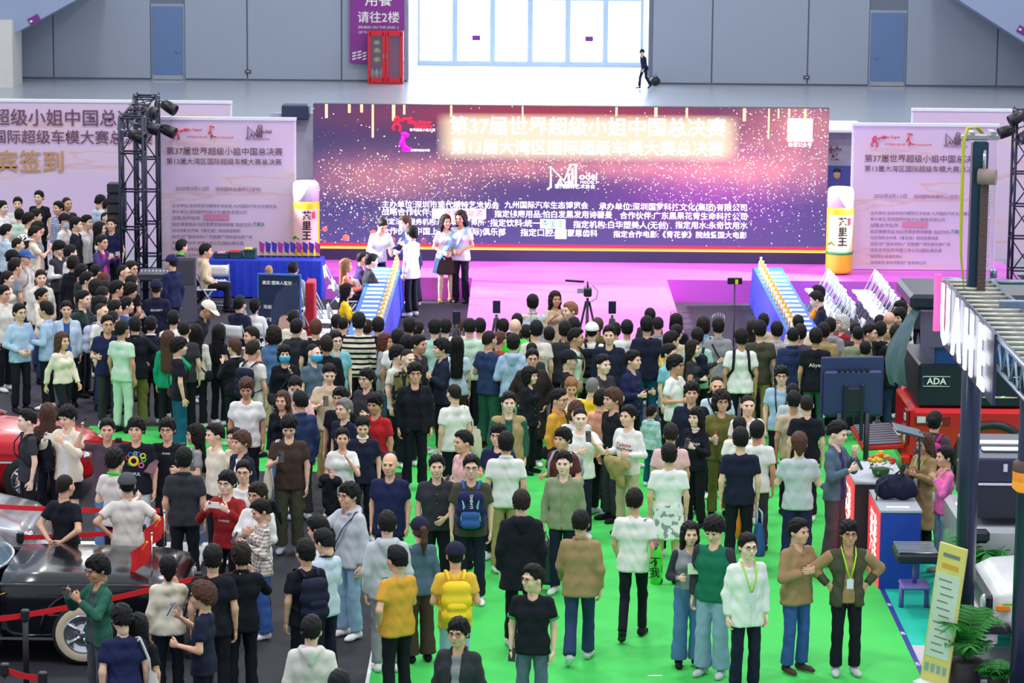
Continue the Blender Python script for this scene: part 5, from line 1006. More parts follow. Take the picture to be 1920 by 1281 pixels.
def cloth(spec):
    """'white', 'white/stripes/black', 'blue/plaid/white', 'cream/check/black', 'grey/print/orange'"""
    key = 'cloth_' + spec.replace('/', '_')
    if key in MATS: return MATS[key]
    p = spec.split('/'); m = mat(key, COLS[p[0]], .85, var=.07, scale=5, bump=.5, bscale=8, spec=.25, fold=True)
    if len(p) > 1:
        nt, N, L, b = nodes(m); tc = N.new('ShaderNodeTexCoord'); c2 = lin(COLS[p[2]])
        def wave(axis, sc, thr, off=0.0):
            w = N.new('ShaderNodeTexWave'); w.bands_direction = axis; w.inputs['Scale'].default_value = sc; w.inputs['Distortion'].default_value = .2; w.inputs['Phase Offset'].default_value = off
            L.new(tc.outputs['Object'], w.inputs['Vector']); g = N.new('ShaderNodeMath'); g.operation = 'GREATER_THAN'; g.inputs[1].default_value = thr; L.new(w.outputs['Fac'], g.inputs[0]); return g.outputs[0]
        if p[1] == 'stripes': fac = wave('Z', 4.2, .62)
        elif p[1] in ('plaid', 'check'):
            sc = 7 if p[1] == 'plaid' else 13
            a, c = wave('Z', sc, .6), wave('X', sc, .6); ad = N.new('ShaderNodeMath'); ad.operation = 'ADD'; L.new(a, ad.inputs[0]); L.new(c, ad.inputs[1])
            ml = N.new('ShaderNodeMath'); ml.operation = 'MULTIPLY'; ml.inputs[1].default_value = .42; L.new(ad.outputs[0], ml.inputs[0]); fac = ml.outputs[0]
        elif p[1] == 'pleats': fac = wave('X', 16, .55)
        else:
            vz = N.new('ShaderNodeTexNoise'); vz.inputs['Scale'].default_value = 13; vz.inputs['Detail'].default_value = 1; L.new(tc.outputs['Object'], vz.inputs['Vector'])
            g = N.new('ShaderNodeMath'); g.operation = 'GREATER_THAN'; g.inputs[1].default_value = .55; L.new(vz.outputs['Fac'], g.inputs[0]); fac = g.outputs[0]
        mx = N.new('ShaderNodeMix'); mx.data_type = 'RGBA'; mx.inputs['B'].default_value = c2
        src = [l for l in L if l.to_socket == b.inputs['Base Color']][0].from_socket
        L.new(src, mx.inputs['A']); L.new(fac, mx.inputs['Factor']); L.new(mx.outputs['Result'], b.inputs['Base Color'])
        if p[1] == 'motley':
            pass
    return m

ARM = {  # elbow and wrist offsets from the shoulder (side-signed x), hand shape
 'd': ((.05, .02, -.27), (.05, -.03, -.51), 'relax'), 'f': ((.05, -.05, -.26), (.02, -.19, -.45), 'relax'), 'b': ((.06, .11, -.25), (.07, .15, -.49), 'relax'),
 'p': ((.08, -.06, -.26), (-.05, -.27, -.15), 'grip'), 'o': ((.11, -.17, -.18), (-.07, -.33, .02), 'grip'), 'h': ((.21, .07, -.18), (.02, -.02, -.38), 'relax'), 'k': ((.12, .12, -.24), (-.09, .20, -.40), 'relax'),
 'c': ((.09, .0, -.27), (-.11, -.20, -.40), 'relax'), 'x': ((.09, -.07, -.26), (-.17, -.21, -.18), 'relax'), 'q': ((.12, .06, -.26), (.03, -.05, -.47), 'relax'), 'a': ((.07, -.14, -.24), (-.08, -.21, .0), 'relax'),
 'e': ((.07, .02, -.27), (.0, -.23, -.24), 'grip'), 'u': ((.16, -.14, .06), (.06, -.22, .28), 'grip'), 't': ((.09, -.13, -.22), (-.03, -.37, -.20), 'grip'), 'n': ((.18, -.12, -.12), (.34, -.28, -.04), 'flat'),
 'r': ((.10, -.18, -.16), (.04, -.42, -.10), 'grip'), 'g': ((.06, .02, -.27), (.07, -.04, -.51), 'fist'), 'l': ((.09, .05, -.26), (-.08, -.14, -.36), 'grip')}
def skel(pose, fem, lean):
    aR, aL, leg = pose[0], pose[1], pose[2]
    J = {}; dz = 0.0
    hx = .085
    if leg == 's':
        J['leg'] = {s: [V(s * hx, 0, .90), V(s * .098, -.02, .48), V(s * .105, .015, .085)] for s in (-1, 1)}
    elif leg in 'wW':
        q = -1 if leg == 'w' else 1
        J['leg'] = {q: [V(q * hx, 0, .90), V(q * .09, -.17, .50), V(q * .085, -.21, .09)], -q: [V(-q * hx, 0, .90), V(-q * .09, .03, .48), V(-q * .085, .28, .16)]}
    elif leg == 'S':
        dz = -.42
        J['leg'] = {s: [V(s * hx, 0, .50), V(s * .12, -.42, .50), V(s * .12, -.40, .085)] for s in (-1, 1)}
    B = V(0, 0, .90 + dz); ca, sa = math.cos(lean), math.sin(lean)
    def T(p):                                  # torso frame: lean forward about the hips
        y, z = p[1], p[2] - .90
        return B + V(p[0], ca * y - sa * z, sa * y + ca * z)
    J['T'] = T; sw = .152 if fem else .170
    J['arm'] = {}
    for s, a in ((-1, aR), (1, aL)):
        e, w, hk = ARM[a]; e, w = np.array(e), np.array(w); sh = V(s * sw, .006, 1.352)
        d1 = e / np.linalg.norm(e); el = sh + V(s * d1[0], d1[1], d1[2]) * .27
        d2 = (w - e) / np.linalg.norm(w - e); wr = el + V(s * d2[0], d2[1], d2[2]) * .245
        J['arm'][s] = [T(sh), T(el), T(wr), hk]
    J['leg_kind'] = leg
    return J
YN = (0, 1, 0)
def torso(J, g, b, fem):
    """g: how far the cloth stands off the body, b: girth"""
    T = J['T']; w = .92 if fem else 1.0
    pr = [prim(T(V(-.060 * b, 0, .93)), T(V(.060 * b, 0, .93)), .102 * (1 + (b - 1) * .6) * (1.02 if fem else 1) + g, n=YN, kf=1.16, k=.05),
          prim(T(V(-.052 * b * w, -.008 * b, 1.07)), T(V(.052 * b * w, -.008 * b, 1.07)), (.092 * w * b) + g, n=YN, kf=1.1 / (b ** .3), k=.06),
          prim(T(V(-.080 * w * b, .0, 1.22)), T(V(.080 * w * b, .0, 1.22)), .100 * w * (1 + (b - 1) * .5) + g, n=YN, kf=1.12, k=.06),
          prim(T(V(-.130 * w, .012, 1.350)), T(V(.130 * w, .012, 1.350)), .050 + g * .7, n=YN, kf=1.0, k=.05),
          prim(T(V(0, .014, 1.37)), T(V(0, .012, 1.418)), .085 + g * .4, .060 + g * .2, k=.04)]
    if fem: pr += [prim(T(V(s * .065, -.085, 1.245)), T(V(s * .065, -.08, 1.235)), .052 + g * .5, k=.04) for s in (-1, 1)]
    return pr
CACHE = {}
def rot_to(dr, thumb):
    z = -dr / np.linalg.norm(dr); y = -(thumb - z * thumb.dot(z)); y /= np.linalg.norm(y); x = np.cross(y, z)
    return np.stack([x, y, z], 1)
def rz(a): c, s = math.cos(a), math.sin(a); return np.array([[c, -s, 0], [s, c, 0], [0, 0, 1.]])
def rx(a): c, s = math.cos(a), math.sin(a); return np.array([[1, 0, 0], [0, c, -s], [0, s, c]])
def small_ell(c, r, n=8, m=5):
    t = np.pi * np.arange(m + 1) / m; w = 2 * np.pi * np.arange(n) / n
    v = np.stack([np.outer(np.sin(t), np.cos(w)), np.outer(np.sin(t), np.sin(w)), np.outer(np.cos(t), np.ones(n))], -1).reshape(-1, 3) * np.array(r) + np.array(c)
    f = [[i * n + k, (i + 1) * n + k, (i + 1) * n + (k + 1) % n, i * n + (k + 1) % n] for i in range(m) for k in range(n)]
    return v, np.array(f)
def wrinkle(v, a, seed):
    n = np.sin(v[:, 2] * 38 + 5 * np.sin(v[:, 0] * 14 + seed)) * np.sin(v[:, 0] * 17 + v[:, 1] * 21 + seed) + .6 * np.sin(v[:, 2] * 23 + v[:, 0] * 31 + seed * 2)
    o = v.copy(); c = v.mean(0); q = v - c; q[:, 2] = 0; L = np.linalg.norm(q, axis=1, keepdims=True) + 1e-6
    o += q / L * (n * a)[:, None]; return o
def make_person(x, y, face, sex='m', hair='short', hc='black', top='tee white', bot='black', pose='dds', label='', h=None, near=True, skin=None, girth=1.0, lean=0.0, yaw=0.0, pitch=0.0,
                glasses=False, cap=None, shoes='white', group=None, z0=0.0, mask=None, collar=None, loose=None, pos=None, hem=None, lanyard=None, inner=None):
    fem = sex == 'w'; child = sex == 'c'
    if h is None: h = {'m': 1.72, 'w': 1.62, 'c': 1.15}[sex] + random.uniform(-.025, .025)
    k = h / 1.73
    res = .0195 if near else .030
    leg = pose[2]; th = h if leg != 'S' else h - .42 * k
    if pos is None:
        pos = at(x, y, z0 + th * (1 if abs(lean) < 5 else .96)); pos.z = z0
        # the crown sits above the feet; a lean carries the head forward
        if lean:
            off = math.sin(R(lean)) * .7 * k; a_ = R(face); pos.x -= math.sin(a_) * off; pos.y += math.cos(a_) * off
    tk, tc = top.split(' ')[0], top.split(' ')[1]
    J = skel(pose, fem, R(lean)); T = J['T']
    HS = 1.12; Hm = T(V(0, -.012, 1.592)); HR = rz(R(yaw)) @ rx(R(pitch) + R(lean) * .5) * HS
    bare = bot.split(' ')[0] in ('skirt', 'shorts', 'dress') or tk == 'dress'
    key = ('body', pose, fem, near, lean, yaw, pitch, bare, tk in ('tee', 'polo', 'vest', 'dress', 'sleeveless'))
    if key not in CACHE:
        pr = torso(J, -.022, 1.0, fem)
        pr += [prim(T(V(0, .02, 1.42)), Hm + HR @ V(0, .02, -.06), .058 if not fem else .05, .052 if not fem else .045, k=.02)]
        for s in (-1, 1):
            a, e, w, hk = J['arm'][s]; q = .88 if fem else 1.0
            pr += [prim(a, e, .046 * q, .038 * q, k=.02), prim(e, w, .040 * q, .026 * q, k=.015)]
        if bare:
            for s in (-1, 1):
                a, e, w = J['leg'][s]; pr += [prim(a, e, .078, .052, k=.03), prim(e, (e * .6 + w * .4) + V(0, .012, 0), .052, .05, k=.02), prim((e * .6 + w * .4) + V(0, .012, 0), w, .05, .036, k=.02)]
        v, f = field(pr, res * 1.2); vs_, fs_, ms_ = [v], [f], [np.zeros(len(f), int)]
        n = len(v)
        def app(v, f, m):
            nonlocal n
            vs_.append(v); fs_.append(f + n); ms_.append(np.full(len(f), m)); n += len(v)
        hv, hf = head_t(.0095 if near else .0145, fem); app(hv @ HR.T + Hm, hf, 0)
        for s in (-1, 1):
            for (c, r, m) in (((s * .031, -.0895, .009), (.0145, .006, .0055), 1), ((s * .032, -.0925, .0265), (.019, .006, .0038), 2)):
                ev, ef = small_ell(c, r); app(ev @ HR.T + Hm, ef, m)
        ev, ef = small_ell((0, -.0935, -.061), (.021, .006, .0065)); app(ev @ HR.T + Hm, ef, 3)
        for s in (-1, 1):
            a, e, w, hk = J['arm'][s]; dr = w - e
            u = dr / np.linalg.norm(dr); th_ = V(0, -1, 0) if abs(u[2]) > .75 else V(0, 0, 1)
            Rm = rot_to(dr, th_); hv, hf = hand_t(.0075 if near else .0115, hk, s)
            app(hv @ Rm.T * (.92 if fem else 1.0) + w, hf, 0)
        CACHE[key] = np_mesh('body', np.concatenate(vs_), np.concatenate(fs_), [SKINS[0], M_EYE, M_BROW, M_LIP], np.concatenate(ms_))
    me = CACHE[key]
    o = bpy.data.objects.new('person', me); COL.objects.link(o)
    omat(o, SKINS[random.choice((0, 0, 1, 1, 2, 3)) if skin is None else skin])
    o.location = pos; o.rotation_euler = (0, 0, R(face)); o.scale = (k, k, k)
    tag(o, label, 'person', group)
    # ---- upper garment
    short = tk in ('tee', 'polo', 'dress')
    g = {'tee': .016, 'polo': .014, 'shirt': .018, 'ls': .014, 'jacket': .022, 'hoodie': .024, 'coat': .030, 'vest': .03, 'dress': .01, 'crop': .01, 'suit': .022, 'blouse': .02, 'puffer': .034}[tk]
    if loose: g += loose
    hz = {'tee': .80, 'polo': .82, 'shirt': .80, 'ls': .82, 'jacket': .78, 'hoodie': .80, 'coat': .42, 'vest': .80, 'dress': .52, 'crop': .98, 'suit': .76, 'blouse': .90, 'puffer': .78}[tk]
    if hem: hz = hem
    if leg == 'S': hz = max(hz, .90)
    key = ('top', tk, pose, fem, near, lean, girth, g, hz, bool(inner))
    if key not in CACHE:
        pr = torso(J, g, girth, fem)
        for s in (-1, 1):
            a, e, w, hk = J['arm'][s]; q = (.92 if fem else 1.0) * (1 + (girth - 1) * .4)
            if tk == 'vest': pr.append(prim(a, a * .75 + e * .25, .062 * q + g * .3, .06 * q, k=.03, c1=True)); continue
            sl = .044 * q + g * .65
            if short:
                t = .66; e2 = a + (e - a) * t; pr.append(prim(a, e2, sl, sl + .006, k=.035, c1=True))
            else:
                w2 = e + (w - e) * .93
                pr += [prim(a, e, sl, sl - .004, k=.035), prim(e, w2, sl - .002, .034 * q + g * .55, k=.02, c1=True)]
        lo = None
        if hz < .86 and leg != 'S':
            r = .100 * (1 + (girth - 1) * .6) + g
            pr.append(prim((-.06 * girth, 0, .92), (-.06 * girth, 0, hz), r, r + .012 + (.86 - hz) * .12, n=YN, kf=1.12, k=.04, c1=True))
            pr.append(prim((.06 * girth, 0, .92), (.06 * girth, 0, hz), r, r + .012 + (.86 - hz) * .12, n=YN, kf=1.12, k=.04, c1=True))
        if tk in ('hoodie', 'puffer'):
            pr += [prim(T(V(-.09, .035, 1.42)), T(V(0, .095, 1.40)), .042, .056, k=.025), prim(T(V(.09, .035, 1.42)), T(V(0, .095, 1.40)), .042, .056, k=.025), prim(T(V(0, .10, 1.41)), T(V(0, .12, 1.32)), .058, .03, k=.03),
                   prim(T(V(-.085, .02, 1.425)), T(V(-.05, -.06, 1.42)), .036, .028, k=.02), prim(T(V(.085, .02, 1.425)), T(V(.05, -.06, 1.42)), .036, .028, k=.02)]
        if tk in ('polo', 'shirt', 'jacket', 'suit', 'coat'):
            for i in range(10):
                a0, a1 = 2 * math.pi * i / 10, 2 * math.pi * (i + 1) / 10
                if i in (2, 7): pass
                pp = lambda a: T(V(.066 * math.sin(a), .012 + .064 * math.cos(a), 1.436 + .012 * math.cos(a)))
                pr.append(prim(pp(a0), pp(a1), .018, k=.012))
        pr.append(prim(T(V(0, -.01, 1.52)), T(V(0, -.03, 1.425)), .060, k=-.001))
        if tk in ('polo', 'shirt', 'jacket', 'suit', 'coat') and not inner: pr.append(prim(T(V(0, -.10, 1.44)), T(V(0, -.15, 1.34)), .034, .012, k=-.001))
        if inner:
            yf = -.112 * girth - g * .5
            pr.append(prim(T(V(0, -.05, 1.47)), T(V(0, -.075, 1.33)), .050, .046, k=-.001)); pr.append(prim(T(V(0, -.075, 1.33)), T(V(0, yf, 1.2)), .046, .052, k=-.001)); pr.append(prim(T(V(0, yf, 1.2)), T(V(0, yf, 1.1)), .052, .06, k=-.001)); pr.append(prim(T(V(0, yf, 1.1)), T(V(0, yf, .7)), .06, .085, k=-.001))
        cut = hz if (abs(lean) < 5 and leg != 'S') else None
        if leg == 'S': cut = J['T'](V(0, 0, .86))[2]
        v, f = field(pr, res, lo_cut=cut); v = wrinkle(v, .0035 + g * .06, len(CACHE))
        CACHE[key] = np_mesh(tk, v, f, [cloth('white')])
    nm = {'tee': 't_shirt', 'polo': 'polo_shirt', 'shirt': 'shirt', 'ls': 'sweater', 'jacket': 'jacket', 'hoodie': 'hooded_top', 'coat': 'coat', 'vest': 'waistcoat', 'dress': 'dress', 'crop': 'crop_top', 'suit': 'suit_jacket', 'blouse': 'blouse', 'puffer': 'padded_jacket'}[tk]
    to = link(nm, CACHE[key], o); omat(to, cloth(tc))
    if near and not inner and lean == 0 and leg != 'S' and tk in ('shirt', 'polo', 'jacket') and pose[0] not in 'xc':
        key2 = ('placket',) + key
        if key2 not in CACHE:
            tree = BVHTree.FromPolygons([v.co.copy() for v in CACHE[key].vertices], [tuple(q.vertices) for q in CACHE[key].polygons]); pts = []; zz = 1.31
            while zz > (hz + .01 if tk != 'polo' else 1.17):
                hit = tree.ray_cast(Vector((0, -.6, zz)), Vector((0, 1, 0)))
                if hit[0]: pts.append((0, hit[0].y - .001, zz))
                zz -= .035
            mb = MB(); mb.tube(pts, .014, 6, flat=.3)
            for q in pts[1::3]: mb.ball((0, q[1] - .006, q[2]), (.006, .004, .006), 1, 6, 4)
            CACHE[key2] = mb.mesh('placket', cloth('white'), mat('button', (200, 196, 190), .4, var=0))
        po = link('button_placket', CACHE[key2], to); omat(po, cloth(tc))
    if inner:
        key = ('inner', fem, near, lean, girth, leg == 'S')
        if key not in CACHE:
            pr = torso(J, .004, girth, fem) + [prim(T(V(0, -.01, 1.52)), T(V(0, -.03, 1.425)), .060, k=-.001)]
            if leg != 'S': pr += [prim((q * .05 * girth, 0, .92), (q * .05 * girth, 0, .82), .105 * (1 + (girth - 1) * .6), .112 * (1 + (girth - 1) * .6), n=YN, kf=1.12, k=.04, c1=True) for q in (-1, 1)]
            v, f = field(pr, res, lo_cut=.82 if leg != 'S' else None); CACHE[key] = np_mesh('inner', v, f, [cloth('white')])
        io = link('undershirt', CACHE[key], o); omat(io, cloth(inner))
    # ---- lower garment
    bp = bot.split(' '); bk, bc = (bp[0], bp[1]) if len(bp) > 1 else ('trousers', bp[0])
    if tk != 'dress':
        key = ('bot', bk, pose[2], near, girth, fem)
        if key not in CACHE:
            gw = 1 + (girth - 1) * .5
            pr = [prim(V(-.06, 0, J['leg'][1][0][2] + .05), V(.06, 0, J['leg'][1][0][2] + .05), .107 * gw, n=YN, kf=1.15, k=.05)]
            for s in (-1, 1):
                a, e, w = J['leg'][s]
                if bk == 'skirt':
                    pass
                elif bk == 'shorts': pr.append(prim(a, a * .2 + e * .8, .098 * gw, .092 * gw, k=.03, c1=True))
                else:
                    wd = {'trousers': (1.0, 1.0, .070), 'slim': (.92, .88, .052), 'wide': (1.05, 1.25, .098), 'jeans': (1.0, 1.02, .074), 'cargo': (1.08, 1.2, .082), 'joggers': (1.06, 1.1, .062)}[bk]
                    w2 = w + (e - w) * .03
                    pr += [prim(a, e, .090 * gw * wd[0], .063 * wd[1], k=.035), prim(e, w2, .063 * wd[1], wd[2], k=.025, c1=True)]
                    if bk == 'cargo': pr.append(prim(a * .45 + e * .55 + V(s * .06, 0, 0), a * .2 + e * .8 + V(s * .06, 0, 0), .045, .05, k=.02))
            if bk == 'skirt': pr += [prim((s * .05, 0, .93), (s * .07, 0, .58), .12, .17, n=YN, kf=1.1, k=.05, c1=True) for s in (-1, 1)]
            v, f = field(pr, res if near else .036); v = wrinkle(v, .004, len(CACHE) * 1.7)
            CACHE[key] = np_mesh(bk, v, f, [cloth('black')])
        nm = {'slim': 'trousers', 'wide': 'wide_trousers', 'cargo': 'cargo_trousers'}.get(bk, bk)
        bo = link(nm, CACHE[key], o); omat(bo, cloth(bc))
    # ---- shoes
    for s in (-1, 1):
        so = link('shoe', SHOE, o); w = J['leg'][s][2]; so.location = (w[0], w[1] - .015, w[2] - .085)
        up = (leg == 'w' and s == 1) or (leg == 'W' and s == -1)
        so.rotation_euler = (R(28) if up else 0, 0, R(s * 9)); so.scale = (1, .92 if fem else 1, 1)
        omat(so, cloth(shoes), mat('shoe_sole', (225, 225, 222), .7) if shoes != 'black' else mat('black_rubber', (24, 24, 26), .7))
    # ---- hair, cap, glasses, mask
    HM = Matrix.Translation(Hm) @ Matrix(HR.tolist()).to_4x4()
    if cap and hair in ('short', 'fringe', 'fade', 'spiky', 'quiff'): hair = 'buzz'
    if hair != 'bald':
        key = ('hair', hair, near)
        if key not in CACHE:
            v, f = hair_template(hair, .009 if near else .0135); CACHE[key] = np_mesh('hair', v, f, [HAIRM['black']])
        ho = link('hair', CACHE[key], o); ho.matrix_local = HM; omat(ho, HAIRM[hc])
    if cap:
        c_ = link('cap', CAP, o); c_.matrix_local = HM; omat(c_, cloth(cap))
    if glasses:
        g_ = link('glasses', GLASSES, o); g_.matrix_local = HM
    if mask:
        g_ = link('face_mask', MASK, o); g_.matrix_local = HM; omat(g_, cloth(mask))
    if collar:
        c_ = link('collar', COLLAR, o); c_.matrix_local = Matrix.Translation(T(V(0, .012, 1.432))) @ Matrix.Rotation(R(lean), 4, 'X'); omat(c_, cloth(collar))
    if lanyard:
        l_ = link('lanyard', LANYARD, o); omat(l_, mat('lanyard_' + lanyard, {'neon': (170, 235, 40), 'blue': (60, 90, 200)}[lanyard], .5, var=0))
        if pose[0] not in 'x' : b_ = link('badge', BADGE, l_)
    o['J'] = 0; del o['J']
    PEOPLE.append((o, J, k, g, girth)); return o
PEOPLE = []
def shoe_mesh():
    pr = [prim((0, .055, .05), (0, .03, .07), .040, .042, k=.03), prim((0, .03, .045), (0, -.10, .035), .042, .040, (0, 0, 1), 1.15, .03), prim((0, -.10, .034), (0, -.155, .03), .040, .032, (0, 0, 1), 1.3, .03)]
    v, f = field(pr, .0125, lo_cut=.0); z = v[f].mean(1)[:, 2]
    return np_mesh('shoe', v, f, [cloth('white'), cloth('white')], (z < .018).astype(int))
SHOE = shoe_mesh()
def cap_mesh():
    P, l0 = grid((-.14, -.26, -.02), (.14, .16, .17), .009)
    d = np.maximum(ell(P, (0, .016, .034), (.101, .119, .112)), .030 - P[2] - .1 * P[1] * .3)
    X, Y, Z = P; br = np.maximum(np.maximum(np.sqrt((X / .088) ** 2 + ((Y + .07) / .125) ** 2) - 1, Y + .05) * .09, np.abs(Z - (.052 + .25 * (Y + .08) - 1.2 * X ** 2)) - .0075)
    v, f = surface(smin(d, br, .006), l0, .009); return np_mesh('cap', v, f, [cloth('black')])
CAP = cap_mesh()
_b = MB()
for s_ in (-1, 1):
    pts_ = [(s_ * .034 + .024 * math.cos(a), -.104 + .012 * abs(s_ * .034 + .024 * math.cos(a)) / .06 * .8, .006 + .019 * math.sin(a)) for a in [2 * math.pi * i / 12 for i in range(12)]]
    _b.tube(pts_, .0023, 4, closed=True); _b.tube([(s_ * .058, -.094, .01), (s_ * .074, -.05, .012), (s_ * .082, .01, .008)], .002, 4)
_b.tube([(-.012, -.106, .010), (.012, -.106, .010)], .002, 4)
GLASSES = _b.mesh('glasses', mat('glasses_frame', (40, 34, 34), .35, var=0))
P_, l0_ = grid((-.1, -.14, -.13), (.1, .05, .02), .008)
v_, f_ = surface(np.maximum(np.maximum(np.abs(smin(ell(P_, (0, -.03, -.035), (.068, .078, .082)), ell(P_, (0, -.085, -.04), (.03, .036, .036)), .03) - .008) - .006, P_[1] - .0), np.maximum(P_[2] + .012, -.105 - P_[2])), l0_, .008)
MASK = np_mesh('face_mask', v_, f_, [cloth('aqua')])
MATS['cloth_mask'] = mat('cloth_mask', (70, 180, 235), .8)
COLS['maskblue'] = (70, 180, 240)
_b = MB(); _b.tube([(.068 * math.sin(a), .010 + .066 * math.cos(a), .010 + .014 * math.cos(a)) for a in [2 * math.pi * i / 16 for i in range(16)]], .017, 6, closed=True)
COLLAR = _b.mesh('collar', cloth('white'))
_b = MB()
for s_ in (-1, 1): _b.tube([(s_ * .062, .055, 1.430), (s_ * .078, -.01, 1.440), (s_ * .070, -.095, 1.37), (s_ * .042, -.140, 1.25), (s_ * .006, -.150, 1.12)], .009, 4, flat=.35)
LANYARD = _b.mesh('lanyard', mat('lanyard_neon', (170, 235, 40), .5, var=0))
BADGE = MB().box((0, -.156, 1.06), (.075, .006, .11), bev=.002).box((0, -.153, 1.12), (.012, .006, .02)).mesh('badge', mat('badge_card', (215, 222, 240), .4))
# ---------------------------------------------------------------- things people carry
def on_person(name, o, label, cat, group=None):
    e = empty(name, o.location); e.rotation_euler = o.rotation_euler; e.scale = o.scale; return tag(e, label, cat, group)
def hand_pt(J, s):
    a, e, w, hk = J['arm'][s]; d = (w - e) / np.linalg.norm(w - e); return w + d * .09, d
def phone(o, J, s, who, both=False, col=None, glow=False):
    p, d = hand_pt(J, s)
    if both: p = (hand_pt(J, 1)[0] + hand_pt(J, -1)[0]) / 2 + V(0, -.02, .02)
    e = on_person('phone', o, 'phone held by the ' + who, 'phone', 'phones held in the crowd')
    dm = (.15, .010, .074) if both else (.074, .010, .15); q = p + (V(0, -.015, .0) if both else V(-s * .015, -.02, .035)); tilt = R(-12) if both else R(-30)
    MB().box(tuple(q), dm, rx=tilt, bev=.004).build('body', col or mat('phone_black', (30, 30, 36), .3), e)
    MB().box(tuple(q + V(0, .0065 * math.cos(tilt), .0065 * math.sin(tilt))), (dm[0] * .92, .001, dm[2] * .92), rx=tilt).build('screen', mat('phone_lit', (150, 180, 220), .3, emit=.5, var=0), e)
    MB().box(tuple(q + V(-.045 if both else -.018, -.008, .02 if both else .045)), (.022, .006, .022), rx=tilt, bev=.002).build('lens_bump', mat('lens_dark2', (20, 22, 30), .2, var=0), e)
def strap_path(gr, g, sgn, z0=1.40, z1=.92, half=None):
    P = []
    for i in range(25):
        t = 2 * math.pi * i / 24; u = math.cos(t)               # u: +1 at the shoulder, -1 at the hip
        x = sgn * u * (.125 if u > 0 else .175 * gr); z = (z0 + z1) / 2 + (z0 - z1) / 2 * u + (.03 if u > .9 else 0)
        ry = (.118 + g) * gr * (1 - .45 * max(0, u) ** 3); P.append((x, math.sin(t) * ry, z))
    return P
def crossbody(o, J, g, gr, who, col, sgn=1, bag=True, kind='shoulder bag'):
    e = on_person('crossbody_bag', o, col + ' crossbody bag of the ' + who, 'bag', 'crossbody bags'); m = cloth(col)
    MB().tube(strap_path(gr, g + .012, sgn), .013, 6, flat=.4, closed=True).build('strap', m, e)
    if bag:
        me = field([prim((-sgn * (.19 * gr + g), -.08, .86), (-sgn * (.19 * gr + g), .06, .86), .07, k=.02), prim((-sgn * (.19 * gr + g), -.08, .92), (-sgn * (.19 * gr + g), .06, .92), .06, k=.03)], .018); link('pouch', np_mesh('pouch', me[0], me[1], [m]), e)
def backpack(o, J, g, gr, who, col, front=False, trim=None, straps_only=False):
    s = -1 if front else 1; T = J['T']; y0 = (.125 + g) * gr; e = on_person('backpack', o, col + ' backpack of the ' + who, 'backpack', 'backpacks in the crowd'); m = cloth(col)
    key = ('pack', s, round(y0, 3), J['leg_kind'] == 'S')
    if key not in CACHE:
        v, f = field([prim(T(V(-.07, s * (y0 + .07), 1.28)), T(V(.07, s * (y0 + .07), 1.28)), .085, k=.03), prim(T(V(-.075, s * (y0 + .075), 1.15)), T(V(.075, s * (y0 + .075), 1.15)), .095, k=.04), prim(T(V(-.075, s * (y0 + .08), 1.0)), T(V(.075, s * (y0 + .08), 1.0)), .09, k=.04)], .02); CACHE[key] = np_mesh('pack', v, f, [m])
    b_ = link('pack', CACHE[key], e); omat(b_, m)
    v, f = field([prim(T(V(-.06, s * (y0 + .15), 1.1)), T(V(.06, s * (y0 + .15), 1.1)), .05, k=.03), prim(T(V(-.06, s * (y0 + .15), 1.0)), T(V(.06, s * (y0 + .15), 1.0)), .055, k=.03)], .02); link('front_pocket', np_mesh('front_pocket', v, f, [cloth(trim or col)]), e)
    for q in (-1, 1):
        MB().tube([tuple(T(V(q * .075, s * (y0 + .02), 1.37))), tuple(T(V(q * .095, s * .06, 1.43))), tuple(T(V(q * .10, -s * .05, 1.425))), tuple(T(V(q * .11, -s * (y0 + .008), 1.30))), tuple(T(V(q * .12, -s * (y0 + .006), 1.16))), tuple(T(V(q * (.17 * gr + g * .8), -s * .05, 1.04))), tuple(T(V(q * .14, s * (y0 + .02), 1.0)))], .02, 6, flat=.35).build('shoulder_strap', cloth(trim or col), e)
    return e
def bag_shell(e, c, w, h, m, t=.13):
    v = []; f = []; n = 16
    for k, (z, sw, st) in enumerate(((-.5, .90, .85), (-.47, .97, 1.0), (-.2, 1.0, 1.12), (.15, .98, .85), (.42, .96, .45), (.5, .95, .25))):
        for i in range(n):
            a = 2 * math.pi * i / n; ca, sa = math.cos(a), math.sin(a); q = (abs(ca) ** 5 + abs(sa) ** 5) ** -.2
            v.append(tuple(c + V(q * ca * t / 2 * st + .008 * math.sin(3 * i + k * 2), q * sa * w / 2 * sw, z * h)))
    for k in range(5):
        for i in range(n): f.append((k * n + i, k * n + (i + 1) % n, k * n + n + (i + 1) % n, k * n + n + i))
    f.append(tuple(range(n))[::-1]); MB().add(v, f, 0, True).build('pouch', m, e)
def hand_bag(o, J, s, who, col, w=.34, h=.42, hcol=None, txt=None, name='tote_bag', z=None, drop=.16):
    p, d = hand_pt(J, s); e = on_person(name, o, col.split('/')[0] + ' ' + name.replace('_', ' ') + ' carried by the ' + who, 'bag', 'bags carried in the crowd')
    c = V(p[0] + s * .03, p[1], p[2] - drop - h / 2)
    bag_shell(e, c, w, h, cloth(col))
    for q in (-.03, .03): MB().tube([tuple(c + V(q, -.07, h / 2 - .05)), tuple(c + V(q, -.05, h / 2 + drop * .6)), tuple(p + V(q * .3, 0, -.01)), tuple(c + V(q, .05, h / 2 + drop * .6)), tuple(c + V(q, .07, h / 2 - .05))], .011, 5, flat=.5).build('handle', cloth(hcol or col), e)
    if txt:
        t = link('lettering', text_mesh(txt, .11, .002), e, mat('ink_black', (30, 26, 26), .6, var=0), tuple(c + V(s * .078, 0, -.02))); t.rotation_euler = (R(90), 0, R(90 * s))
    return e
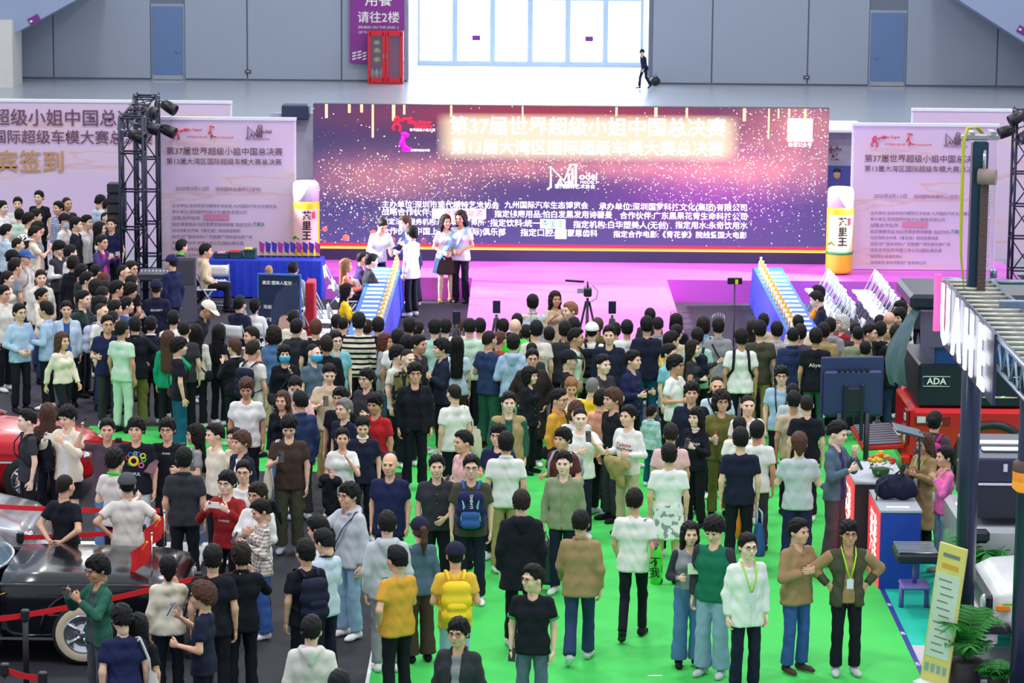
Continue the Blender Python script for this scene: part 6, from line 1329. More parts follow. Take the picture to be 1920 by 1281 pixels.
def shoulder_tote(o, J, g, gr, who, col, s=1, hcol=None, txt=None):
    e = on_person('tote_bag', o, col + ' shoulder tote of the ' + who, 'bag', 'bags carried in the crowd'); x = s * (.235 * gr + g)
    bag_shell(e, V(x + s * .01, .03, .90), .36, .40, cloth(col), .10)
    for i, ch in enumerate(txt or ''):
        t = link('lettering', text_mesh(ch, .12, .002), e, mat('ink_black', (30, 26, 26), .6, var=0), (x + s * .075, .03, .96 - i * .12)); t.rotation_euler = (R(90), 0, R(90 * s))
        t = link('lettering', text_mesh(ch, .12, .002), e, mat('ink_black', (30, 26, 26), .6, var=0), (x + s * .01, .225, .96 - i * .12)); t.rotation_euler = (R(90), 0, R(180))
    for q in (-.05, .05): MB().tube([(x, q, 1.02), (x - s * .02, q, 1.2), (s * .15, q * .5, 1.41), (s * .12, q + .02, 1.40)], .015, 5, flat=.5).build('handle', cloth(hcol or col), e)
def chest_print(o, J, g, gr, body, w, z, m, back=False, sh=0):
    """flat lettering pressed onto the shirt"""
    shirt = [c for c in o.children if c.name.split('.')[0] in ('t_shirt', 'sweater', 'hooded_top', 'polo_shirt', 'jacket', 'padded_jacket', 'crop_top')][0]
    me = text_mesh(body, .1, .001, width=w, shear=sh); bm = bmesh.new(); bm.from_mesh(me); bmesh.ops.triangulate(bm, faces=bm.faces[:]); bm.to_mesh(me); bm.free()
    tree = BVHTree.FromPolygons([v.co.copy() for v in shirt.data.vertices], [tuple(p.vertices) for p in shirt.data.polygons]); s = 1 if back else -1
    for v in me.vertices:
        x, zz = v.co.x * (-s), v.co.y + z; hit = tree.ray_cast(Vector((x, s * .6, zz)), Vector((0, -s, 0)))
        v.co = Vector((x, (hit[0].y if hit[0] else s * .15) + s * .004, zz))
    link('print', me, shirt, m)
WHITEP = mat('white_print', (240, 240, 240), .5, var=0)
N_PEOPLE = [0]; SPECS = []
def p(x, y, face, sex, hair, hc, top, bot, pose, label, acc=(), who=None, **kw):
    kw.setdefault('near', y > 660); kw.setdefault('group', 'people in the crowd')
    if 'shoes' not in kw: kw['shoes'] = random.choice(('white', 'white', 'black', 'black', 'lightgrey'))
    if 'h' not in kw: kw['h'] = {'m': 1.72, 'w': 1.62, 'c': 1.15}[sex] + random.uniform(-.025, .025)
    SPECS.append([x, y, face, sex, hair, hc, top, bot, pose, label, acc, who or label, kw])
def settle():
    """nobody stands inside a neighbour: slide people along their line of sight, height following"""
    P, U, SL, T_, H0, LIM = [], [], [], [], [], []
    for q in SPECS:
        kw = q[12]; h = kw['h']; sit = q[8][2] == 'S'; a = at(q[0], q[1], h - (.42 * h / 1.73 if sit else 0)); D = math.hypot(a.x, a.y)
        P.append((a.x, a.y)); U.append((a.x / D, a.y / D)); SL.append((CH - h) / D); H0.append(h); T_.append(0.0); LIM.append(0 if sit or kw.get('pos') or q[3] == 'c' or kw.get('lean') else 1)
    n = len(P)
    for it in range(60):
        for i in range(n):
            for j in range(i + 1, n):
                dx = P[i][0] + U[i][0] * T_[i] - P[j][0] - U[j][0] * T_[j]
                if abs(dx) > .5: continue
                dy = P[i][1] + U[i][1] * T_[i] - P[j][1] - U[j][1] * T_[j]
                d = math.hypot(dx / .46, dy / .38)
                if d < 1:
                    s_ = 1 if dy > 0 else -1; m_ = (1 - d) * .07
                    for k, sg in ((i, s_), (j, -s_)):
                        if LIM[k]:
                            lo, hi = (1.54, 1.86) if SPECS[k][3] == 'm' else (1.47, 1.76)
                            t = T_[k] + sg * m_; hh = H0[k] - SL[k] * t
                            if (lo <= hh <= hi and abs(t) < .42) or abs(t) < abs(T_[k]): T_[k] = t
    for k, q in enumerate(SPECS): q[12]['h'] = H0[k] - SL[k] * T_[k]
def crowd():
    settle()
    for q in SPECS:
        o = make_person(*q[:10], **q[12]); J, k, g, gr = PEOPLE[-1][1:]; who = q[11]
        for a in q[10]:
            q_ = a.split(':'); t = q_[0]; c = q_[1] if len(q_) > 1 else None
            if t == 'phR': phone(o, J, -1, who)
            elif t == 'phL': phone(o, J, 1, who)
            elif t == 'ph2': phone(o, J, 1, who, True, mat('phone_white', (226, 220, 210), .3) if c else None)
            elif t == 'pack': backpack(o, J, g, gr, who, c)
            elif t == 'fpack': backpack(o, J, g, gr, who, c, True, q_[2])
            elif t in ('xR', 'xL'): crossbody(o, J, g, gr, who, c, 1 if t == 'xR' else -1)
            elif t in ('bagR', 'bagL'): hand_bag(o, J, -1 if t == 'bagR' else 1, who, c, hcol=q_[2] if len(q_) > 2 else None, txt=q_[3] if len(q_) > 3 else None)
            elif t in ('toteR', 'toteL'): shoulder_tote(o, J, g, gr, who, c, -1 if t == 'toteR' else 1, *q_[2:])
            elif t in ('print', 'bprint'): chest_print(o, J, g, gr, c, float(q_[2]), float(q_[3]), WHITEP if len(q_) < 5 else mat('print_' + q_[4], COLS[q_[4]], .6, var=0), t == 'bprint')
        N_PEOPLE[0] += 1
# ---------------------------------------------------------------- the crowd, one line each
# --- far left, in front of the sign-in banner
p(3,377,60,'m','short','black','tee white','black','dds','man at the left edge in white t-shirt before the sign-in banner')
p(33,370,5,'m','short','black','tee offwhite','black','dds','man facing forward in off-white t-shirt before the sign-in banner')
p(73,358,-15,'m','short','black','tee black','black','dds','tall man in black t-shirt before the sign-in banner')
p(110,378,-40,'m','short','black','shirt blue/plaid/white','black','dds','man in blue and white plaid shirt before the sign-in banner')
p(125,370,40,'m','buzz','dark','tee charcoal','black','dds','buzz-cut man in charcoal t-shirt before the sign-in banner',skin=2)
p(187,366,140,'m','short','black','tee paleblue','black','dds','man bending his head in pale blue t-shirt near the loudspeaker',pitch=18)
p(203,373,90,'m','short','dark','tee darkgrey','black','dds','man in dark grey shirt touching the loudspeaker stack')
p(211,391,70,'m','receding','dark','tee charcoal','black','dds','balding man in charcoal shirt in front of the loudspeaker')
p(36,392,180,'m','short','black','tee palegreen','black','dds','man from behind in pale green shirt at the far left')
p(66,393,90,'m','short','black','tee white','black','dds','man in profile wearing white behind the crew-cut man',yaw=10)
p(53,400,100,'m','fringe','black','tee cream','black','dds','young man with full black hair in cream shirt looking at the stage')
p(121,402,70,'m','short','black','tee white','black','dds','man with black cap and pale mask in white t-shirt',cap='black',mask='paleblue')
p(142,408,80,'m','short','black','tee black','black','dds','man in black t-shirt next to the masked man')
p(162,404,60,'m','short','black','tee white','black','dds','man in plain white t-shirt left of the woman with wavy hair')
p(186,417,90,'w','long','black','tee white','black','dds','woman with long wavy black hair in white t-shirt')
p(209,408,-10,'m','short','dark','tee navy','black','dds','young man in navy t-shirt facing forward by the truss')
p(198,398,60,'m','receding','dark','tee darkgrey','black','dds','balding head between wavy-haired woman and truss',h=1.58)
p(11,421,120,'m','short','black','shirt lightblue/check/white','black','dds','man in light blue checked shirt at the left edge')
p(70,416,110,'m','fringe','black','tee grey','black','dds','man with thick hair behind the crew-cut man in cream')
p(64,425,100,'m','fade','black','tee cream','black','ops','man with crew cut in cream t-shirt holding his phone up',('phR',),'man with crew cut in cream')
p(44,441,130,'w','bob','dark','tee offwhite','black','dds','person with white hat in off-white top at the left',cap='white')
p(33,446,100,'m','buzz','dark','tee grey','black','dds','short-haired man below the white hat')
p(110,452,60,'m','fringe','black','vest charcoal','black','ees','man in charcoal waistcoat over white sleeves looking down',pitch=20)
p(131,460,120,'m','short','black','tee white','black','dds','man in white t-shirt behind the black jacket')
p(190,441,60,'m','short','dark','jacket purple','black','oos','man with glasses in purple jacket taking a photo',('ph2',),'man in purple jacket',glasses=True,inner='magenta')
p(23,470,100,'m','short','black','tee red','black','dds','man with black cap in red top at the left edge',cap='black')
p(47,470,60,'m','short','dark','tee offwhite','black','dds','man with bright blue cap and grey backpack',('pack:grey',),'man with bright blue cap',cap='blue')
p(27,486,130,'m','short','black','tee grey','black','dds','man in grey t-shirt just below the blue cap')
p(137,481,150,'m','fringe','black','jacket black','black','dds','man from behind in black jacket in the left crowd')
p(76,507,30,'m','fade','dark','hoodie offwhite','darkdenim','dds','laughing man in white sweatshirt in the left crowd',yaw=-10)
p(13,509,80,'w','tied','dark','ls cream','black','dds','woman with tied hair in cream cardigan at the left edge')
p(152,496,120,'m','short','black','tee charcoal','black','dds','dark-haired man in charcoal behind the black jacket')
p(178,497,150,'m','short','black','tee black','black','dds','dark head just below the man in purple jacket',h=1.58)
p(194,513,150,'w','bob','auburn','tee black','black','dds','woman with reddish-brown hair below the man in purple')
p(162,511,90,'m','short','black','tee beige','black','dds','man in profile in beige t-shirt in the left crowd')
p(180,525,90,'w','bob','dark','tee black','black','dds','woman in profile in black beside the beige t-shirt')
p(198,527,160,'m','short','black','tee charcoal','black','dds','dark-haired man in charcoal facing the control desk')
p(218,527,110,'m','short','black','tee grey','black','dds','man in grey t-shirt facing the control desk')
p(231,497,80,'m','receding','black','tee black','black','dds','balding man with glasses in black at the truss foot',glasses=True)
p(245,490,60,'m','short','dark','tee darkgrey','black','dds','man with glasses in dark grey at the truss foot',glasses=True)
p(246,517,140,'m','short','black','tee black','black','dds','dark head in front of the truss foot',h=1.58)
p(243,536,120,'m','fringe','black','tee black','black','pps','man in black leaning over his phone beside the guard',('phR',),'man in black beside the guard',lean=14)
p(78,541,70,'w','bun','black','hoodie cream','darkdenim','xxs','woman with bun in cream hoodie with crossed arms')
p(5,536,60,'m','short','black','hoodie offwhite','black','dds','man with glasses in off-white sweatshirt at the left edge',glasses=True)
p(155,546,70,'m','fade','black','tee darkgreen','black','dds','man in dark green t-shirt with grey backpack',('pack:darkgrey',),'man in dark green t-shirt')
p(191,539,140,'m','short','black','tee black','black','dds','dark-haired man in black behind the bearded profile')
p(187,556,130,'m','fringe','black','tee charcoal','black','dds','thick-haired man above the man in white with backpack')
p(236,558,110,'m','short','black','tee blue','black','dds','man in blue shirt in front of the guard')
p(214,564,120,'m','short','black','tee darkgrey','black','dds','man in dark grey left of the blue shirt')
p(190,569,60,'m','receding','dark','tee white','darkdenim','dds','receding man in white t-shirt with lilac backpack',('pack:lilac',),'receding man in white t-shirt')
p(36,570,40,'m','short','black','shirt lightblue','black','ccs','man with glasses in light blue shirt with clasped hands',glasses=True,shoes='black')
p(87,566,-100,'m','short','black','shirt lightblue','black','ees','man in light blue shirt turned away to the left',yaw=-10)
p(124,565,10,'m','short','black','shirt paleblue','black','dds','young man in open pale blue shirt over blue t-shirt',inner='blue')
p(210,585,150,'m','short','black','tee black','black','dds','dark head behind the man in navy with glasses',h=1.58)
p(201,592,10,'m','fade','black','tee navy','charcoal','ees','man with glasses in navy t-shirt by the guard',glasses=True,yaw=10)
p(116,624,50,'w','longside','brown','blouse cream','black','bfw','woman with long brown hair in cream blouse walking',near=True)
p(228,602,150,'m','short','black','tee palegreen','joggers palegreen','dds','man in pale green shirt and pale trousers from behind')  # green light on the pale trousers is put into their cloth colour
p(253,595,190,'m','short','black','jacket black','cargo olive','hqs','man in black jacket and olive cargo trousers from behind',near=True,shoes='charcoal')
p(283,594,180,'m','short','black','polo deepnavy','black','dds','man in dark jersey with white collar from behind',collar='white')
p(322,479,-130,'m','short','dark','jacket navy','navy','dds','guard in navy uniform and cap standing at the desk',cap='navy',shoes='black')
p(293,526,185,'m','short','dark','jacket deepnavy','deepnavy','dds','guard in dark uniform from behind with white lettering on his back',('bprint:SECURITY:.2:1.24',),'guard',cap='deepnavy',shoes='black')
p(325,583,180,'m','short','black','tee white','black','dds','man from behind in white t-shirt left of the long-haired woman')
p(345,603,180,'m','buzz','black','tee charcoal','black','dds','man with cropped hair in charcoal from behind by the long-haired woman')
p(315,621,170,'w','long','brown','ls emerald','black','hds','woman with brown hair and black bow in green top')
p(368,609,180,'w','long','black','ls offwhite','black','dds','woman with long black hair in off-white top from behind',('xR:black',),'woman with long black hair',near=True)
p(334,634,110,'m','fringe','black','tee black','wide teal','dds','man in black t-shirt and wide teal trousers',('xL:maroon',),'man in wide teal trousers',near=True)
p(411,609,150,'w','long','black','ls black','black','dds','woman in black cardigan with long hair behind the drinker')
p(389,567,70,'m','short','dark','jacket black','black','dds','person with cream baseball cap and black jacket bending',cap='cream',lean=22,pitch=20)
p(340,450,130,'m','short','black','jacket charcoal','black','ccS','seated person with neon lanyard beside the grey panel',collar='neon')
p(385,458,95,'m','short','black','hoodie beige','black','ccS','seated person in beige jacket looking at the stage')
p(449,556,150,'m','short','black','suit deepnavy','black','qaS','man in navy suit seated with a phone at his ear',('phL',),'seated man in navy suit')
p(478,560,170,'w','tied','black','ls white','black','ccS','woman with tied hair in white seated beside the navy suit')
# --- prize table and judges
p(706,411,25,'m','short','black','shirt white','black','tts','man in white shirt leaning over the left judges table',lean=20,pitch=20,shoes='white',pos=Vector((-2.85,57.92,0)))
p(760,409,-60,'m','short','brown','suit darkdenim','wide deepnavy','tts','man in dark blue suit bending towards the left table',lean=16,shoes='white',h=1.80)
p(772,425,-125,'m','fringe','black','shirt white','black','ods','person in white shirt raising a phone beside the left table',('phR',),'person in white shirt by the table',shoes='white',hem=.74)
p(836,403,15,'w','long','dark','tee white','skirt brown/pleats/darkbrown','ccs','woman with long hair, blue sash and pleated brown skirt',shoes='tan',yaw=12,near=True,h=1.71)
p(860,391,-25,'w','long','black','tee white','black','ccs','tall woman with blue sash and black trousers by the runway',shoes='black',near=True,pitch=10,h=1.82,pos=Vector((-1.22,57.95,0)))
p(648,486,100,'w','long','light','jacket coral','black','ttS','woman with long light brown hair in coral jacket at the table')
p(680,477,100,'m','receding','dark','suit purple','black','ttS','man in purple suit seated at the left judges table',glasses=True,lean=8)
p(696,481,110,'m','short','black','suit charcoal','black','ttS','dark-haired man in charcoal suit seated beyond the purple suit',lean=8)
p(650,537,95,'w','long','black','jacket yellow','black','ttS','woman in yellow jacket seated at the left judges table',lean=8)
p(550,492,170,'m','fade','black','jacket grey','black','ccS','man in grey jacket seated behind the dark blue poster')
p(504,499,180,'c','short','blond','tee white','black','dds','fair-haired head just above the dark blue poster',h=1.25)
p(1535,536,-100,'m','short','black','jacket orange','black','ttS','man in orange-yellow jacket seated at the right table')
p(1532,550,-95,'m','short','dark','suit deepnavy','black','ttS','man in navy suit writing at the right judges table',lean=14,pitch=10)
# --- crowd row left of the runway
p(472,614,-60,'m','fade','dark','tee peach','black','dds','man with short hair in peach shirt looking left')
p(440,635,-130,'w','tied','brown','ls black','black','oas','woman in black top with white collar drinking',collar='white')
p(474,640,150,'m','fade','dark','tee offwhite','deepnavy','dds','man in off-white t-shirt with dark navy backpack',('pack:deepnavy',),'man in off-white t-shirt')
p(513,613,190,'w','curly','dark','jacket denim','beige','dds','curly-haired person in denim jacket from behind')
p(551,583,170,'m','short','black','tee cream','black','dds','dark head right of the dark blue poster',h=1.58)
p(556,599,165,'m','short','black','jacket charcoal','black','dds','man in charcoal leather jacket from behind')
p(592,600,180,'m','short','auburn','tee black','black','dds','man with reddish hair in black t-shirt from behind')
p(533,648,10,'w','bob','black','ls black','black','das','woman with blue face mask in black',('xR:charcoal',),'woman with blue face mask',mask='maskblue',near=True)
p(587,645,50,'m','receding','black','polo slate','black','dds','man with blue face mask in slate polo shirt',mask='maskblue',near=True,yaw=8)
p(612,631,195,'m','short','dark','jacket black','black','dds','man in black jacket from behind beside the slate polo')
p(630,622,20,'m','short','black','tee aqua','black','dds','man with glasses in aqua t-shirt facing the camera',glasses=True,near=True)
p(631,591,180,'m','short','black','tee charcoal','black','dds','dark head left of the balding head near the yellow jacket',h=1.58)
p(644,595,170,'m','receding','black','tee black','black','dds','balding head in front of the yellow jacket',h=1.58)
p(673,587,180,'m','short','black','ls cream/stripes/black','black','dds','person in cream and black striped jumper from behind',near=True,h=1.86)
p(689,601,170,'m','short','dark','tee cream','black','dds','dark head right of the striped jumper',h=1.56)
p(709,596,180,'m','short','black','jacket black','black','dds','man in black jacket from behind at the table end')
p(722,626,70,'w','long','auburn','hoodie grey','jeans denim','ees','woman with long auburn hair in grey hooded top')
p(746,618,180,'m','short','black','tee white','black','dds','dark-haired man in white right of the auburn-haired woman')
p(768,597,180,'m','short','black','tee white','black','dds','man in white t-shirt from behind near the dark floor')
p(784,604,160,'m','short','black','tee charcoal','black','dds','dark head half hidden at the runway side',h=1.58)
p(763,629,170,'m','fringe','black','tee black','black','dds','man with full black hair in black behind the camouflage shirt')
p(784,629,60,'m','short','black','jacket charcoal','black','dds','man in charcoal jacket looking right near the pale shirts')
p(745,649,60,'m','fringe','black','tee offwhite','black','dds','youth with fringe beside the camouflage shirt')
p(764,655,40,'m','receding','dark','shirt olive/print/black','black','dds','balding man in dark camouflage shirt',near=True,pitch=8)
p(815,599,180,'m','short','black','tee mint','black','dds','man in mint t-shirt from behind left of the runway',h=1.76)
p(835,599,180,'m','short','black','tee white','black','dds','man in white t-shirt from behind in front of the camera rig')
p(861,596,180,'w','pony','brown','tee offwhite','black','dds','woman with brown ponytail in off-white from behind')
p(881,599,180,'m','fade','black','tee palegreen','black','dds','man in pale green t-shirt from behind at the runway edge')
p(900,598,180,'m','short','black','tee white','black','nds','man in white with his arm on his neighbour')
p(829,636,-75,'m','fringe','black','jacket deepnavy','black','xxs','man in dark navy jacket with crossed arms looking left',near=True)
p(857,632,180,'w','long','black','tee paleblue','brown','dds','woman with long black hair in pale blue from behind')
p(617,683,8,'m','fade','black','tee beige','khaki','pds','man in beige t-shirt looking at his phone',('phR',),'man in beige t-shirt',girth=1.08,pitch=16)
p(778,681,8,'m','fringe','black','jacket black','black','dds','young man with glasses dressed all in black',glasses=True,inner='black',h=1.80)
p(688,692,-35,'m','fringe','black','jacket charcoal','black','ees','young man with glasses in charcoal jacket looking left',glasses=True)
# --- centre rows before the runway
p(917,620,140,'m','buzz','dark','tee darkdenim','wide forest','ees','man in dark blue t-shirt and green-grey trousers half turned',near=True,shoes='brown',girth=1.08,h=1.80)
p(936,623,150,'m','fade','brown','tee rust','black','dds','man in rust-coloured t-shirt behind the dark blue one',h=1.60)
p(944,599,180,'m','short','black','tee charcoal','black','dds','dark head left of the bald man',h=1.58)
p(966,598,180,'m','bald','black','tee neon','black','dds','bald man in neon green t-shirt from behind',girth=1.1)
p(970,589,180,'m','short','black','tee black','black','dds','dark head above the bald man',h=1.58)
p(963,627,170,'m','short','black','hoodie lightblue','mint','ees','man in pale blue hooded top from behind',near=True,h=1.76)
p(999,553,180,'m','short','black','shirt paleblue/print/mustard','black','dds','man in colourful print shirt at the runway from behind',near=True)
p(1041,547,20,'w','longside','dark','dress beige','black','oas','woman with long wavy hair in beige dress on the runway side',near=True)
p(1070,567,-60,'m','short','light','tee rust','black','dds','man with light brown hair looking left beside the tripod',near=True)
p(1006,602,180,'m','short','black','tee offwhite','black','dds','man in off-white t-shirt with orange print from behind',('bprint:NAIMU:.26:1.2:orange',),'man',girth=1.08,h=1.80)
p(986,610,180,'m','short','black','tee grey','black','dds','grey shirt and dark head behind the orange print',h=1.58)
p(1030,614,180,'m','short','black','tee charcoal','black','dds','dark head right of the orange print',h=1.58)
p(997,642,180,'m','buzz','black','tee charcoal','black','dds','black beanie-like head in front of the orange print',h=1.58)
p(998,655,5,'m','short','black','coat darkbrown','black','qqs','heavy man with glasses in dark brown coat',glasses=True,girth=1.12,near=True)
p(993,689,60,'w','bob','black','jacket black','black','dds','short-haired woman in black in front of the brown coat',h=1.55)
p(1076,596,180,'m','short','black','jacket black','black','dds','man in black jacket from behind filming with a phone',('phR',),'man in black jacket filming',girth=1.08,h=1.76)
p(1060,603,170,'m','short','black','tee charcoal','black','ods','dark head with phone raised next to black jacket',('phR',),'dark head with phone raised')
p(1079,617,80,'m','fade','black','tee palegreen','black','dds','man in pale green t-shirt with brown strap looking right',('xR:tan',),'man in pale green with strap')
p(1066,658,90,'m','short','black','tee black','black','dds','man with black cap and black t-shirt in profile',('bprint:SAIGA:.24:1.2',),'man with black cap',cap='black',near=True)
p(1110,606,175,'m','short','black','tee white','black','dds','person with white cap and white t-shirt from behind',('pack:black',),'person with white cap',cap='white',h=1.70)
p(1121,597,180,'m','short','brown','tee olive','black','dds','brown-haired head behind the white cap',h=1.58)
p(1143,611,-8,'m','short','black','jacket deepnavy','black','dds','man in dark navy jacket with red stripe facing us',near=True,girth=1.1,h=1.80)
p(1130,666,40,'m','fade','black','tee charcoal','black','ees','stout man in charcoal t-shirt looking right',girth=1.1)
p(1154,606,180,'m','short','black','tee black','black','dds','dark head behind the navy jacket',h=1.58)
p(1176,601,180,'m','short','black','tee white','black','dds','man in white t-shirt from behind right of the navy jacket',h=1.70)
p(1071,708,5,'w','tied','light','ls offwhite','black','ees','woman with light brown hair and neon lanyard looking down',lanyard='neon',pitch=24)
p(1111,708,160,'m','buzz','grey','tee yellow','black','dds','grey-haired man in yellow t-shirt from behind')
p(1047,731,60,'m','fade','black','jacket mustard','black','dds','man with glasses in mustard jacket',('xR:black',),'man in mustard jacket',glasses=True)
p(1186,658,60,'m','short','black','jacket navy','black','ees','man in navy tracksuit top with white figure keychain',near=True)
p(954,736,5,'m','short','black','jacket khaki','black','dds','older man in khaki vest over green shirt',inner='forest',girth=1.05)
p(852,720,-150,'m','buzz','dark','tee white','black','dds','man in white t-shirt with cream tote from behind',('toteR:cream',),'man from behind in white',girth=1.12)
p(1081,755,0,'m','curly','brown','tee white','black','dds','curly brown head behind the man with teal phone',h=1.58)
p(1088,765,5,'m','buzz','black','tee white','deepnavy','xos','stout man in white t-shirt filming with a teal phone',('phL',),'stout man in white t-shirt',girth=1.14)
p(1128,731,140,'m','short','black','shirt peach','black','dds','man in peach shirt behind the mustard jacket')
p(1150,729,-60,'m','fringe','brown','tee black','charcoal','dds','brown-haired man in black t-shirt looking left',h=1.78)
# --- crowd row right of the runway
p(1219,579,180,'m','short','black','tee charcoal','black','dds','tall dark head above the navy t-shirt',h=1.58)
p(1213,594,180,'m','short','black','tee deepnavy','teal','dds','broad man in dark navy t-shirt from behind',girth=1.1,h=1.80)
p(1234,594,175,'m','buzz','dark','polo grey','black','dds','crew-cut man in grey polo from behind')
p(1268,589,180,'w','long','black','tee black','black','dds','woman with long black hair and pink tiara from behind')
p(1268,610,150,'m','short','black','tee beige','black','dds','dark head in front of the tiara woman',h=1.58)
p(1258,622,120,'m','short','black','tee yellow/print/white','black','hds','man in yellow patterned shirt with hand on hip')
p(1254,646,60,'m','short','black','tee aqua','black','dds','man in aqua t-shirt in profile')
p(1266,667,60,'m','fringe','black','tee white','black','eas','man with glasses in white t-shirt holding a camera',glasses=True,shoes='black')
p(1299,639,70,'w','long','dark','ls charcoal','black','ens','woman in charcoal top pointing to the right')
p(1308,616,180,'m','short','black','tee mint','black','dds','man in mint t-shirt with navy backpack from behind',('pack:deepnavy',),'man in mint t-shirt')
p(1319,595,180,'w','bob','dark','jacket lightdenim','black','dds','woman in light denim jacket from behind')
p(1347,598,180,'m','short','black','shirt grey','black','dds','man in grey shirt below the silver tiara',('xR:black',),'man in grey shirt')
p(1390,617,180,'m','short','black','tee white','black','dds','man in white t-shirt with black backpack straps from behind',('fpack:black:black',),'man in white with backpack straps',near=True,girth=1.04,h=1.80)
p(1425,602,180,'m','short','black','tee darkolive','khaki','dds','man in dark olive t-shirt and khaki trousers from behind',near=True,h=1.80)
p(1432,589,180,'m','short','black','tee beige','black','dds','dark head and beige shoulders behind the dark olive shirt',h=1.58)
p(1412,601,180,'w','long','dark','tee charcoal','black','dds','woman with dark hair left of the beige shoulders')
p(1457,604,180,'m','short','black','shirt white/check/charcoal','black','dds','man in finely checked shirt from behind')
p(1487,614,180,'m','receding','black','shirt darkdenim/plaid/navy','black','dds','man in dark blue plaid shirt from behind',near=True,h=1.76)
p(1501,609,175,'m','short','black','tee plum','black','dds','man in mauve-brown t-shirt from behind beside the plaid shirt')
p(1497,592,180,'m','short','black','tee cream','black','dds','dark head behind the mauve-brown t-shirt',h=1.58)
p(1530,616,180,'m','short','black','tee black','forest','dds','man in black t-shirt with white script on the back',('bprint:Abyer:.2:1.2',),'man',h=1.76)
p(1545,606,180,'m','short','black','tee khaki','black','dds','man in khaki t-shirt from behind')
p(1557,597,170,'m','short','black','hoodie grey','black','dds','man in grey hooded top near the right table')
p(1579,591,-60,'w','bob','white','tee darkred','black','dds','white-haired woman in dark red top')
p(1609,612,180,'m','buzz','black','tee sage','black','dds','man in sage t-shirt above the monitor')
p(1630,609,70,'m','fade','black','tee black','black','dds','man with glasses in black looking right above the monitor',glasses=True)
p(1623,641,170,'m','short','black','tee charcoal','black','dds','dark head just above the monitor edge',h=1.52)
p(1604,606,180,'m','short','black','tee charcoal','black','dds','dark head left of the sage t-shirt',h=1.58)
p(1651,604,160,'m','fringe','black','tee black','black','dds','thick-haired man in black right of the man with glasses')
p(1681,611,185,'m','fringe','black','puffer black','darkdenim','aas','man in black padded jacket beside the red pickup',near=True)
p(1688,578,-40,'w','bob','black','tee deepnavy','black','dds','woman in dark navy looking down near the canopy',pitch=20)
p(1688,565,-50,'w','bob','black','tee charcoal','black','dds','woman with glasses behind the one in dark navy',glasses=True)
p(1650,592,170,'m','short','black','tee charcoal','black','dds','dark head left of the women near the canopy',h=1.58)
p(1668,585,160,'m','bald','black','tee tan','black','dds','bald head between chairs and canopy')
p(1725,526,180,'m','buzz','dark','tee charcoal','black','dds','shaved head showing above the canopy roof',h=1.58)
p(1702,553,90,'m','short','black','tee white','black','dds','face half hidden behind the canopy corner')
# --- middle band
p(462,709,0,'m','fringe','brown','tee white','black','dds','man in white t-shirt with round black chest logo',('bagR:mustard',),'man with round chest logo',pitch=16,girth=1.04,h=1.76)
p(530,734,-15,'w','long','brown','ls black','jeans denim','das','woman with long brown hair covering her mouth')
p(553,706,5,'m','short','black','shirt pink','black','pps','man with pale mask in pink shirt looking down',('phR',),'man with pale mask',mask='paleblue',pitch=22)
p(563,735,-150,'m','fade','black','jacket darkdenim','charcoal','dds','man in dark blue jacket from behind',girth=1.08)
p(638,727,-20,'m','fringe','black','tee black','black','dds','young man with glasses in black behind the grey-haired man',glasses=True)
p(646,748,-40,'m','short','grey','tee deepnavy','black','dds','grey-haired man in dark navy t-shirt looking left',('print:M:.03:1.3',),'grey-haired man')
p(704,738,-25,'m','fringe','black','tee red','black','dds','man in red t-shirt with dark shoulder strap',('xL:charcoal',),'man in red t-shirt',pitch=10)
p(680,781,5,'m','short','black','tee deepnavy','black','dds','boy in black t-shirt with white shoulder stripes looking down',pitch=20,collar='white',h=1.64)
p(642,803,0,'w','tied','black','tee white','black','eas','woman in white scoop-neck t-shirt with jacket over her arm',yaw=5)
p(542,779,0,'m','fringe','black','tee brown','cargo darkolive','pds','young man in brown t-shirt looking at his phone',('phR','toteR:cream'),'young man in brown t-shirt',pitch=26,shoes='lightgrey',h=1.78)
p(870,809,-60,'m','fade','black','polo pink','black','ees','man in pink polo shirt looking left',('phL',),'man in pink polo')
p(935,796,-20,'m','fringe','black','polo navy','black','ees','man with glasses in navy polo behind the white polo',glasses=True)
p(949,811,180,'m','short','black','polo white','khaki','dds','man in white polo shirt from behind',shoes='white',h=1.78)
p(1056,803,-35,'m','fringe','black','tee maroon','black','ees','man in maroon t-shirt with grey backpack straps',('pack:grey',),'man in maroon t-shirt')
p(1179,761,-40,'m','short','black','ls white','beige','ees','man in white sweatshirt with script carrying a khaki jacket',('print:Cadence:.24:1.22:red','print:Wayfarer:.28:1.16:black'),'man in white sweatshirt')
p(1222,761,140,'c','short','black','shirt aqua/plaid/white','teal','dds','small boy in checked shirt held by the hand')
p(1297,717,0,'m','fringe','black','polo deepnavy','black','dds','big man in dark navy polo facing us',girth=1.22,h=1.80)
p(1345,706,0,'m','receding','black','tee paleblue','black','dds','man in pale blue t-shirt with dark strap behind the curly youth',('xL:black',),'man in pale blue t-shirt')
p(1353,734,10,'m','curly','dark','tee olive','olive','eds','curly-haired youth with glasses in olive t-shirt',glasses=True)
p(1402,741,8,'m','buzz','dark','tee white','pink','dds','man with cropped purple-tinted hair in white t-shirt',('xR:black',),'man with cropped hair')
p(1466,687,-5,'m','fringe','black','tee lightblue','black','dds','man with glasses in light blue t-shirt with camera strap',glasses=True)
p(1487,721,180,'m','short','black','tee lightgrey','black','dds','dark head in front of the camera strap',h=1.58)
p(1489,735,180,'m','fade','black','tee beige','black','dds','man in beige t-shirt from behind')
p(1513,741,180,'m','buzz','dark','tee black','black','dds','man with thinning hair in black t-shirt from behind',girth=1.08)
p(1499,811,180,'m','tied','brown','tee lightgrey','wide navy','pps','man in light grey t-shirt and navy trousers from behind',shoes='grey',h=1.80)
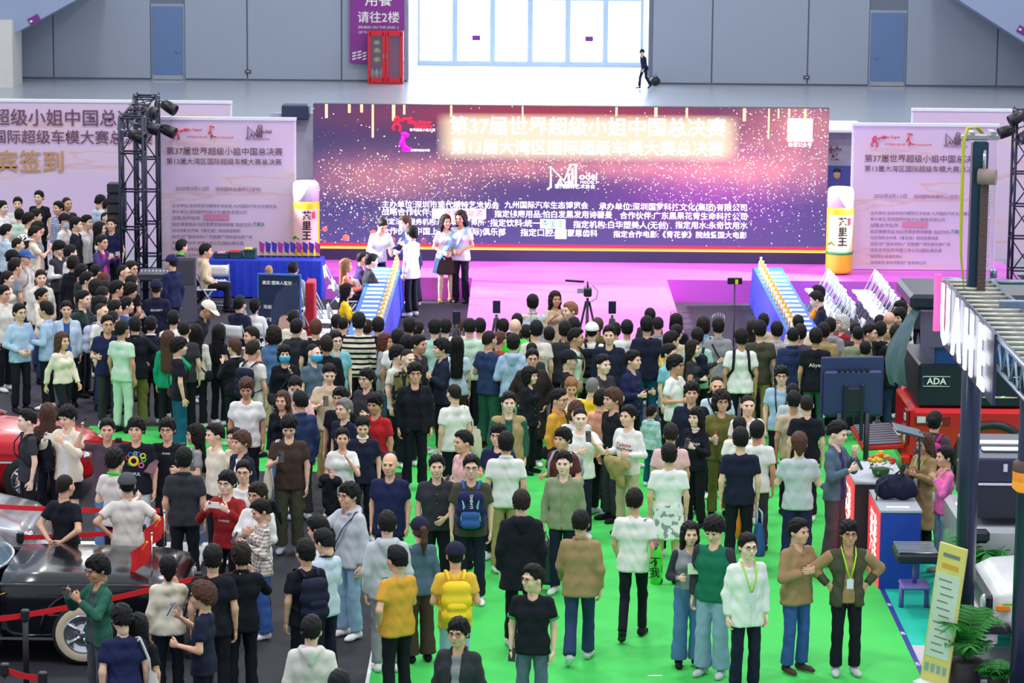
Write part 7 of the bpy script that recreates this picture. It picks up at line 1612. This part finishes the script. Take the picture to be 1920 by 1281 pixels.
p(1306,765,-35,'w','longfringe','black','ls black','black','eps','woman with long black hair and white collar in black sweater',('print:balenciaga:.26:1.24','phL'),'woman with white collar',collar='white')
p(1258,796,180,'m','fade','dark','tee pink','black','dds','big man in pink t-shirt from behind',girth=1.16)
p(1255,833,180,'m','short','black','tee white','skirt white/print/grey','dds','person in white shirt and patterned wrap skirt from behind',('phR',),'person in patterned skirt')
p(1387,783,180,'m','short','black','tee white','black','dds','dark head behind the man with blue bag',h=1.58)
p(1389,803,180,'m','short','black','tee deepnavy','black','dds','man in dark navy t-shirt with blue shopping bag from behind',('bagR:blue:lightblue',),'man in dark navy t-shirt',h=1.80)
p(1420,790,170,'m','short','black','tee white','charcoal','dds','man in white with orange bag beside the blue bag',('bagL:orange',),'man with orange bag')
p(1569,791,60,'m','fade','black','shirt slate','wide plum','pas','man in slate shirt at the counter with hand on face',('phR',),'man in slate shirt',inner='purple',h=1.84,pitch=10,shoes='pink')
p(1735,814,-55,'w','longside','brown','coat tan','black','pps','woman with wavy hair in tan trench coat at the booth',('phR',),'woman in trench coat',lanyard='neon',pitch=14)
p(1774,838,-75,'w','tied','black','ls hotpink','jeans lightdenim','das','woman in pink sweater and pale jeans at the booth',lanyard='neon',shoes='pink')
p(1753,772,160,'m','bun','black','jacket plum','black','dds','person with black hair and magenta backpack by the red pickup',('pack:magenta',),'person by the red pickup')
# --- left foreground group
p(51,769,-65,'m','fade','black','tee charcoal','black','dds','man in charcoal t-shirt with black backpack looking left',('pack:black',),'man in charcoal t-shirt')
p(89,757,185,'w','long','brown','jacket brown','black','dds','woman with long brown hair in brown jacket from behind')
p(127,761,-30,'m','fringe','black','jacket cream','shorts black','oos','man in cream jacket photographing with his phone',('ph2:w',),'man in cream jacket',inner='white',pitch=16,h=1.78)
p(201,786,0,'m','short','black','tee plum','jeans denim','uds','laughing man in brown-violet t-shirt holding up a phone',('phR',),'laughing man',girth=1.12,hem=.72,yaw=5)
p(255,784,0,'m','mop','black','tee black','lightgrey','dds','young man in black t-shirt with colourful flower print',('print:RFUL:.12:1.06',),'young man',h=1.78,yaw=-6)
p(314,785,-8,'m','fringe','black','tee black','black','ees','young man with glasses in black t-shirt holding a leaflet',('print:STUDIO:.1:1.3',),'young man with glasses',glasses=True)
p(368,797,-85,'w','longfringe','black','tee grey','jeans denim','ees','woman with straight black hair in grey t-shirt looking left')
p(404,796,-60,'m','fade','black','ls cream','black','dds','young man in cream sweater looking left')
p(441,803,-40,'w','tied','black','tee cream','black','dds','woman in cream behind the brown-haired man')
p(453,809,-50,'m','fringe','brown','jacket deepnavy','black','dds','young man with brown hair in dark navy jacket',inner='white')
p(215,843,150,'m','fringe','black','tee offwhite','black','ees','man in off-white t-shirt with neon collar from behind',collar='neon')
p(238,889,190,'m','short','black','tee offwhite','deepnavy','hhs','man with grey cap and hands on hips from behind',cap='darkgrey',girth=1.08)
p(121,890,150,'m','buzz','dark','tee black','wide offwhite','kks','man with cropped hair in black t-shirt, hands behind his back')
p(345,840,180,'m','short','black','polo charcoal','black','dds','man in black polo and black trousers from behind',h=1.80,girth=1.06)
p(426,884,-20,'m','fringe','black','ls darkred','black','oos','young man in dark red sweatshirt photographing with a phone',('ph2:w','print:OVERSIZE:.14:1.16'),'young man in dark red',glasses=True)
p(457,864,-5,'m','short','black','tee white','black','dds','young man with glasses in white t-shirt behind the red sweatshirt',glasses=True)
p(483,906,-30,'m','fringe','dark','ls white','black','xxs','young man in white sweater behind the ponytail woman',glasses=True)
p(491,937,-70,'w','pony','black','shirt cream/plaid/purple','wide blue','pps','woman with ponytail in plaid shirt and blue jeans',('phR',),'woman with ponytail',pitch=22)
p(655,906,-45,'m','fringe','black','hoodie lightgrey','jeans lightdenim','ods','young man in pale grey hooded top holding a phone',('phR','xR:black'),'young man in pale grey top',glasses=True,h=1.80)
p(731,850,-10,'m','bald','black','tee navy','charcoal','dds','bald man in navy t-shirt facing us',girth=1.16,hem=.74)
p(726,961,185,'m','fade','black','hoodie lightgrey','joggers grey','dds','man in grey hooded tracksuit from behind',shoes='white',h=1.78)
p(598,969,-110,'m','short','black','tee white','black','dds','dark-haired man in profile above the white and navy jacket',pitch=16)
p(609,994,-130,'m','short','black','jacket paleblue','deepnavy','pps','man with glasses in pale tracksuit top looking down',('phR',),'man in pale tracksuit top',glasses=True,pitch=20,collar='deepnavy')
p(573,1013,-150,'m','short','black','tee black','black','pds','man in black t-shirt with dark navy backpack',('pack:deepnavy','phR','bprint:Mars:.14:1.3'),'man in black t-shirt')
p(399,1023,180,'m','short','black','tee black','black','dds','man in plain black t-shirt from behind near the barrier',h=1.78)
p(452,1019,-170,'m','fringe','dark','jacket black','black','ods','man in black jacket filming from behind',('phR',),'man in black jacket from behind')
p(819,854,3,'m','short','black','polo charcoal','black','dcs','man in black polo shirt facing us',girth=1.12)
p(884,854,0,'m','short','black','tee darkolive','deepnavy','dds','man with glasses carrying a blue backpack on his chest',('fpack:navy:blue',),'man with glasses in olive',glasses=True,h=1.80,girth=1.06)
p(978,921,180,'m','fade','dark','puffer black','black','dds','man in black hooded jacket from behind on the green carpet',h=1.80,girth=1.06,hem=.66)
p(787,972,-160,'w','pony','brown','ls slate','wide brown','dds','woman with navy cap and ponytail in slate sweater',('toteL:white',),'woman with navy cap',cap='deepnavy',shoes='black')
p(1058,848,-12,'m','quiff','black','shirt sage','deepnavy','gds','man in sage sweater pulling a suitcase',inner=None)
p(854,1019,185,'m','short','black','tee gold','lightblue','ees','man in yellow t-shirt with yellow backpack from behind',('pack:yellow',),'man in yellow t-shirt',cap='deepnavy')
p(745,1026,-140,'m','fade','black','tee mustard','black','pqs','stout man in mustard t-shirt looking at his phone',('phR',),'stout man in mustard',girth=1.16)
p(860,1160,-18,'m','fringe','black','jacket charcoal','black','dds','young man with glasses in dark jacket over grey shirt',glasses=True,inner='grey')
p(1000,1061,-8,'m','quiff','black','tee black','jeans slate','dds','young man in black t-shirt with green cuffs looking left',('phR',),'young man with green cuffs',yaw=-48,glasses=True)
p(1089,959,175,'m','fade','black','jacket tan','jeans darkdenim','dfw','man in tan jacket and jeans walking away',('phL',),'man in tan jacket',girth=1.05)
p(1190,918,172,'m','fade','black','tee white','slim black','dfw','man in white t-shirt with green bag walking away',('toteR:neon:hotpink:不我',),'man walking away',h=1.76)
p(184,1043,-55,'m','fringe','black','shirt forest','darkgrey','oos','young man in green overshirt photographing the car',('ph2',),'young man in green overshirt',inner='darkgrey',glasses=True,pitch=10)
p(228,1147,-160,'m','fringe','black','tee navy','black','dds','man in violet-navy t-shirt with white bag from behind',('toteR:offwhite','phL'),'man in violet-navy t-shirt',lean=8,pitch=16)
p(259,1152,180,'w','long','black','tee black','black','dds','dark-haired woman behind the violet-navy t-shirt',h=1.6)
p(315,1043,190,'w','tied','black','blouse cream','black','ods','woman in cream blouse filming the car from behind',('phR',),'woman in cream blouse',hem=.84)
p(381,1093,-100,'m','mop','brown','tee deepnavy','black','oes','brown-haired youth with glasses in dark navy t-shirt',('phR',),'brown-haired youth',glasses=True)
p(584,1157,175,'m','fade','black','hoodie offwhite','black','dds','man in off-white hooded top from behind at the bottom')
p(636,1259,180,'m','short','black','tee charcoal','black','dds','dark head at the bottom edge of the dark aisle')
p(1294,980,8,'w','longside','black','ls grey','wide denim','eps','woman with long hair in grey raglan top reading a leaflet',hem=.94)
p(1340,969,-25,'m','mop','black','ls green','wide lightdenim','dds','man in green raglan top looking down',pitch=24,h=1.78)
p(1402,1001,18,'m','short','black','shirt white','deepnavy','dds','man in white shirt with lanyard facing us',lanyard='neon',glasses=True,hem=.74,shoes='black')
p(1497,974,35,'m','short','black','jacket tan','jeans blue','xxs','man in tan overshirt with crossed arms',shoes='brown',girth=1.08,yaw=10)
p(1592,977,5,'m','fringe','black','jacket darkolive','black','hhs','smiling man in dark olive vest with neon lanyard',inner='tan',lanyard='neon',shoes='lightgrey',skin=2,glasses=True)
p(1204,95,-60,'m','short','black','jacket deepnavy','deepnavy','bfw','distant walker in dark clothes before the bright entrance',h=1.45,lean=12,cap='deepnavy',shoes='black')
crowd()
# ---------------------------------------------------------------- single objects held or worn
def rec(s): return [r for r in PEOPLE if r[0]['label'].startswith(s)][0]
def tiara(who, lab, m, up):
    w = rec(who)[0]; o = tag(empty('tiara', w.location + Vector((0, 0, w.scale[0] * 1.665 + up)), w.rotation_euler.z), lab, 'tiara', 'tiaras'); mb = MB()
    mb.tube([(.095 * math.sin(a), -.095 * math.cos(a), 0) for a in [-1.9 + 3.8 * i / 16 for i in range(17)]], .006, 5); mb.build('band', m, o)
    for i in range(9):
        a = -1.6 + 3.2 * i / 8; hh = .05 + .05 * math.cos(a * .9); b_ = Vector((.095 * math.sin(a), -.095 * math.cos(a), 0)); MB().tube([b_, b_ + Vector((0, 0, hh))], .0045, 5).ball(tuple(b_ + Vector((0, 0, hh))), (.009, .009, .012), n=6, m=4).build('point', m, o)
tiara('woman with long black hair and pink tiara', 'pink sparkling tiara on the long-haired woman right of the runway', mat('tiara_pink', (236, 130, 170), .2, .6), .0); tiara('man in grey shirt below', 'silver tiara above the man in grey shirt', mat('tiara_silver', (220, 225, 235), .15, .9), .03)
# sash of the two models
for i, (pp_, lab) in enumerate((('woman with long hair, blue sash', 'pale blue sash of the woman in the pleated skirt'), ('tall woman with blue sash', 'pale blue sash of the tall woman in black trousers'))):
    e = on_person('sash', rec(pp_)[0], lab, 'sash', 'sashes'); MB().tube(strap_path(1.0, .04, 1, z1=.86), .055, 6, flat=.12, closed=True).build('band', mat('sash_blue', (130, 180, 226), .5, var=.2, scale=8), e); MB().box((-.2, -.08, .74), (.12, .01, .3), ry=R(12)).build('tail', mat('sash_blue', (130, 180, 226), .5, var=.2, scale=8), e)
# camera, jacket, leaflet, flower print, suitcase, drink bottle
r_ = rec('man with glasses in light blue t-shirt'); e = on_person('photo_camera', r_[0], 'black camera hanging from the light blue t-shirt', 'camera'); MB().box((0, -.2, 1.0), (.13, .07, .09), bev=.015).build('body', mat('phone_black', (30, 30, 36), .3), e); MB().tube([(0, -.23, 1.0), (0, -.29, 1.0)], .035, 12).build('lens', mat('phone_black', (30, 30, 36), .3), e)
for q in (-1, 1): MB().tube([(q * .07, .05, 1.43), (q * .085, -.03, 1.43), (q * .08, -.13, 1.30), (q * .055, -.18, 1.05)], .012, 5, flat=.4).build('strap', mat('phone_black', (30, 30, 36), .3), e)
r_ = rec('man in white sweatshirt with script'); e = on_person('folded_jacket', r_[0], 'khaki jacket carried over the arm of the white sweatshirt', 'jacket'); v, f = field([prim((-.12, -.26, 1.02), (.14, -.24, 1.0), .075, k=.05), prim((.05, -.27, .95), (.08, -.25, .72), .10, .06, k=.05, n=YN, kf=1.6), prim((-.06, -.27, .95), (-.05, -.26, .82), .08, .05, k=.05, n=YN, kf=1.6)], .02); link('garment', np_mesh('garment', wrinkle(v, .012, 3), f, [cloth('khaki')]), e)
r_ = rec('woman in white scoop-neck'); e = on_person('folded_jacket', r_[0], 'black jacket over the arm of the woman in white', 'jacket'); v, f = field([prim((-.22, -.2, 1.08), (-.05, -.24, 1.05), .07, k=.05), prim((-.16, -.2, 1.0), (-.16, -.2, .66), .11, .09, k=.05, n=YN, kf=1.5)], .02); link('garment', np_mesh('garment', wrinkle(v, .012, 5), f, [cloth('black')]), e)
r_ = rec('woman with long hair in grey raglan'); e = on_person('leaflet', r_[0], 'pale green leaflet held by the woman in grey raglan top', 'leaflet'); MB().box((.02, -.33, 1.26), (.21, .006, .13), rx=R(-20)).box((.04, -.337, 1.26), (.12, .002, .03), rx=R(-20), mi=1).build('sheet', [mat('leaflet_green', (190, 226, 190), .5), mat('leaflet_ink', (214, 130, 110), .5, var=0)], e)
for q in (-1, 1):
    a, el, w, hk = r_[1]['arm'][q]; v, f = field([prim(a * 1.0, el, .060, .056, k=.02), prim(el, el + (w - el) * .9, .055, .045, k=.02, c1=True)], .02); so = link('raglan_sleeve', np_mesh('raglan_sleeve', v, f, [cloth('charcoal')]), r_[0])
r_ = rec('man in green raglan'); 
for q in (-1, 1):
    a, el, w, hk = r_[1]['arm'][q]; v, f = field([prim(a * 1.0, el, .064, .058, k=.02), prim(el, el + (w - el) * .9, .057, .047, k=.02, c1=True)], .02); link('raglan_sleeve', np_mesh('raglan_sleeve', v, f, [cloth('charcoal')]), r_[0])
r_ = rec('smiling man in dark olive vest')
for q in (-1, 1):
    a, el, w, hk = r_[1]['arm'][q]; v, f = field([prim(a + (el - a) * .12, el, .072, .062, k=.02), prim(el, el + (w - el) * .45, .062, .056, k=.02, c1=True)], .02); link('rolled_sleeve', np_mesh('rolled_sleeve', v, f, [cloth('tan')]), r_[0])
r_ = rec('older man in khaki vest')
for q in (-1, 1):
    a, el, w, hk = r_[1]['arm'][q]; v, f = field([prim(a + (el - a) * .12, el, .072, .062, k=.02), prim(el, el + (w - el) * .92, .062, .050, k=.02, c1=True)], .02); link('shirt_sleeve', np_mesh('shirt_sleeve', v, f, [cloth('forest')]), r_[0])
r_ = rec('man in charcoal waistcoat')
for q in (-1, 1):
    a, el, w, hk = r_[1]['arm'][q]; v, f = field([prim(a, el, .058, .054, k=.02), prim(el, el + (w - el) * .92, .054, .044, k=.02, c1=True)], .03); link('shirt_sleeve', np_mesh('shirt_sleeve', v, f, [cloth('white')]), r_[0])
r_ = rec('young man in black t-shirt with green cuffs')
for q in (-1, 1):
    a, el, w, hk = r_[1]['arm'][q]; c0 = a + (el - a) * .60; c1 = a + (el - a) * .68; MB().tube([tuple(c0), tuple(c1)], .071, 14).build('sleeve_cuff', mat('cuff_green', (20, 150, 70), .7), r_[0])
r_ = rec('young man in black t-shirt with colourful'); sh_ = [c for c in r_[0].children if c.name.startswith('t_shirt')][0]; tree = BVHTree.FromPolygons([v.co.copy() for v in sh_.data.vertices], [tuple(q.vertices) for q in sh_.data.polygons])
def on_shirt(x, z, off=.006): h_ = tree.ray_cast(Vector((x, -.6, z)), Vector((0, 1, 0))); return Vector((x, (h_[0].y if h_[0] else -.13) - off, z))
for k, (x, z, r, c) in enumerate(((-.02, 1.22, .05, 'yellow'), (-.06, 1.29, .028, 'blue'), (-.09, 1.26, .024, 'red'), (.03, 1.30, .026, 'blue'), (.09, 1.28, .028, 'yellow'), (.10, 1.24, .026, 'neon'), (.07, 1.17, .03, 'hotpink'), (-.07, 1.19, .02, 'emerald'), (.0, 1.31, .02, 'aqua'))):
    MB().tube([tuple(on_shirt(x + r * math.cos(a), z + r * math.sin(a))) for a in [2 * math.pi * i / 12 for i in range(12)]], .008 if k else .018, 5, closed=True).build('print', mat('print_' + c, COLS[c], .6, var=0), sh_)
r_ = rec('man in sage sweater'); q, d = hand_pt(r_[1], -1); e = on_person('suitcase', r_[0], 'dark suitcase pulled by the man in sage sweater', 'suitcase'); c_ = (q[0] - .02, q[1] + .12, .36); MB().box(c_, (.36, .22, .54), bev=.05).build('shell', mat('suitcase_dark', (40, 44, 58), .4), e)
for s in (-1, 1): MB().tube([(c_[0] + s * .08, c_[1], .62), (c_[0] + s * .08 * .6, q[1] + .02, q[2] - .03)], .009, 6).build('pull_rod', M_CHR, e)
MB().tube([(c_[0] - .06, q[1] + .02, q[2] - .02), (c_[0] + .06, q[1] + .02, q[2] - .02)], .014, 6).build('grip', M_LAMPB, e)
for sx in (-1, 1):
    for sy in (-1, 1): MB().lathe([(.01, -.015), (.04, -.012), (.04, .012), (.01, .015)], 10, (c_[0] + sx * .13, c_[1] + sy * .07, .045), M=Matrix.Rotation(R(90), 4, 'Y')).build('wheel', M_TYRE, e)
r_ = rec('curly-haired youth with glasses'); q, d = hand_pt(r_[1], -1); e = on_person('drink_bottle', r_[0], 'small drink bottle with red cap held by the curly youth', 'bottle'); b0 = q + V(0, -.02, -.06); MB().lathe([(.025, 0), (.03, .01), (.03, .11), (.014, .15)], 10, tuple(b0)).build('body', mat('drink_pale', (220, 190, 190), .3), e); MB().lathe([(.017, .148), (.017, .175)], 10, tuple(b0)).build('cap', mat('cap_red', (220, 40, 40), .4, var=0), e)
r_ = rec('young man with glasses in black t-shirt holding'); q, d = hand_pt(r_[1], -1); e = on_person('leaflet', r_[0], 'folded maroon leaflet held by the young man with glasses', 'leaflet'); MB().box(tuple(q + V(.02, -.02, .05)), (.12, .006, .2), rx=R(-25), ry=R(20)).box(tuple(q + V(.03, -.03, .05)), (.1, .004, .18), rx=R(-35), ry=R(20)).build('sheet', mat('leaflet_maroon', (110, 70, 84), .5), e)
pk = Vector((4.62, 36.1, .985)); o = tag(empty('travel_backpack', pk), 'dark navy backpack lying on the blue counter', 'backpack'); v, f = field([prim((-.12, .02, .13), (.14, .0, .15), .13, .12, k=.05), prim((-.1, .05, .2), (.08, .03, .24), .1, .08, k=.05), prim((.1, -.02, .1), (.2, -.02, .1), .1, .08, k=.05)], .02, lo_cut=.0); link('pack', np_mesh('pack', wrinkle(v, .01, 2), f, [cloth('deepnavy')]), o)
MB().tube([(-.1, -.08, .28), (-.22, -.1, .2), (-.24, -.08, -.02), (-.24, -.1, -.3), (-.2, -.12, -.5)], .018, 6, flat=.4).tube([(.0, -.02, .32), (.05, -.05, .37), (.1, -.02, .31)], .014, 6).build('strap', cloth('charcoal'), o)
# paper scrap on the green carpet
q = at(1228, 1268); tag(MB().box((0, 0, .004), (.16, .03, .002), rz=R(4)).box((.02, .012, .006), (.1, .012, .002), rz=R(-6)).build('paper_scrap', mat('paper', (240, 238, 240), .6, var=0), None, (q.x, q.y, 0)), 'white paper scrap on the green carpet', 'paper')
# every sitter has a chair below
used = set()
for (o, J, k, g, gr) in PEOPLE:
    if J['leg_kind'] != 'S': continue
    free = sorted((c for c in CHAIRS if c not in used and 'garment' not in c['label']), key=lambda c: (c.location - o.location).length); c = free[0]; used.add(c)
    c.location = o.location.copy(); c.rotation_euler = (0, 0, o.rotation_euler.z)
r_ = rec('man with glasses carrying a blue'); e = [o for o in COL.objects if o.name.startswith('backpack') and o.parent is None and 'man with glasses in olive' in o['label']][0]
yb = -(.125 + r_[3]) * r_[4] - .172
t = link('lettering', text_mesh('LI-NING', .046, .001), e, WHITEP, (.01, yb - .004, 1.262)); t.rotation_euler = (R(90), R(-90), 0)
for q in (-1, 1): MB().tube([(q * .10, yb + .03, 1.30), (q * .075, yb + .012, 1.2), (q * .10, yb + .012, 1.08), (q * .115, yb + .03, .98)], [.004, .013, .013, .004], 6, flat=.5).build('side_stripe', cloth('aqua'), e)
